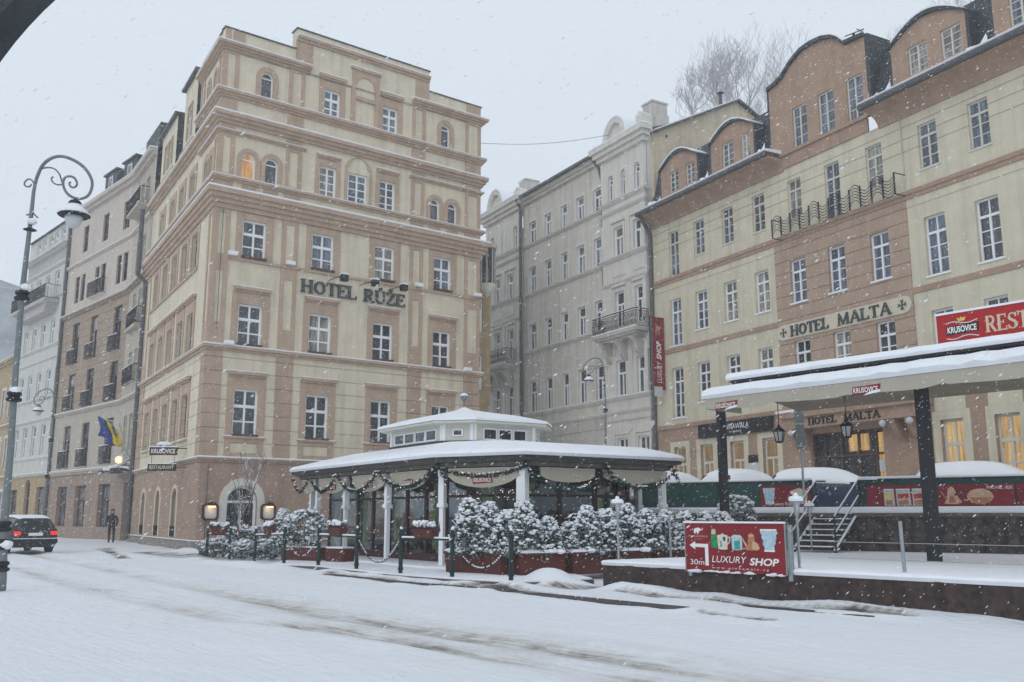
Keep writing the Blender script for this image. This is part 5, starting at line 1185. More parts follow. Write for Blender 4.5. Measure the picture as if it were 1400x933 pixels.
# ================================================================== glazed restaurant pavilion
pa_ = thing('restaurant_pavilion', 'octagonal glazed restaurant pavilion with snow covered roof and raised lantern', 'pavilion', (*pv(3.95, 7.5), 0))
OCT = [(0, 2.48), (1.285, 0), (6.6, 0), (7.9, 2.48), (7.9, 12.6), (6.6, 15.1), (1.3, 15.1), (0, 12.6)]
def octo(ins, o=OCT):      # inset polygon
    n = len(o); c = Vector((sum(p[0] for p in o) / n, sum(p[1] for p in o) / n)); out = []
    for i in range(n):
        a, b, d = Vector(o[i - 1]), Vector(o[i]), Vector(o[(i + 1) % n])
        def nrm(p, q): v = (q - p).normalized(); m = Vector((v.y, -v.x)); return m if m.dot(c - (p + q) / 2) > 0 else -m
        n1, n2 = nrm(a, b), nrm(b, d); q = (n1 + n2).normalized(); out.append(tuple(b + q * (ins / max(.3, q.dot(n1)))))
    return out
def ring(mb, A, z0, B, z1):
    n = len(A); mb.add([(*pv(*p), z0) for p in A] + [(*pv(*p), z1) for p in B], [[i, (i + 1) % n, n + (i + 1) % n, n + i] for i in range(n)])
def cap(mb, A, z): mb.add([(*pv(*p), z) for p in A], [list(range(len(A)))])
mb = MB(); D0 = octo(-.1); ring(mb, D0, -.1, D0, .17); cap(mb, D0, .17); mb.build('deck', 'snow', pa_)
LO = [(1.75, 5.0), (2.4, 4.3), (4.6, 4.3), (5.25, 5.0), (5.25, 8.4), (4.6, 9.1), (2.4, 9.1), (1.75, 8.4)]
mb = MB(); ring(mb, OCT, 2.86, OCT, 2.95); ring(mb, octo(.55), 2.76, octo(.55), 2.6); ring(mb, octo(.55), 2.6, octo(.75), 2.6); ring(mb, octo(.75), 2.6, octo(.75), 2.68); cap(mb, octo(.75), 2.68); ring(mb, OCT, 2.95, LO, 3.38); rf = mb.build('roof', 'dark_fascia', pa_); mb = MB(); ring(mb, OCT, 2.859, octo(.55), 2.765); ring(mb, octo(.28), 2.80, octo(.28), 2.70); ring(mb, octo(.28), 2.70, octo(.4), 2.70); ring(mb, octo(.4), 2.70, octo(.4), 2.79); mb.build('soffit', 'soffit', rf)
mb = MB(); ring(mb, octo(-.05), 2.955, octo(-.09), 3.03); ring(mb, octo(-.09), 3.03, octo(.02), 3.12)
A_ = octo(.02); 
ring(mb, A_, 3.12, octo(1.0), 3.37); L2_ = [(a * .5 + b[0] * .5, c * .5 + b[1] * .5) for (a, c), b in zip(octo(1.0), LO)]
ring(mb, octo(1.0), 3.37, L2_, 3.52); ring(mb, L2_, 3.52, LO, 3.56); ring(mb, octo(-.05), 2.955, octo(.3), 2.957); mb.build('roof_snow', 'snow', rf, smooth=True)
# lantern
lt = MB(); ring(lt, LO, 3.3, LO, 4.14); la = lt.build('lantern', 'cream_paint', pa_)
mb = MB(); W2 = MB(); tr_ = MB()
for i in range(8):
    a, b = Vector(pv(*LO[i])), Vector(pv(*LO[(i + 1) % 8])); L_ = (b - a).length; fr = Fr(a, d=(b - a)); cc = Vector(pv(3.95, 7.4))
    if fr.n.dot((a + b) / 2 - cc) < 0: fr.n = -fr.n
    k = 3 if L_ > 1.6 else 1
    if L_ > 3: k = 4
    for j in range(k):
        u0 = .3 + (L_ - .6) * j / k + .06; u1 = .3 + (L_ - .6) * (j + 1) / k - .06; zz = (3.7, 3.97) if L_ > 1.6 else (3.8, 3.93)
        W2.box(fr, u0, u1, zz[0], zz[1], .012, .02)
        tr_.box(fr, u0 - .04, u0, zz[0] - .04, zz[1] + .04, .003, .04); tr_.box(fr, u1, u1 + .04, zz[0] - .04, zz[1] + .04, .003, .04); tr_.box(fr, u0, u1, zz[0] - .04, zz[0], .003, .04); tr_.box(fr, u0, u1, zz[1], zz[1] + .04, .003, .04)
    tr_.box(fr, .0, .1, 3.5, 4.13, .003, .03); tr_.box(fr, L_ - .1, L_, 3.5, 4.13, .003, .03); mb.box(fr, 0, L_, 3.5, 3.63, .002, .06)
mb.build('lantern_flashing', 'dark_fascia', la); W2.build('lantern_window', 'glass', la); tr_.build('lantern_trim', 'white_paint', la)
LE = octo(-.38, LO); AP = (3.5, 6.7); mb = MB(); ring(mb, LE, 4.13, LE, 4.2); ring(mb, LE, 4.13, LO, 4.1); mb.build('lantern_eaves', 'cream_paint', la)
mb = MB(); LE2 = octo(-.42, LO); ring(mb, LE2, 4.203, LE2, 4.28)
prev = LE2; zp = 4.28
for f, z in ((.35, 4.52), (.68, 4.68), (.9, 4.80)):
    q = [(p[0] + (AP[0] - p[0]) * f, p[1] + (AP[1] - p[1]) * f) for p in LE2]; ring(mb, prev, zp, q, z); prev, zp = q, z
ap = (*pv(*AP), 4.92); n = 8; mb.add([(*pv(*p), zp) for p in prev] + [ap], [[i, (i + 1) % 8, 8] for i in range(8)]); mb.build('lantern_snow', 'snow', la, smooth=False)
mb = MB(); a = pv(*AP); mb.tube([(*a, 4.85), (*a, 5.12)], .035, 6); mb.lathe((*a, 5.1), [(.05, 0), (.12, .1), (.13, .16), (.03, .17)], 10); mb.build('finial', 'lamp_paint', la)
mb = MB(); mb.lathe((*a, 5.275), [(.13, 0), (.12, .05), (.04, .09)], 10); mb.build('finial_snow', 'snow', la)
# posts
PST = [(.5, 2.75), (1.55, .5), (6.3, .5), (.5, 6.0), (.5, 9.0), (.5, 11.3), (7.4, 2.75), (7.4, 7.5), (7.4, 12.2), (6.3, 14.6), (1.6, 14.6)]
for k, (s, t) in enumerate(PST):
    x, y = pv(s, t); rzz = math.atan2(nP.y, nP.x) + (.5 if k < 2 else 0); big = k in (1, 2)
    w_ = .125 if k == 1 else .085
    mb = MB(); mb.abox((x, y, .17 + .8), (w_ * .75, w_ * .75, .8), rzz); mb.abox((x, y, 2.12), (w_, w_, .4), rzz); mb.abox((x, y, 1.72), (w_ * 1.3, w_ * 1.3, .05), rzz); mb.abox((x, y, 2.58), (w_ * 1.15, w_ * 1.15, .09), rzz)
    mb.build('post', 'white_paint', pa_, bevel=.01)
# glazing: dark red frames and see-through panes, green curtains, tiled back
GI = octo(1.35); fr_b = MB(); gl_ = MB(); cu_ = MB()
for i in range(8):
    a, b = Vector(pv(*GI[i])), Vector(pv(*GI[(i + 1) % 8])); L_ = (b - a).length; fr = Fr(a, d=(b - a)); cc = Vector(pv(3.95, 7.4))
    if fr.n.dot((a + b) / 2 - cc) < 0: fr.n = -fr.n
    k = max(1, round(L_ / 1.25))
    fr_b.box(fr, 0, L_, .17, .38, -.05, .05); fr_b.box(fr, 0, L_, 2.38, 2.67, -.05, .05); fr_b.box(fr, .05, L_ - .05, 1.95, 2.02, -.035, .035)
    for j in range(k + 1): u = L_ * j / k; fr_b.box(fr, max(0, u - .06), min(L_, u + .06), .38, 2.38, -.045, .045)
    gl_.box(fr, .05, L_ - .05, .38, 2.38, -.006, .006)
    for j in range(k):
        if (j + i) % 2 or i == 0: 
            u = L_ * (j + .5) / k - .5; wd = .42; vs = []; m_ = 13
            for q in range(m_): 
                f = q / (m_ - 1)
                for z, nar in ((.5, .55), (1.2, .4), (2.38, 1.0)): vs.append(fr.p(u + wd * f * nar + .02, z, -.16 + .03 * math.sin(q * 1.6)))
            cu_.add(vs, [(q * 3 + r, q * 3 + r + 1, q * 3 + 4 + r, q * 3 + 3 + r) for q in range(m_ - 1) for r in (0, 1)])
fr_b.build('window_frame', 'red_wood', pa_); gl_.build('glazing', 'clear_glass', pa_); cu_.build('curtain', 'green_curtain', pa_)
mb = MB(); cap(mb, GI, .19); mb.build('inner_floor', 'brown_wood', pa_)
mb = MB()
for k in range(7):      # counters and furniture blocks inside, seen dimly
    s, t = 3 + 1.6 * (k % 3) * .8, 3.2 + k * 1.35; x, y = pv(s, t); mb.abox((x, y, .55), (.5, .35, .04), .6); mb.lathe((x, y, .19), [(.2, 0), (.04, .05), (.04, .33)], 8)
    for d_ in (-.75, .75): mb.abox((x + d_ * nP.x, y + d_ * nP.y, .62), (.2, .2, .03), .6); mb.abox((x + d_ * 1.25 * nP.x, y + d_ * 1.25 * nP.y, .88), (.03, .2, .24), .6); mb.lathe((x + d_ * nP.x, y + d_ * nP.y, .19), [(.05, 0), (.05, .4)], 6)
mb.build('inner_furniture', 'brown_wood', pa_)
mb = MB(); x, y = pv(5.8, 7.4); mb.abox((x, y, 1.2), (.08, 5, 1.2), math.atan2(nP.y, nP.x)); mb.build('inner_partition', 'dark_fascia', pa_)
mb = MB()
for k in range(150):
    s, t = random.uniform(1.5, 3), random.uniform(1.8, 10.5); x, y = pv(s, t); mb.blob((x, y, random.uniform(1.9, 2.15)), .011, 4, 3, 0)
for k in range(60):
    s, t = random.uniform(2.5, 6.2), 1.55; x, y = pv(s, t); mb.blob((x, y, random.uniform(1.25, 1.45)), .009, 4, 3, 0)
mb.build('fairy_lights', 'fairy', pa_)
mb = MB(); fr = Fr(pv(4.2, 1.35), d=nP); mb.box(fr, 0, .36, 1.1, 1.36, .055, .07); mb.build('green_notice', 'green_curtain', pa_)
# awning valances with scalloped lower edge
VI = octo(.32)
def vedge(i, f0, f1, drop, tagit=False, rise=.0):
    a, b = Vector(pv(*VI[i])), Vector(pv(*VI[(i + 1) % 8])); L_ = (b - a).length; fr = Fr(a, d=(b - a)); cc = Vector(pv(3.95, 7.4))
    if fr.n.dot((a + b) / 2 - cc) < 0: fr.n = -fr.n
    u0, u1 = L_ * f0, L_ * f1; n = 10; low = [(u0 + (u1 - u0) * k / n, 2.60 - .14 - drop * 1.15 * math.sin(math.pi * k / n) ** .6) for k in range(n + 1)]
    mb = MB(); mb.prism(fr, low + [(u1, 2.62), (u0, 2.62)], -.012, .012); mb.box(fr, u0, u1, 2.62, 2.67, -.06, .03); va = mb.build('awning_valance', 'awning', pa_)
    if tagit:
        m_ = (u0 + u1) / 2; mb = MB(); mb.prism(fr, [(m_ - .3, 2.26), (m_ + .3, 2.29), (m_ + .28, 2.44), (m_ + .05, 2.47), (m_ - .3, 2.42)], .014, .03); mb.build('brand_tag', 'red_print', va)
        flip = -1 if fr.d.dot(Vector((fr.n.y, -fr.n.x))) > 0 else 1
        F2 = Fr(fr.p(m_ - .26 if flip > 0 else m_ + .26, 0, 0)[:2], d=fr.d * flip); F2.n = fr.n
        text(F2, 'KRUŠOVICE', 0, .52, 2.31, .1, .032, 'white_print', va, name='tag_lettering', bold=.02)
for i, f0, f1, dr, tg in ((0, .1, .94, .26, 1), (1, .1, .46, .14, 0), (1, .52, .95, .14, 0), (7, .02, .14, .24, 0), (7, .17, .40, .26, 1), (7, .44, .68, .26, 1), (7, .71, .93, .26, 1), (2, .1, .9, .25, 0), (3, .05, .3, .25, 0), (3, .35, .6, .25, 0), (3, .65, .95, .25, 0)): vedge(i, f0, f1, dr, tg)
# garlands with fairy lights looped along the eaves
def garland(p, q, sag, label):
    p, q = Vector(p), Vector(q); t_ = thing('garland', label, 'garland', p, 'evergreen garlands looped along the pavilion eaves')
    L_ = (q - p).length; n = int(L_ * 9); pts = []
    for k in range(n + 1):
        f = k / n; c = p + (q - p) * f; c.z -= sag * math.sin(math.pi * f) ** .8; pts.append(c)
    mb = MB()
    for c in pts:
        for _ in range(13):
            d = Vector((random.gauss(0, 1), random.gauss(0, 1), random.gauss(0, 1))).normalized(); e = d.orthogonal().normalized() * .026; r_ = random.uniform(.07, .13)
            mb.add([c + d * .01 - e, c + d * .01 + e, c + d * r_], [(0, 1, 2)])
    mb.build('greenery', 'needle', t_, recalc=False)
    mb = MB()
    for c in pts:
        if random.random() < .45: mb.blob((c.x + random.uniform(-.03, .03), c.y + random.uniform(-.03, .03), c.z + .06), (random.uniform(.03, .07), .04, .022), 6, 4)
    mb.build('snow_clumps', 'snow', t_)
    mb = MB()
    for c in pts:
        if random.random() < .28: v = Vector((random.gauss(0, 1), random.gauss(0, 1), random.gauss(0, 1))).normalized() * .1; mb.blob(c + v, .011, 4, 3, 0)
    mb.build('lights', 'fairy', t_)
G_ = lambda s, t, z=2.68: (*pv(s, t), z)
for a, b, sg, lb in (((.3, 2.55), (1.45, .25), .22, 'short garland swag across the cut corner of the pavilion'), ((1.45, .15), (4.0, .15), .62, 'deep garland swag with fairy lights right of the corner post'), ((4.0, .15), (6.5, .15), .5, 'garland swag at the right end of the pavilion front'),
                     ((.15, 2.6), (.15, 5.9), .45, 'garland swag left of the corner posts'), ((.15, 6.1), (.15, 8.9), .5, 'garland swag in the middle of the long side'), ((.15, 9.1), (.15, 11.2), .45, 'garland swag before the far left end'), ((.15, 11.4), (.15, 12.8), .4, 'last garland swag at the far left end')):
    garland(G_(*a), G_(*b), sg, lb)
for (s, t), lb in (((.2, 2.5), 'hanging garland bunch on the left corner post'), ((1.4, .2), 'hanging garland bunch on the front corner post'), ((6.4, .2), 'hanging garland bunch on the right end post'), ((4.0, .15), 'hanging garland bunch halfway along the right front')):
    garland(G_(s, t, 2.78), G_(s + .28, t, 2.35), .0, lb)

# ================================================================== platform railing with chains and flower boxes
PP = [(-10.33, 32.4, 0), (-9.56, 32.4, 0), (-8.28, 30.86, 0), (-6.5, 27.4, .1), (-5.37, 26.6, .1), (-3.97, 24.5, .1), (-2.63, 22.66, .1), (-1.33, 21.34, .1), (-.02, 20.16, .1)]
PP[3] = (*at(388, 771, .1)[:2], .1); PP[4] = (*at(435, 774, .1)[:2], .1)
rl = ['at the far left by the snowy bushes', 'second from the left', 'third from the left by the bare tree', 'at the left corner of the platform', 'fifth from the left beside the planter', 'left of the sagging middle chain', 'right of the sagging middle chain', 'between the flower box and the last chain', 'at the right end in front of the red planters']
for k, (x, y, z) in enumerate(PP):
    t_ = thing('railing_post', 'dark green iron railing post ' + rl[k], 'post', (x, y, z), 'railing posts along the platform')
    mb = MB(); mb.tube([(x, y, z - .05), (x, y, z + .92)], .05, 8); mb.lathe((x, y, z + .1), [(.065, 0), (.065, .05)], 8); mb.lathe((x, y, z + .9), [(.07, 0), (.07, .04), (.04, .07), (.05, .1), (.01, .16)], 8); mb.build('shaft', 'green_iron', t_)
    mb = MB(); mb.blob((x, y, z + 1.06), (.035, .035, .04), 8, 5); mb.build('snow_cap', 'snow', t_)
rail_lab = ['far left', 'second', 'third', 'right hand']
for j, (a, b) in enumerate(((0, 1), (2, 3), (4, 5), (6, 7))):
    p, q = Vector(PP[a]), Vector(PP[b]); d = (q - p); c = (p + q) / 2
    t_ = thing('railing_bar', ['short snowy bar at the far left end of the railing', 'snowy bar left of the platform corner', 'snowy bar in the middle of the railing', 'snowy bar at the right, nearest the red planters'][j], 'railing', tuple(c), 'railing bars'); up_ = Vector((0, 0, .82))
    mb = MB(); mb.tube([p + up_, q + up_], .025, 6); mb.build('bar', 'green_iron', t_); mb = MB(); mb.tube([p + up_ + Vector((0, 0, .035)), q + up_ + Vector((0, 0, .035))], .025, 6); mb.build('snow', 'snow', t_)
    fb_ = thing('flower_box', ['small red flower box of snowy heather at the far left', 'red flower box of snowy heather right of the bare tree', 'red flower box of snowy heather in the middle', 'red flower box of snowy heather nearest the red planters'][j], 'flower box', (c.x, c.y, c.z + .84), 'flower boxes on the railing')
    L_ = .55 if j in (0,) else .7; dd = d.normalized(); FF = Fr((c.x - dd.x * L_ / 2, c.y - dd.y * L_ / 2), d=(dd.x, dd.y)); zb = c.z + .84
    mb = MB(); P = FF.p
    mb.hexa([P(.05, zb, -.1), P(L_ - .05, zb, -.1), P(L_ - .05, zb, .1), P(.05, zb, .1), P(0, zb + .2, -.13), P(L_, zb + .2, -.13), P(L_, zb + .2, .13), P(0, zb + .2, .13)]); mb.build('box', 'planter_red', fb_)
    mb = MB()
    for k in range(320):
        u, o = random.uniform(-.05, L_ + .05), random.uniform(-.17, .17); b_ = Vector(P(u, zb + .16, o * .6)); h_ = random.uniform(.08, .26); e = Vector((random.uniform(-.05, .05), random.uniform(-.05, .05), h_)); w_ = Vector((.012, .006, 0)); mb.add([b_ - w_, b_ + w_, b_ + e], [(0, 1, 2)])
    mb.build('heather', 'heather', fb_, recalc=False)
    mb = MB()
    for k in range(34): mb.blob(P(random.uniform(-.02, L_ + .02), zb + .33 + random.uniform(-.05, .04), random.uniform(-.13, .13)), (random.uniform(.04, .08), random.uniform(.04, .07), random.uniform(.03, .06)), 7, 5)
    mb.build('snow_clumps', 'snow', fb_)
for j, (a, b) in enumerate(((1, 2), (3, 4), (5, 6), (7, 8))):
    p, q = Vector(PP[a]) + Vector((0, 0, .85)), Vector(PP[b]) + Vector((0, 0, .85)); L_ = (q - p).length; n = int(L_ / .055); mb = MB(); sb = MB()
    for k in range(n):
        f = (k + .5) / n; c = p + (q - p) * f; sg = .62 if j else .5; c.z -= sg * (1 - (2 * f - 1) ** 2); t = (q - p); t.z -= sg * -4 * (2 * f - 1) * -1 * 1; t.normalize()
        s_ = Vector((-t.y, t.x, 0)).normalized() if k % 2 else Vector((0, 0, 1)); s_ = (s_ - t * s_.dot(t)).normalized()
        ring_ = [c + t * .04 * math.cos(w) + s_ * .022 * math.sin(w) for w in [2 * math.pi * i / 8 for i in range(9)]]; mb.tube(ring_, .008, 4, caps=False)
        if random.random() < .8: sb.blob(c + Vector((0, 0, .015)), (.026, .026, .02), 5, 4)
    ch = thing('chain', ['snowy chain at the far left of the railing', 'snowy chain at the left corner of the platform', 'snowy chain sagging in the middle of the railing', 'snowy chain in front of the red planters'][j], 'chain', tuple((p + q) / 2), 'chains between the railing posts')
    mb.build('links', 'iron', ch); sb.build('snow_clumps', 'snow', ch)

# ================================================================== planters, hedge shrubs, bushes
def shrub_meshes(h, r, cone, nclump, seed, leafm='needle'):
    random.seed(seed); lf, sn = MB(), MB()
    for k in range(nclump):
        f = random.random() ** .8; z = .05 + f * h * .95; rr = r * ((1 - f) ** .75 * .95 + .06 if cone else math.sqrt(max(.02, 1 - (2 * f - 1) ** 2)) * .98 + .04); a = random.uniform(0, 2 * math.pi); q = rr * random.uniform(.55, 1.0) ** .5
        c = Vector((q * math.cos(a), q * math.sin(a), z)); out = Vector((math.cos(a), math.sin(a), .55)).normalized()
        for _ in range(20):
            d = (out * .8 + Vector((random.gauss(0, .7), random.gauss(0, .7), random.gauss(0, .6)))).normalized(); e = d.orthogonal().normalized() * random.uniform(.012, .022); L_ = random.uniform(.06, .13); b_ = c + Vector((random.gauss(0, .03), random.gauss(0, .03), random.gauss(0, .03))); lf.cur = 1 if random.random() < .30 + .25 * f else 0
            lf.add([b_ - e, b_ + d * L_ * .5 - e * .8, b_ + d * L_, b_ + d * L_ * .5 + e * .8], [(0, 1, 2, 3)])
        if random.random() < .55 + .35 * f:
            s_ = random.uniform(.024, .056) * (1.0 + .3 * f); sn.blob(c + out * .05 + Vector((0, 0, .045)), (s_ * random.uniform(.8, 1.5), s_ * random.uniform(.8, 1.4), s_ * .62), 7, 5, .22)
            for _ in range(2): sn.blob(c + out * .05 + Vector((random.gauss(0, .05), random.gauss(0, .05), random.uniform(-.02, .05))), (s_ * .5, s_ * .6, s_ * .35), 5, 4, .2)
    return lf, sn
def make_shrub(name, h, r, cone, n, seed):
    root = thing(name, 'x', 'shrub', (0, 0, 0)); lf, sn = shrub_meshes(h, r, cone, n, seed); lf.build('foliage', ['needle', 'frost'], root, recalc=False); sn.build('snow_clumps', 'snow', root, smooth=True)
    mb = MB(); mb.tube([(0, 0, -.1), (0, 0, h * .5)], [.04, .015], 6); mb.build('trunk', 'bark', root); return root
SHR = [make_shrub('hedge_shrub', 1.25, .5, True, 210, 11), make_shrub('hedge_shrub', 1.15, .56, True, 230, 12), make_shrub('hedge_shrub', 1.2, .48, True, 200, 13)]
random.seed(21)
hl = [(-1.05, 23.1, .45, 1.28, 0, 'tall pointed snowy shrub at the left end of the hedge'), (-.55, 22.75, .45, 1.2, 0, 'pointed snowy shrub second from the left of the hedge'), (-.1, 22.25, .45, 1.12, 1, 'snowy shrub above the gap between the two left planters'), (.3, 22.05, .42, 1.22, 0, 'tall pointed snowy shrub in front of the front corner post'),
      (.85, 22.45, .42, 1.0, 1, 'rounded snowy shrub right of the front corner post'), (1.35, 22.75, .35, .9, 2, 'low snowy shrub dipping in the middle of the hedge'), (1.8, 23.05, .42, 1.15, 0, 'snowy shrub rising again right of the hedge dip'), (2.3, 23.4, .42, 1.18, 1, 'broad snowy shrub left of the white lamp'),
      (2.85, 23.75, .42, 1.2, 0, 'snowy shrub behind the white lamp'), (3.4, 24.1, .45, 1.15, 1, 'snowy shrub right of the white lamp'), (3.95, 24.45, .45, 1.08, 2, 'snowy shrub before the pavilion end post'), (4.5, 24.8, .45, 1.1, 1, 'snowy shrub below the pavilion end post'), (5.1, 25.2, .45, 1.05, 2, 'snowy shrub just past the pavilion end post'), (5.65, 25.6, .45, 1.1, 1, 'snowy shrub behind the left edge of the red direction sign')]
sp = [None, None, None]
for i, (x, y, z, sc, k, lb) in enumerate(hl):
    src = SHR[k]
    if sp[k] is None: o = src; sp[k] = o; o.location = (x, y, z); o['label'] = lb
    else: o = copy_tree(src, (x, y, z), None, lb)
    o['group'] = 'snowy shrubs of the pavilion hedge'; o.scale = (sc * .82, sc * .82, sc * .84); o.rotation_euler = (0, 0, random.uniform(0, 6))
pls = [(-1.0, 23.05, 1.15, -30, 'red planter box at the left end of the hedge'), (-.28, 22.35, .7, -52, 'small red planter box left of the front post'), (.62, 22.15, 1.15, 20, 'wide red planter box at the corner of the hedge'), (1.75, 22.9, 1.15, 34, 'red planter box right of the corner one'), (2.85, 23.6, 1.1, 34, 'red planter box behind the white lamp'), (4.0, 24.4, 1.25, 34, 'red planter box in the right half of the hedge'), (5.2, 25.2, 1.2, 34, 'red planter box at the right end of the hedge')]
for i, (x, y, L_, rr, lb) in enumerate(pls):
    t_ = thing('planter', lb, 'planter', (x, y, .1), 'red planter boxes of the hedge'); a = R(rr)
    mb = MB(); mb.abox((x, y, .34), (L_ / 2 - .03, .24, .24), a, 1.04); mb.abox((x, y, .58), (L_ / 2 + .02, .29, .03), a); mb.build('box', 'planter_red', t_, bevel=.01)
    mb = MB(); mb.abox((x, y, .64), (L_ / 2, .27, .03), a, .95)
    for _ in range(14): mb.blob((x + random.uniform(-.5, .5) * L_ * math.cos(a), y + random.uniform(-.5, .5) * L_ * math.sin(a), .64), (.1, .1, .06), 7, 4)
    mb.build('snow', 'snow', t_)
CON = make_shrub('conifer_shrub', 1.35, .42, True, 200, 31); BU = make_shrub('round_bush', 1.15, .62, False, 260, 32); LB = make_shrub('low_bush', .62, .62, False, 170, 33)
def put(src, x, y, z, s, lb, grp, first):
    o = src if first else copy_tree(src); o.location = (x, y, z); o.scale = (s, s, s); o['label'] = lb; o['group'] = grp; o.rotation_euler = (0, 0, random.uniform(0, 6)); return o
q = at(385, 752, .1); put(CON, -7.45, 31.0, .3, .98, 'narrow dark conifer right of the arched doorway', 'snowy conifers by the hotel wall', True)
put(CON, -7.0, 30.1, .2, .92, 'snowy pointed conifer left of the round bush in its planter', 'snowy conifers by the hotel wall', False)
put(BU, -6.35, 29.3, .42, 1.0, 'large round snowy bush in a red planter at the pavilion end', 'round snowy bushes', True)
for j, (x, y, s, lb) in enumerate(((-10.3, 33.3, .95, 'snow laden low bush at the far left end of the railing'), (-9.1, 32.6, .9, 'snow laden low bush below the first chain'), (-8.2, 31.9, .95, 'snow laden low bush between the bare tree and the conifers'), (-9.75, 34.6, .9, 'dark snowy bush in front of the arched doorway, left one'), (-8.9, 34.2, .9, 'dark snowy bush in front of the arched doorway, right one'))):
    put(LB, x, y, .0 if j < 3 else .45, s, lb, 'low snowy bushes', j == 0)
for x, y, w_, lb in ((-6.35, 29.3, .75, 'long red planter under the round bush'), (-5.1, 28.4, .35, 'short red planter left of the pavilion post'), (-9.3, 34.4, .7, 'brown planter under the bushes at the arched doorway')):
    t_ = thing('planter', lb, 'planter', (x, y, .1)); mb = MB(); mb.abox((x, y, .3), (w_, .25, .2), -.6, 1.04); mb.build('box', 'planter_red' if w_ != .7 else 'brown_wood', t_, bevel=.01); mb = MB(); mb.abox((x, y, .52), (w_ * .97, .24, .025), -.6); mb.build('snow', 'snow', t_)
tb = aty(1008, 712, 27.2); TB = make_shrub('ball_shrub', .95, .5, False, 150, 35); TB.location = (tb.x, 27.2, 1.0); TB['label'] = 'round snow covered shrub beside the left black canopy post'

# bare trees
def bare_tree(root, h, r0, seed, m, levels=5, snow=False, up=.45, spread=.55, minr=.006):
    rr_ = random.Random(seed); mb = MB(); sn = MB(); base = OFF[root.name]
    def br(p, d, L_, r_, lv):
        n = 4; pts = [p]; q = Vector(p); dd = Vector(d); rad = [r_]
        for k in range(n):
            dd = (dd + Vector((rr_.gauss(0, .13), rr_.gauss(0, .13), rr_.gauss(0, .08) + .05)) ).normalized(); q = q + dd * L_ / n; pts.append(Vector(q)); rad.append(r_ * (1 - .55 * (k + 1) / n))
        mb.tube(pts, rad, 6 if lv < 2 else 3, caps=False)
        if snow and lv > 0: sn.tube([p_ + Vector((0, 0, r_ * .8)) for p_ in pts], [x * .7 for x in rad], 3, caps=False)
        if lv >= levels: return
        for k in range(3 if lv < 1 else rr_.choice((3, 4))):
            f = rr_.uniform(.3, 1.0); i = min(n - 1, int(f * n)); b_ = pts[i] + (pts[i + 1] - pts[i]) * (f * n - i); ax = Vector((rr_.gauss(0, 1), rr_.gauss(0, 1), rr_.gauss(0, .3))).normalized()
            nd = (dd * (1 - spread) + ax * spread + Vector((0, 0, up * .5))).normalized(); br(b_, nd, L_ * rr_.uniform(.55, .8), max(minr, r_ * rr_.uniform(.4, .55)), lv + 1)
    br(base, Vector((0, 0, 1)), h * .36, r0, 0); q = base + Vector((0, 0, h * .34))
    br(q, Vector((.15, 0, 1)), h * .3, r0 * .6, 1); br(q, Vector((-.12, .1, 1)), h * .28, r0 * .55, 1)
    mb.build('trunk_and_branches', m, root, recalc=False)
    if snow: sn.build('snow', 'snow', root, recalc=False)
p = at(337, 762, 0); t_ = thing('young_tree', 'thin bare young tree in front of the arched doorway', 'tree', (p.x, p.y, 0)); bare_tree(t_, 4.4, .05, 5, 'bark', 4, True, .9, .4, .006)
hill('hill_slope', [(0, 170, 46), (22, 150, 49), (48, 138, 50), (75, 122, 52), (110, 100, 52)], 'steep slope behind the hotels')
tl = [(951, 100, 78, 30.5, 14, 'bare tree on the slope, leftmost and faint behind the grey house'), (985, 50, 76, 30, 19, 'tallest bare tree above the gable roof, its trunk leaning'), (1008, 60, 78, 30, 17, 'bare tree with an upright trunk right of the tallest one'), (1052, 75, 84, 30, 16, 'faint bare tree above the left dormers'), (1085, 90, 88, 30, 14, 'faintest bare tree left of the curved gable'), (1262, 0, 72, 31, 17, 'bare tree above the right dormers'), (1330, 0, 70, 31, 17, 'bare tree at the top right behind the roof')]
for i, (px, py, D, zb, h, lb) in enumerate(tl):
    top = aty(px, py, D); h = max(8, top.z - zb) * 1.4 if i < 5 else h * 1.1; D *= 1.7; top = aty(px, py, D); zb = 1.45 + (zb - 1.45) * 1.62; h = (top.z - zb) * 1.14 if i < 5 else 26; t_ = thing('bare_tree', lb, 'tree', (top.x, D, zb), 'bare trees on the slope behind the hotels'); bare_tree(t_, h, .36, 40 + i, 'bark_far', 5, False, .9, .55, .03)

# ================================================================== terrace: direction sign, lamps, railing, stairs, canopy
ds = thing('direction_sign', 'large dark red direction sign with a white arrow and pottery pictures on the terrace edge', 'sign', FT.p(3.5, TZ, .2))
su0, su1, sz0, sz1 = 2.14, 4.32, .42, 1.31; so_ = .20
mb = MB(); mb.box(FT, su0, su1, sz0, sz1, so_, so_ + .03); mb.build('panel', 'red_print', ds)
mb = MB(); mb.box(FT, su0 - .02, su0, sz0, sz1, so_, so_ + .035); mb.box(FT, su1, su1 + .02, sz0, sz1, so_, so_ + .035); mb.build('frame', 'steel', ds)
mb = MB(); mb.box(FT, su0 - .01, su1 + .01, sz1 + .002, sz1 + .035, so_ - .01, so_ + .05)
for k in range(26): mb.blob(FT.p(su0 + .1 + 2.0 * random.random(), sz0 - .01 + .02 * random.random(), so_ + .04), (.09, .025, random.uniform(.015, .032)), 7, 4)
mb.build('snow_cover', 'snow', ds)
mb = MB(); mb.box(FT, su1 + .02, su1 + .10, sz0 - .1, sz1 - .02, so_ - .08, so_ - .01); mb.box(FT, su0 + .02, su0 + .1, sz0 - .1, sz1 - .1, so_ - .08, so_ - .01); mb.build('support', 'steel', ds)
SX = lambda x: su0 + (x - 85) / 1245 * (su1 - su0); SZ = lambda y: sz1 - (y - 115) / 645 * (sz1 - sz0); fo = so_ + .032
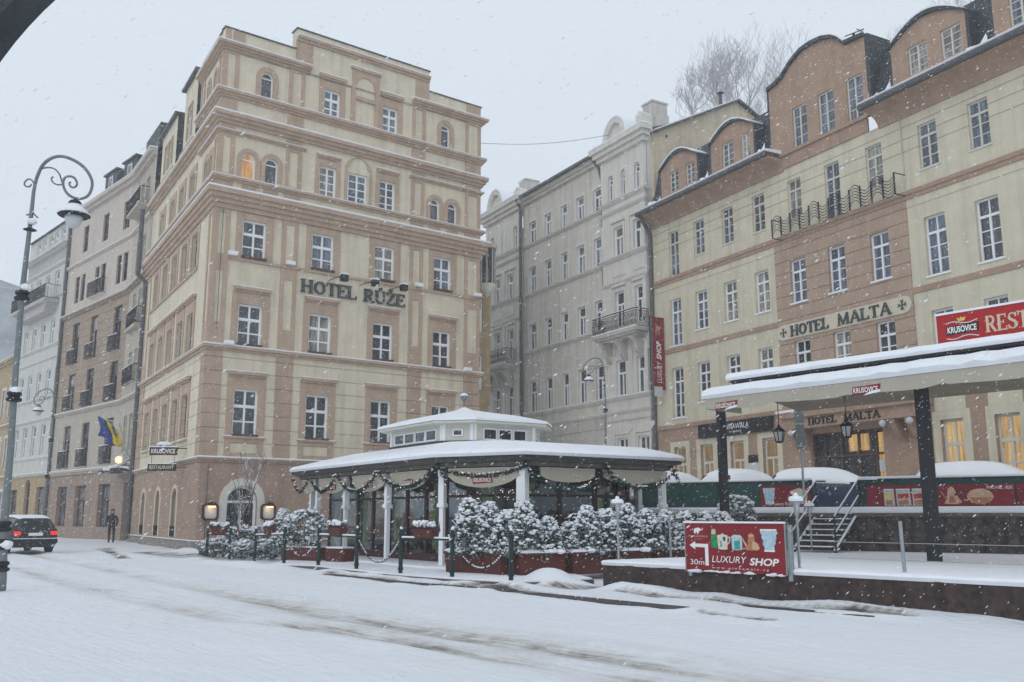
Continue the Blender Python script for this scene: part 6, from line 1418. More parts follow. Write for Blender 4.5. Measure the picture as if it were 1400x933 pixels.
def spr(parent, fr, pts, m, name, e=0.0, tx=SX, tz=SZ, f=fo):
    mb = MB(); mb.prism(fr, [(tx(x), tz(y)) for x, y in pts], f - .001, f + .004 + e); return mb.build(name, m, parent)
spr(ds, FT, [(140, 415), (215, 362), (215, 392), (388, 396), (388, 684), (345, 682), (345, 442), (215, 438), (215, 472)], 'white_print', 'arrow')
el = [(200, 245), (203, 205), (225, 183), (262, 176), (290, 186), (300, 205), (314, 200), (318, 178), (326, 180), (326, 205), (308, 220), (288, 216), (270, 232), (264, 262), (250, 262), (248, 240), (232, 238), (228, 258), (212, 256), (208, 232)]
mb = MB(); V_ = [(SX(x), SZ(y)) for x, y in el]; 
spr(ds, FT, [(205, 240), (203, 205), (225, 183), (262, 176), (290, 186), (296, 212), (280, 224), (262, 236)], 'white_print', 'elephant_emblem'); 
mb = MB()
for pl_ in ([(208, 232), (224, 236), (226, 258), (210, 257)], [(246, 232), (266, 230), (264, 263), (247, 262)], [(288, 205), (310, 214), (324, 200), (326, 180), (318, 178), (316, 196), (304, 204), (292, 192)]): mb.prism(FT, [(SX(x), SZ(y)) for x, y in pl_], fo - .001, fo + .0045)
mb.build('elephant_emblem', 'white_print', ds)
def stx(body, x0, x1, yb, h, m='white_print', **kw): return text(FT, body, SX(x0), SX(x1), SZ(yb), h / 645 * (sz1 - sz0), fo - .001, m, ds, **kw)
stx('PINNAWALA', 135, 390, 304, 26, 'beige_print'); stx('H O M E', 212, 318, 336, 13, 'beige_print'); stx('30m', 145, 330, 675, 75); stx('LUXURY', 432, 872, 634, 92, shear=.2); stx('SHOP', 905, 1255, 650, 92, shear=.2, bold=.03); stx('w w w . p i n n a w a l a . c z', 430, 1130, 716, 26, 'white_print')
spr(ds, FT, [(430, 290), (440, 262), (442, 200), (450, 185), (478, 185), (486, 200), (488, 262), (510, 300), (512, 430), (500, 446), (440, 440), (428, 425)], 'green_print', 'bottle_picture')
spr(ds, FT, [(436, 262), (440, 196), (488, 196), (492, 262)], 'beige_print', 'bottle_picture', .001)
spr(ds, FT, [(510, 275), (560, 262), (578, 245), (592, 262), (642, 275), (636, 455), (620, 464), (530, 462), (520, 450)], 'china', 'mug_picture')
spr(ds, FT, [(640, 290), (680, 295), (672, 370), (640, 400), (638, 385), (660, 360), (664, 308), (640, 306)], 'china', 'mug_picture', .0005)
spr(ds, FT, [(590, 290), (618, 300), (616, 350), (592, 350), (580, 320)], 'blue_cloth', 'mug_picture', .001); spr(ds, FT, [(545, 340), (565, 360), (570, 430), (550, 430)], 'teal_print', 'mug_picture', .001)
spr(ds, FT, [(692, 285), (720, 266), (795, 266), (822, 285), (824, 450), (805, 466), (715, 466), (696, 450)], 'pale_blue', 'tin_picture'); spr(ds, FT, [(725, 345), (798, 345), (798, 455), (725, 455)], 'teal_print', 'tin_picture', .001); spr(ds, FT, [(700, 285), (815, 285), (815, 300), (700, 300)], 'china', 'tin_picture', .001)
spr(ds, FT, [(850, 440), (890, 400), (900, 290), (892, 270), (925, 238), (938, 238), (975, 265), (975, 300), (985, 345), (1020, 380), (1038, 440), (1000, 464), (880, 464)], 'copper', 'coffee_pot_picture'); spr(ds, FT, [(905, 285), (970, 285), (965, 262), (912, 262)], 'copper_light', 'coffee_pot_picture', .001)
spr(ds, FT, [(948, 345), (1015, 378), (1035, 438), (1000, 455), (950, 450)], 'copper_light', 'coffee_pot_picture', .0012); spr(ds, FT, [(882, 395), (820, 290), (812, 300), (870, 420)], 'copper_light', 'coffee_pot_picture', .0008); spr(ds, FT, [(980, 335), (1062, 295), (1070, 308), (985, 350)], 'brown_wood', 'coffee_pot_picture', .0016)
spr(ds, FT, [(1045, 190), (1240, 190), (1248, 240), (1232, 262), (1236, 300), (1222, 330), (1226, 370), (1205, 400), (1212, 470), (1088, 470), (1096, 420), (1072, 380), (1080, 330), (1060, 300), (1064, 260), (1050, 235)], 'pale_blue', 'vase_picture'); spr(ds, FT, [(1048, 186), (1238, 186), (1236, 206), (1052, 206)], 'white_print', 'vase_picture', .001); spr(ds, FT, [(1090, 452), (1210, 452), (1212, 474), (1088, 474)], 'white_print', 'vase_picture', .001)
# small path lamps
def path_lamp(x, y, z, lab):
    t_ = thing('path_lamp', lab, 'lamp', (x, y, z), 'small white capped terrace lamps')
    mb = MB(); mb.tube([(x, y, z - .02), (x, y, z + 1.06)], .026, 8); mb.lathe((x, y, z + .98), [(.04, 0), (.05, .04), (.025, .08)], 8)
    for k in range(4): a = math.pi / 4 + k * math.pi / 2; mb.tube([(x + .03 * math.cos(a), y + .03 * math.sin(a), z + 1.03), (x + .08 * math.cos(a), y + .08 * math.sin(a), z + 1.22)], .007, 4)
    mb.lathe((x, y, z + 1.22), [(.125, 0), (.11, .03), (.04, .05)], 12); mb.build('post', 'steel', t_)
    mb = MB(); mb.lathe((x, y, z + 1.05), [(.025, 0), (.062, .17), (.01, .17)], 10); mb.build('glass_body', 'milk_glass', t_)
    mb = MB(); mb.lathe((x, y, z + 1.25), [(.13, 0), (.135, .05), (.1, .085), (.03, .095)], 12); mb.blob((x, y, z + 1.36), (.045, .045, .04), 8, 6); mb.build('snow_cap', 'snow', t_)
path_lamp(2.25, 20.25, TZ, 'small white capped lamp at the left corner of the terrace'); path_lamp(5.15, 17.2, TZ, 'small white capped lamp behind the right edge of the red sign')
q = at(1110, 752, TZ); path_lamp(q.x * .93, q.y * .93, TZ, 'small white capped lamp at the foot of the stairs')
# steel posts and wires of the terrace edge
tr = thing('wire_railing', 'thin steel posts and wires along the terrace edge', 'railing', FT.p(6, TZ, -.3))
mb = MB()
def on(fr, o, px, py=700):
    r = ray(px, py); a0 = fr.o + fr.n * o; A = np.array([[fr.d.x, -r.x], [fr.d.y, -r.y]]); return float(np.linalg.solve(A, [-a0.x, -a0.y])[0])
u1232 = on(FT, -.35, 1231)
for u in (u1232, u1232 + 2.9): pb = MB(); pb.tube([FT.p(u, TZ - .02, -.35), FT.p(u - .02, 1.36, -.35)], .032, 8); pb.build('steel_post', 'steel', tr)
for z in (.72, 1.0): mb.tube([FT.p(4.8, z, -.35), FT.p(u1232 + 2.9, z, -.35)], .006, 4)
mb.build('wire', 'steel', tr)
for px, py0, py1 in ((917, 697, 759),):
    q = at(px, py1, TZ); t_ = thing('steel_post', 'lone thin steel post in front of the hedge', 'post', (q.x * .97, q.y * .97, TZ)); mb = MB(); mb.tube([(q.x * .97, q.y * .97, TZ - .02), (q.x * .97, q.y * .97, 1.5)], .03, 6); mb.build('shaft', 'steel', t_); mb = MB(); mb.blob((q.x * .97, q.y * .97, 1.52), (.04, .04, .03), 7, 5); mb.build('snow_cap', 'snow', t_)
# stairs up to the street
st = thing('staircase', 'dark open stairs with snowy treads and handrails up to the upper street', 'stairs', (8.4, 26.6, TZ))
B0_ = aty(1112, 744, 26.2); Bc = Vector((B0_.x, B0_.y)); ut = uw(1147); Tc = Vector(FW.p(ut, 0, .1)[:2]); sd_ = (Tc - Bc).normalized(); sw_ = Vector((sd_.y, -sd_.x)); run = (Tc - Bc).length; ns = 7
mb = MB(); sn = MB()
for k in range(ns):
    c = Bc + sd_ * run * (k + .5) / ns; z = TZ + (1.5 - TZ) * (k + 1) / ns; a = math.atan2(sd_.y, sd_.x); mb.abox((c.x, c.y, z - .025), (.15, .55, .02), a); sn.abox((c.x, c.y, z + .012), (.13, .5, .014), a)
mb.build('tread', 'iron', st); sn.build('tread_snow', 'snow', st)
mb = MB(); sn = MB()
for s_ in (-.58, .58):
    p0, p1 = Bc + sw_ * s_, Tc + sw_ * s_; mb.tube([(p0.x, p0.y, TZ), (p1.x, p1.y, 1.48)], .05, 5); sn.tube([(p0.x, p0.y, TZ + .07), (p1.x, p1.y, 1.55)], .035, 5)
mb.build('stringer', 'iron', st); sn.build('stringer_snow', 'snow', st)
mb = MB(); sn = MB()
for s_ in (-.62, .62):
    p0, p1 = Bc + sw_ * s_, Tc + sw_ * s_; e = Tc + sw_ * s_ + Vector((FW.d.x, FW.d.y)) * (.55 if s_ > 0 else .3)
    for h_ in (.95, .5):
        mb.tube([(p0.x, p0.y, TZ + h_), (p1.x, p1.y, 1.5 + h_)] + ([(e.x, e.y, 1.5 + h_)] if h_ > .6 else []), .022, 6); sn.tube([(p0.x, p0.y, TZ + h_ + .03), (p1.x, p1.y, 1.5 + h_ + .03)] + ([(e.x, e.y, 1.53 + h_)] if h_ > .6 else []), .022, 6)
    for p_, z_ in ((p0, TZ), (p1, 1.45)): mb.tube([(p_.x, p_.y, z_), (p_.x, p_.y, z_ + .97)], .025, 6)
mb.build('handrail', 'iron', st); sn.build('handrail_snow', 'snow', st)
# green mesh fence and banners on the wall
def fence(px0, px1, lab, ext=0):
    u0, u1 = uw(px0), uw(px1) + ext; t_ = thing('mesh_fence', lab, 'fence', FW.p((u0 + u1) / 2, 1.5, .1), 'green mesh fences on the retaining wall')
    mb = MB(); mb.box(FW, u0, u1, 1.72, 2.43, .08, .10); mb.build('mesh_panel', 'green_mesh', t_)
    n = max(2, int((u1 - u0) / 2.2)); 
    for k in range(n + 1): pb = MB(); u = u0 + (u1 - u0) * k / n; pb.box(FW, u - .03, u + .03, 1.6, 2.5, .04, .1); pb.build('post', 'iron', t_)
    mb = MB(); mb.box(FW, u0, u1, 2.43, 2.49, .05, .11); mb.build('rail', 'iron', t_); mb = MB(); mb.box(FW, u0 - .02, u1 + .02, 2.493, 2.56, .03, .14); mb.build('snow_cover', 'snow', t_, bevel=.02); return t_
fence(870, 1112, 'dark green mesh fence left of the stairs'); fence(1178, 1400, 'green mesh fence right of the stairs behind the pictured banners', 7)
def banner(px0, px1, lab, z0=1.66, z1=2.30):
    u0, u1 = uw(px0), uw(px1); t_ = thing('banner', lab, 'banner', FW.p((u0 + u1) / 2, z0, .12), 'red banners on the mesh fences'); mb = MB(); mb.box(FW, u0, u1, z0, z1, .112, .13); mb.build('cloth', 'red_print', t_); return t_, u0, u1
def pic(t_, fr, u0, u1, z0, z1, pts, m, name, e=0): spr(t_, fr, pts, m, name, e, lambda x: u0 + (u1 - u0) * x, lambda y: z0 + (z1 - z0) * y, .131)
t_, a, b = banner(1043, 1111, 'red banner with a vase and a mug left of the stairs', 1.72, 2.34)
pic(t_, FW, a, b, 1.72, 2.34, [(.05, .9), (.3, .9), (.26, .1), (.1, .1)], 'pale_blue', 'vase_picture'); pic(t_, FW, a, b, 1.72, 2.34, [(.62, .75), (.78, .88), (.95, .75), (.92, .12), (.68, .12)], 'china', 'mug_picture'); text(FW, 'Luxury Shop', a + (b - a) * .28, a + (b - a) * .62, 1.76, .1, .131, 'white_print', t_)
t_, a, b = banner(1188, 1279, 'red banner with three food tins behind the right canopy post')
def P2(px, py, A=(1188, 665.5), B=(1279, 703)): return ((px - A[0]) / (B[0] - A[0]), 1 - (py - A[1]) / (B[1] - A[1]))
for x0, x1, c1 in ((1212, 1226, 'yellow_print'), (1229, 1248, 'tomato'), (1251, 1268, 'tomato')):
    pic(t_, FW, a, b, 1.66, 2.30, [P2(x0, 673), P2(x1, 673), P2(x1 + 1, 699), P2(x0 + .5, 699)], 'tin_silver', 'tin_picture'); pic(t_, FW, a, b, 1.66, 2.30, [P2(x0 + 2, 680), P2(x1 - 2, 679), P2(x1 - 2, 687), P2(x0 + 2, 688)], c1, 'tin_picture', .001); pic(t_, FW, a, b, 1.66, 2.30, [P2(x0 + 2, 691), P2(x1 - 3, 689), P2(x1 - 2, 697), P2(x0 + 3, 698)], 'copper', 'tin_picture', .001); pic(t_, FW, a, b, 1.66, 2.30, [P2(x0, 671.5), P2(x1, 671.5), P2(x1, 673), P2(x0, 673)], 'white_print', 'tin_picture', .001)
t_, a, b = banner(1281, 1391, 'red banner with a copper coffee pot and a copper pan')
P3 = lambda px, py: P2(px, py, (1281, 664.5), (1391, 703))
pic(t_, FW, a, b, 1.66, 2.30, [P3(1294, 696), P3(1298, 686), P3(1300, 672), P3(1303, 669), P3(1306, 668), P3(1309, 672), P3(1312, 682), P3(1319, 694), P3(1312, 697)], 'copper_light', 'coffee_pot_picture'); pic(t_, FW, a, b, 1.66, 2.30, [P3(1289, 676), P3(1290, 675), P3(1299, 688), P3(1297, 691)], 'copper', 'coffee_pot_picture', .001); pic(t_, FW, a, b, 1.66, 2.30, [P3(1308, 681), P3(1325, 672), P3(1325, 673.5), P3(1310, 684)], 'brown_wood', 'coffee_pot_picture', .001); pic(t_, FW, a, b, 1.66, 2.30, [P3(1302, 683), P3(1308, 683), P3(1310, 695), P3(1300, 695)], 'copper', 'coffee_pot_picture', .001)
pan = [(1344 + 18 * math.cos(w), 684.5 + 12.5 * math.sin(w)) for w in [2 * math.pi * k / 16 for k in range(16)]]
pic(t_, FW, a, b, 1.66, 2.30, [P3(*p) for p in pan][::-1], 'copper_light', 'pan_picture'); pic(t_, FW, a, b, 1.66, 2.30, [P3(1329, 686), P3(1360, 686), P3(1357, 694), P3(1344, 697), P3(1333, 694)][::-1], 'copper', 'pan_picture', .001)
text(FW, 'MAUVIEL 1830.', a + (b - a) * .665, a + (b - a) * .985, 2.16, .085, .131, 'white_print', t_)
t_, a, b = banner(1394, 1462, 'red banner at the right edge of the picture')
# café canopy
CF = Fr((5.12, 24.6), d=(5.12, -6.24)); CU = 17
cp_ = thing('cafe_canopy', 'long beige fabric terrace canopy under thick snow on black posts', 'canopy', (9, 21.5, TZ))
P = CF.p
def csl(z0, o0, z1, o1, th, u0=0, u1=CU): return [P(u0, z0, o0), P(u1, z0, o0), P(u1, z1, o1), P(u0, z1, o1), P(u0, z0 + th, o0), P(u1, z0 + th, o0), P(u1, z1 + th, o1), P(u0, z1 + th, o1)]
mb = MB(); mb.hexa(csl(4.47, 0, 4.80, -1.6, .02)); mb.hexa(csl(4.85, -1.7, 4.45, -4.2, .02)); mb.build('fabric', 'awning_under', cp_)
mb = MB(); n = 40; low = [(CU * k / n, 4.16 + .015 * math.sin(k * 1.3) + (.05 if k % 5 == 0 else 0)) for k in range(n + 1)]
mb.prism(CF, low + [(CU, 4.49), (0, 4.49)], .0, .02)
for k in range(n): pass
mb.build('valance', 'awning', cp_)
mb = MB(); mb.prism(CF, [(-.0, 4.2), (.02, 4.2), (.02, 4.5), (0, 4.5)], -1.5, 0); mb.build('side_valance', 'awning', cp_)
mb = MB(); nn = 50
rows_ = []
for k in range(nn + 1):
    u = -.06 + (CU + .06) * k / nn; j = random.uniform(-.03, .03); e = max(0, 1 - k / 1.0) * .0
    rows_.append([P(u, 4.475, .04), P(u, 4.58 + j, .12 + j), P(u, 4.72 + j, .05), P(u, 4.83 + j * .5, -.3), P(u, 4.93, -1.55), P(u, 4.80, -1.56)])
V_ = [v for r_ in rows_ for v in r_]; F_ = [(k * 6 + j, k * 6 + j + 1, (k + 1) * 6 + j + 1, (k + 1) * 6 + j) for k in range(nn) for j in range(5)] + [(0, 1, 2, 3, 4, 5)]
mb.add(V_, F_); mb.add(csl(4.9, -1.9, 4.48, -4.25, .12), [(0, 3, 2, 1), (4, 5, 6, 7), (0, 1, 5, 4), (1, 2, 6, 5), (2, 3, 7, 6), (3, 0, 4, 7)]); mb.build('lower_snow', 'snow', cp_)
mb = MB(); mb.box(CF, .25, CU, 4.93, 4.99, -1.35, -1.1); mb.box(CF, .5, CU, 4.78, 4.94, -1.55, -1.3); mb.prism(CF, [(.1, 5.05), (.55, 4.8), (.62, 4.8), (.3, 5.05)], -1.5, -1.3); mb.box(CF, 0.05, CU, 5.0, 5.06, -1.9, -1.0)
for u in np.arange(.6, CU, 1.28): mb.box(CF, u, u + .05, 4.66, 5.0, -1.08, -1.03)
mb.build('black_frame', 'iron', cp_)
rows_ = []; mb = MB()
for k in range(nn + 1):
    u = -.05 + (CU + .05) * k / nn; j = random.uniform(-.01, .01); z = 5.063
    rows_.append([P(u, z, -.98), P(u, z + .07 + j, -.93 + j * 2), P(u, z + .20 + j, -1.02), P(u, z + .25, -1.5), P(u, z + .02, -1.95)])
V_ = [v for r_ in rows_ for v in r_]; F_ = [(k * 5 + j, k * 5 + j + 1, (k + 1) * 5 + j + 1, (k + 1) * 5 + j) for k in range(nn) for j in range(4)] + [(0, 1, 2, 3, 4)]
mb.add(V_, F_); mb.build('upper_snow', 'snow', cp_)
for (x, y, w_, z1) in ((9.25, 20.98, .115, 4.62), (5.8, 25.9, .10, 4.65), (13.6, 15.8, .115, 4.62)):
    mb = MB(); mb.abox((x, y, (TZ + z1) / 2), (w_, w_, (z1 - TZ) / 2), .3); mb.build('canopy_post', 'iron', cp_, bevel=.01)
for px in (992, 1184):
    u = on(CF, .03, px, 540); mb = MB(); mb.prism(CF, [(u - .34, 4.14), (u + .34, 4.2), (u + .36, 4.36), (u - .32, 4.34)], .022, .035); tg = mb.build('brand_tag', 'red_print', cp_); text(CF, 'KRUŠOVICE', u - .3, u + .3, 4.2, .12, .036, 'white_print', tg, bold=.02)
    mb = MB(); mb.prism(CF, [(u - .05, 4.13), (u + .36, 4.18), (u + .36, 4.235), (u + .1, 4.2)], .038, .06); mb.build('tag_snow', 'snow', tg)
mb = MB(); ua = on(CF, -2.2, 1310)
mb.box(CF, ua, ua + 4, 4.5, 4.56, -2.3, -2.15); mb.box(CF, on(CF, -2.2, 1150), on(CF, -2.2, 1150) + 1.4, 4.5, 4.55, -2.3, -2.2); mb.build('tube_light', 'white_paint', cp_)
for px in (1065, 1158):
    o = -2.6; u = on(CF, o, px, 590); z = 3.62; hl_ = thing('hanging_lantern', 'black hanging lantern under the canopy, ' + ('left one' if px < 1100 else 'right one'), 'lantern', P(u, z, o), 'lanterns hanging under the canopy')
    c = P(u, 0, o); mb = MB(); mb.tube([(c[0], c[1], 4.6), (c[0], c[1], z + .28)], .012, 4); mb.lathe((c[0], c[1], z + .12), [(.19, 0), (.15, .05), (.05, .13), (.02, .2)], 8)
    for k in range(6): w_ = math.pi / 3 * k; mb.tube([(c[0] + .1 * math.cos(w_), c[1] + .1 * math.sin(w_), z - .16), (c[0] + .16 * math.cos(w_), c[1] + .16 * math.sin(w_), z + .12)], .012, 4)
    mb.lathe((c[0], c[1], z - .2), [(.04, 0), (.11, .03), (.11, .05)], 8); mb.build('frame', 'iron', hl_); mb = MB(); mb.lathe((c[0], c[1], z - .15), [(.085, 0), (.14, .26)], 8); mb.build('glass_body', 'milk_glass', hl_)
rs = thing('restaurant_sign', 'bright red restaurant sign standing on top of the canopy at the right edge', 'sign', P(9, 5.2, -1.5)); u = on(CF, -1.45, 1281, 450)
z0, z1 = 5.22, 5.98; mb = MB(); mb.box(CF, u, u + 6.5, z0, z1, -1.6, -1.45); mb.build('panel', 'red_bright', rs); mb = MB(); mb.box(CF, u - .02, u + 6.52, z1 + .002, z1 + .05, -1.62, -1.42); mb.build('snow_cover', 'snow', rs)
ul0, ul1, ur0, ur1 = on(CF, -1.44, 1293, 445), on(CF, -1.44, 1337, 445), on(CF, -1.44, 1347, 440), on(CF, -1.44, 1407, 435); lw = ul1 - ul0
mb = MB(); mb.prism(CF, [(ul0, z0 + .27), (ul1, z0 + .30), (ul1 + .02, z0 + .50), (ul0, z0 + .47)], -1.449, -1.44); eb = mb.build('dark_label', 'black_print', rs)
text(CF, 'KRUŠOVICE', ul0 + .03, ul1 - .03, z0 + .32, .14, -1.441, 'white_print', rs, bold=.03)
mb = MB()
for zz, s_ in ((z0 + .54, 1), (z0 + .2, -1)): mb.tube([P(ul0 + lw * k / 10, zz + s_ * .03 * math.sin(k * .7), -1.44) for k in range(11)], .01, 4)
mb.build('ribbon_lines', 'white_print', rs); um_ = (ul0 + ul1) / 2
mb = MB(); mb.prism(CF, [(um_ - .07, z0 + .57), (um_ + .07, z0 + .57), (um_ + .1, z0 + .66), (um_ + .04, z0 + .62), (um_, z0 + .67), (um_ - .04, z0 + .62), (um_ - .1, z0 + .66)], -1.449, -1.435); mb.build('crown_emblem', 'yellow_print', rs)
mb = MB(); hh = .36; sw4 = ur1 - ur0; serif_text(mb, CF, 'REST', ur0, ur1, z0 + .22, hh, -1.45, -1.437); serif_text(mb, CF, 'AURANT', ur1 + .04, ur1 + .04 + sw4 * 1.62, z0 + .22, hh, -1.45, -1.437)
mb.build('serif_lettering', 'beige_print', rs)
# metal pole behind the canopy
q = aty(1098, 655, 27.6); mpo = thing('metal_pole', 'grey metal sign pole seen edge on behind the canopy', 'pole', (q.x, 27.6, 1.45)); mb = MB(); mb.tube([(q.x, 27.6, 1.45), (q.x, 27.6, 4.8)], .035, 8); mb.build('pole', 'steel', mpo)
mb = MB(); mb.abox((q.x - .03, 27.55, 4.05), (.13, .03, .68), .2); mb.build('sign_plate', 'lamp_paint', mpo); mb = MB()
for z in (3.45, 4.1, 4.6): mb.tube([(q.x - .16, 27.5, z), (q.x + .1, 27.5, z)], .03, 6)
mb.build('clamp', 'steel', mpo)

# ================================================================== street lamps with scroll arms
LD = 19.0; base = aty(0, 806, LD)
def L(px, py): v = aty(px, py, LD); return (v.x, v.y, v.z)
slp = thing('street_lamp', 'tall grey green street lamp with a scrolled arm at the left edge', 'street lamp', (base.x, LD, 0), 'street lamps with scroll arms')
mb = MB(); mb.tube([(base.x, LD, 0), L(1, 790), L(5, 725), L(14, 620), L(22, 500), L(32, 385), L(42, 300), L(46, 262), L(50, 244)], [.11, .11, .08, .066, .062, .056, .044, .037, .034], 10); mb.build('pole', 'lamp_paint', slp, smooth=True)
sc = [(50, 244), (56.8, 227), (68.6, 216.5), (83.6, 213), (100.8, 218.6), (115.8, 229), (125.4, 244), (126.5, 255), (122, 267), (113.6, 272), (103, 272), (92, 266), (86, 255), (87, 244), (93, 241), (101, 242), (106, 250), (104, 256), (97.6, 257), (94, 251), (97, 249)]
def smoothp(pts, n=3):
    for _ in range(n): pts = [pts[0]] + [q for i in range(len(pts) - 1) for q in ((pts[i][0] * .75 + pts[i + 1][0] * .25, pts[i][1] * .75 + pts[i + 1][1] * .25), (pts[i][0] * .25 + pts[i + 1][0] * .75, pts[i][1] * .25 + pts[i + 1][1] * .75))] + [pts[-1]]
    return pts
s_ = smoothp(sc, 2); mb = MB(); mb.tube([L(*p) for p in s_], [.038 - .018 * k / len(s_) for k in range(len(s_))], 8)
for cv in ([(54.7, 231.5), (64, 229), (74, 230), (81.5, 238), (84, 246.5), (86, 252)], [(86, 252), (79, 253.5), (72, 250), (69.7, 244), (73, 242)], [(47.5, 256), (46.7, 251), (43, 245.5), (37.5, 245), (33, 250), (34, 255), (40.7, 256), (43, 252)], [(42.5, 290), (39, 294), (36, 294)], [(43.5, 288), (47, 294), (52, 298)]):
    c_ = smoothp(cv, 2); mb.tube([L(*p) for p in c_], .018, 6)
mb.build('scroll_arm', 'lamp_paint', slp, smooth=True)
mb = MB()
for py in (405, 543, 720, 745, 775): 
    px = np.interp(py, [385, 500, 620, 725, 790], [32, 22, 14, 5, 1]); c = L(px, py); mb.lathe((c[0], c[1], c[2] - .1), [(.1, 0), (.15, .02), (.15, .07), (.11, .09), (.11, .12), (.14, .14), (.14, .19), (.1, .21)], 12)
c = L(41, 314); mb.lathe((c[0], c[1], c[2] - .04), [(.06, 0), (.14, .03), (.06, .07)], 12); mb.build('collar', 'iron', slp)
hc = L(101, 296); mb = MB(); mb.tube([L(103, 272), (hc[0] + .0, LD, hc[2] + .3)], .03, 6); mb.lathe((hc[0], LD, hc[2]), [(.31, 0), (.33, .02), (.22, .1), (.15, .2), (.13, .3), (.1, .34), (.02, .35)], 18); hd = mb.build('lamp_head', 'iron', slp, smooth=False)
mb = MB(); mb.lathe((hc[0], LD, hc[2] + .03), [(.31, 0), (.28, .07), (.19, .15), (.16, .2), (.17, .21), (.1, .24)], 18); mb.build('lamp_snow', 'snow', hd, smooth=True); mb = MB(); mb.lathe((hc[0], LD, hc[2] - .26), [(.05, 0), (.13, .06), (.17, .16), (.19, .255)], 14); mb.build('lamp_glass', 'milk_glass', hd, smooth=True)
mb = MB()
for px, py, r_ in ((22, 400, .11), (18, 541, .11), (6, 752, .13), (41, 310, .1)): c = L(px + (10 if py == 400 else 0), py); mb.blob((c[0] + .05, c[1] - .03, c[2] + .1), (r_, r_, r_ * .7), 8, 6)
mb.build('snow', 'snow', slp)
w2 = copy_tree(slp, label='distant scrolled street lamp in front of the pale town house up the side street'); p2 = aty(54, 742, 51.0); w2.location = (p2.x, 51.0, 0); w2.rotation_euler = (0, 0, R(178)); w2.scale = (.92, .92, .92)
w3 = copy_tree(slp, label='scrolled street lamp in front of the grey house behind the pavilion'); p3_ = aty(826, 640, 43.0); w3.location = (p3_.x, 43.0, 1.45); w3.rotation_euler = (0, 0, R(178)); w3.scale = (.8, .8, .8)

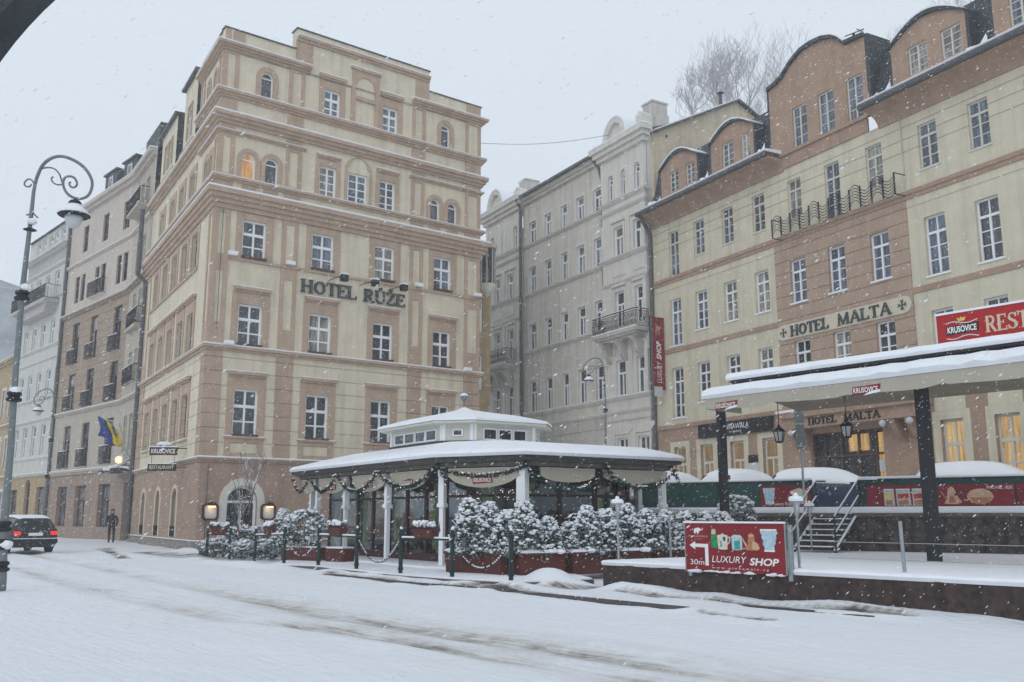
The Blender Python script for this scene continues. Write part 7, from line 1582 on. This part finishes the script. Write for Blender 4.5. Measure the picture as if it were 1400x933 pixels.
# ================================================================== cars
ST = [(-2.18, .76, .72, .74, .6), (-2.1, .83, .92, .95, .64), (-1.9, .85, .94, 1.36, .57), (-1.2, .86, .94, 1.43, .6), (-.3, .86, .93, 1.44, .6), (.35, .86, .92, 1.36, .57), (.98, .85, .92, .95, .68), (1.7, .83, .84, .87, .62), (2.05, .8, .72, .75, .58), (2.18, .7, .6, .62, .5)]
def car_parts(root, body_m, blanket, lights=True, zoff=0):
    def ringp(x, w, zb, zr, wr): return [(x, -(w - .1), .24), (x, -w, .42), (x, -w, .68), (x, -(w - .03), zb), (x, -wr, zr - .05), (x, -(wr - .12), zr), (x, wr - .12, zr), (x, wr, zr - .05), (x, w - .03, zb), (x, w, .68), (x, w, .42), (x, w - .1, .24)]
    mb = MB(); R_ = [ringp(*s) for s in ST]; n = 12; V_ = [v for r_ in R_ for v in r_]
    F_ = [(i * n + j, i * n + (j + 1) % n, (i + 1) * n + (j + 1) % n, (i + 1) * n + j) for i in range(len(ST) - 1) for j in range(n)] + [tuple(range(n)), tuple(range((len(ST) - 1) * n, len(ST) * n))]
    mb.add(V_, F_); mb.build('body', body_m, root, smooth=False, bevel=.02)
    mb = MB()
    def lerp(p, q, f): return tuple(p[i] + (q[i] - p[i]) * f for i in range(3))
    for sgn, (jb, jt) in ((-1, (3, 4)), (1, (8, 7))):
        for i, (fa, fb) in ((2, (.25, 1)), (3, (.04, .98)), (4, (.04, .97)), (5, (.03, .55))):
            A, B = R_[i], R_[i + 1]; b0, b1 = lerp(A[jb], B[jb], fa), lerp(A[jb], B[jb], fb); t0, t1 = lerp(A[jt], B[jt], fa), lerp(A[jt], B[jt], fb)
            q = [lerp(b0, t0, .1), lerp(b1, t1, .1), lerp(b1, t1, .92), lerp(b0, t0, .92)]; mb.add([(p[0], p[1] + sgn * .012, p[2] + .003) for p in q], [(0, 1, 2, 3)])
    for (i, nx_) in ((1, -1), (5, 1)):
        A, B = R_[i], R_[i + 1]; q = [lerp(A[4], B[4], .12), lerp(A[7], B[7], .12), lerp(A[7], B[7], .9), lerp(A[4], B[4], .9)]
        if nx_ > 0: q = [lerp(A[4], B[4], .08), lerp(A[7], B[7], .08), lerp(A[7], B[7], .92), lerp(A[4], B[4], .92)]
        mb.add([(p[0] + nx_ * .015, p[1] * .97, p[2] + .012) for p in q], [(0, 1, 2, 3)])
    mb.build('windows', 'glass', root, recalc=True)
    for x in (-1.32, 1.36):
        for y in (-1, 1):
            mb = MB(); c = (x, y * .8, .31)
            mb.tube([(x, y * .68, .31), (x, y * .87, .31)], .31, 18); wh = mb.build('wheel', 'rubber', root); mb = MB(); mb.tube([(x, y * .865, .31), (x, y * .885, .31)], .19, 12); mb.build('rim', 'steel', wh)
    mb = MB(); mb.abox((-2.2, 0, .48), (.07, .8, .09)); mb.abox((2.19, 0, .45), (.06, .74, .09)); mb.build('bumper', 'rubber', root, bevel=.02)
    mb = MB(); mb.abox((-2.165, 0, .74), (.02, .26, .055)); mb.build('number_plate', 'white_print', root)
    for y in (-1, 1):
        mb = MB(); mb.abox((-2.16, y * .66, .78), (.035, .12, .075)); mb.build('tail_light', 'tail_lamp' if lights else 'tomato', root); mb = MB(); mb.abox((2.1, y * .58, .62), (.07, .13, .06)); mb.build('headlight', 'milk_glass', root)
        mb = MB(); mb.abox((.62, y * .95, 1.0), (.07, .09, .06)); mb.build('mirror', body_m, root)
    mb = MB(); V_ = []; th = .13 if blanket else .05
    sts = ST[1:-1] if blanket else ST[2:6]
    for k, (x, w, zb, zr, wr) in enumerate(sts):
        ed = 1 if 0 < k < len(sts) - 1 else .35; e_ = th * ed
        if blanket: V_ += [(x, -(w + .02), zb - .02), (x, -(wr + .16 * (zr > 1)), max(zb, zr - .22) + e_ * .6), (x, -(wr - .1), zr + e_), (x, 0, zr + e_ * 1.4), (x, wr - .1, zr + e_), (x, wr + .16 * (zr > 1), max(zb, zr - .22) + e_ * .6), (x, w + .02, zb - .02), (x, 0, zb - .05)]
        else: V_ += [(x, -(wr + .01), zr - .04), (x, -(wr - .03), zr + e_ * .6), (x, -(wr - .15), zr + e_), (x, 0, zr + e_), (x, wr - .15, zr + e_), (x, wr - .03, zr + e_ * .6), (x, wr + .01, zr - .04), (x, 0, zr - .03)]
    n = 8; m_ = len(sts); mb.add(V_, [(i * n + j, i * n + (j + 1) % n, (i + 1) * n + (j + 1) % n, (i + 1) * n + j) for i in range(m_ - 1) for j in range(n)] + [tuple(range(n)), tuple(range((m_ - 1) * n, m_ * n))])
    sb = mb.build('snow_cover', 'snow', root, smooth=True)
    if blanket: ss = sb.modifiers.new('sub', 'SUBSURF'); ss.levels = 2; ss.render_levels = 2
c1 = thing('estate_car', 'dark estate car with glowing red tail lights driving off at the left', 'car', (0, 0, 0)); car_parts(c1, 'car_dark', False)
mb = MB(); mb.abox((-2.03, 0, 1.0), (.02, .62, .02)); mb.abox((-2.25, 0, .58), (.05, .78, .012)); mb.build('ledge_snow', 'snow', c1)
c1.location = (-20.0, 38.7, 0); c1.rotation_euler = (0, 0, R(90 + 43))
cps = [(6.1, 34.6, 'car_silver', 'snow buried parked car, leftmost behind the green fence'), (8.35, 33.0, 'car_red', 'snow buried parked car with a rounded snow roof behind the left black post'), (10.75, 31.4, 'car_blue', 'dark blue parked car under snow beside the stairs'), (14.75, 28.9, 'car_silver', 'snow buried parked car behind the right fence')]
for x, y, m_, lb in cps:
    c = thing('parked_car', lb, 'car', (0, 0, 0), 'parked cars on the upper street'); car_parts(c, m_, True, False); c.location = (x, y, 1.45); c.rotation_euler = (0, 0, R(38) if m_ != 'car_blue' else R(20)); 
    if m_ == 'car_blue': c.rotation_euler = (0, 0, R(-25))
    if x > 14: c.rotation_euler = (0, 0, R(-38)); c.scale = (1.08, 1.08, 1.05)

# ================================================================== person in the doorway
pe = aty(152, 730, 51.0); person = bpy.data.meshes.new('person'); 
jv = [(0, 0, .92), (0, 0, 1.12), (0, .0, 1.36), (0, 0, 1.48), (0, -.02, 1.56), (0, -.02, 1.68), (-.09, 0, .88), (-.1, -.02, .48), (-.1, .02, .09), (-.1, -.1, .04), (.09, 0, .88), (.13, -.05, .48), (.12, .03, .09), (.12, -.09, .04), (-.2, 0, 1.38), (-.27, .0, 1.12), (-.22, -.16, .98), (.2, 0, 1.38), (.27, 0, 1.12), (.24, -.12, .93), (-.19, -.22, .96), (.22, -.17, .88)]
je = [(0, 1), (1, 2), (2, 3), (3, 4), (4, 5), (0, 6), (6, 7), (7, 8), (8, 9), (0, 10), (10, 11), (11, 12), (12, 13), (2, 14), (14, 15), (15, 16), (16, 20), (2, 17), (17, 18), (18, 19), (19, 21)]
jr = [.17, .17, .18, .07, .09, .10, .11, .075, .05, .045, .11, .075, .05, .045, .08, .06, .045, .08, .06, .045, .035, .035]
person.from_pydata(jv, je, []); po_ = bpy.data.objects.new('person', person); C.objects.link(po_)
sk = po_.modifiers.new('skin', 'SKIN'); 
for i, v in enumerate(person.skin_vertices[0].data): v.radius = (jr[i], jr[i]); v.use_root = (i == 0)
sb = po_.modifiers.new('sub', 'SUBSURF'); sb.levels = 1; sb.render_levels = 2; person.materials.append(MATS['black_cloth'])
tag(po_, 'person in dark winter clothes standing in the side street doorway', 'person'); po_.location = (pe.x, 51.0, .02); po_.rotation_euler = (0, 0, R(20))
mb = MB(); mb.blob((0, -.075, 1.63), (.062, .05, .09), 10, 8, 0); mb.blob((0, -.13, 1.63), (.015, .015, .02), 6, 5, 0); fo_ = mb.build('face', 'skin', po_); mb = MB(); mb.blob((0, .0, 1.71), (.105, .11, .08), 10, 6, 0); mb.build('hair', 'black_cloth', po_)

# overhead wire and the curved canopy rim at the top left
w_ = thing('overhead_wire', 'thin wire across the sky from the corner hotel to the grey house', 'wire', (0, 48, 20)); mb = MB(); a, b = Vector(aty(657, 196, 48.6)), Vector(aty(832, 185, 46.0)); mb.tube([a + (b - a) * k / 8 - Vector((0, 0, .25 * math.sin(math.pi * k / 8))) for k in range(9)], .012, 4); mb.build('wire', 'iron', w_)
rim = thing('arched_shelter', 'dark curved rim of an arched shelter at the top left corner', 'shelter', (-2.3, 1.9, 0))
e0, e1 = aty(76, 0, 1.96), aty(0, 86, 1.96); em = aty(32, 45, 1.96)
# circle through the three edge points
def circ(p, q, r):
    ax, ay, bx, by, cx, cy = p.x, p.z, q.x, q.z, r.x, r.z; d = 2 * (ax * (by - cy) + bx * (cy - ay) + cx * (ay - by)); ux = ((ax * ax + ay * ay) * (by - cy) + (bx * bx + by * by) * (cy - ay) + (cx * cx + cy * cy) * (ay - by)) / d; uy = ((ax * ax + ay * ay) * (cx - bx) + (bx * bx + by * by) * (ax - cx) + (cx * cx + cy * cy) * (bx - ax)) / d; return ux, uy, math.hypot(ax - ux, ay - uy)
ux, uy, rad = circ(e0, em, e1)
mb = MB(); a0 = math.atan2(e0.z - uy, e0.x - ux) - .5; a1 = math.atan2(e1.z - uy, e1.x - ux) + .35; n = 18; F0 = Fr((0, 1.9), d=(1, 0))
arc = lambda r_: [(ux + r_ * math.cos(a0 + (a1 - a0) * k / n), uy + r_ * math.sin(a0 + (a1 - a0) * k / n)) for k in range(n + 1)]
A, B, D_ = arc(rad), arc(rad + .075), arc(rad + .6)
for k in range(n): mb.prism(F0, [A[k], A[k + 1], B[k + 1], B[k]], -.06, .03)
lf = A[-1]; mb.prism(F0, [lf, B[-1], (lf[0] - .14, 0), (lf[0] - .02, 0)], -.06, .03); mb.build('rim', 'slate', rim)
mb = MB()
for k in range(n): mb.prism(F0, [B[k], B[k + 1], D_[k + 1], D_[k]], -.05, .01)
mb.build('roof_panel', 'gr_base', rim)

# ================================================================== falling snow and haze
N = 300000; rs_ = np.random.RandomState(3)
px = rs_.uniform(-28, 28, N); py = rs_.uniform(1.5, 52, N); pz = rs_.uniform(0, 26, N); keep = (py > 4.5) & (np.abs(px) < 3 + py * .75) & (pz < 4 + py * .68); px, py, pz = px[keep], py[keep], pz[keep]; N = len(px)
r_ = rs_.uniform(.0026, .0058, N); wd = np.array([-.80, -.1, -.59]); u1 = np.array([.59, 0, -.80]); u2 = np.cross(wd, u1)
c = np.stack([px, py, pz], 1)[:, None, :]; st_ = rs_.uniform(3, 5, N)
offs = np.stack([wd[None] * (r_ * st_)[:, None], -wd[None] * (r_ * st_)[:, None], u1[None] * r_[:, None], -u1[None] * r_[:, None], u2[None] * r_[:, None], -u2[None] * r_[:, None]], 1)
V = (c + offs).reshape(-1, 3); T = np.array([(0, 2, 4), (0, 4, 3), (0, 3, 5), (0, 5, 2), (1, 4, 2), (1, 3, 4), (1, 5, 3), (1, 2, 5)]); F = (np.arange(N)[:, None, None] * 6 + T[None]).reshape(-1, 3)
me = bpy.data.meshes.new('falling_snow'); me.vertices.add(len(V)); me.vertices.foreach_set('co', V.ravel()); me.loops.add(F.size); me.loops.foreach_set('vertex_index', F.ravel().astype(np.int32)); me.polygons.add(len(F)); me.polygons.foreach_set('loop_start', np.arange(0, F.size, 3)); me.polygons.foreach_set('loop_total', np.full(len(F), 3)); me.update(calc_edges=True); me.materials.append(MATS['snow'])
o = bpy.data.objects.new('falling_snow', me); C.objects.link(o); o['kind'] = 'stuff'; o['label'] = 'wind driven snowflakes filling the air'; o['category'] = 'snow'
m = bpy.data.materials.new('haze_air'); m.use_nodes = True; t = m.node_tree
for n_ in list(t.nodes): t.nodes.remove(n_)
om = t.nodes.new('ShaderNodeOutputMaterial'); pvn = t.nodes.new('ShaderNodeVolumePrincipled'); pvn.inputs['Color'].default_value = (.95, .97, 1.0, 1); pvn.inputs['Density'].default_value = .0016; pvn.inputs['Anisotropy'].default_value = 0
t.links.new(pvn.outputs[0], om.inputs['Volume'])
mb = MB(); mb.slab([(-1100, -900), (1100, -900), (1100, 1400), (-1100, 1400)], -4, 92)
me = bpy.data.meshes.new('haze'); me.from_pydata(mb.v, [], mb.f); me.materials.append(m); o = bpy.data.objects.new('haze', me); C.objects.link(o); o['kind'] = 'stuff'; o['label'] = 'snow haze in the air'; o['category'] = 'haze'
bm = bmesh.new(); bm.from_mesh(me); bmesh.ops.recalc_face_normals(bm, faces=bm.faces); bm.to_mesh(me); bm.free()
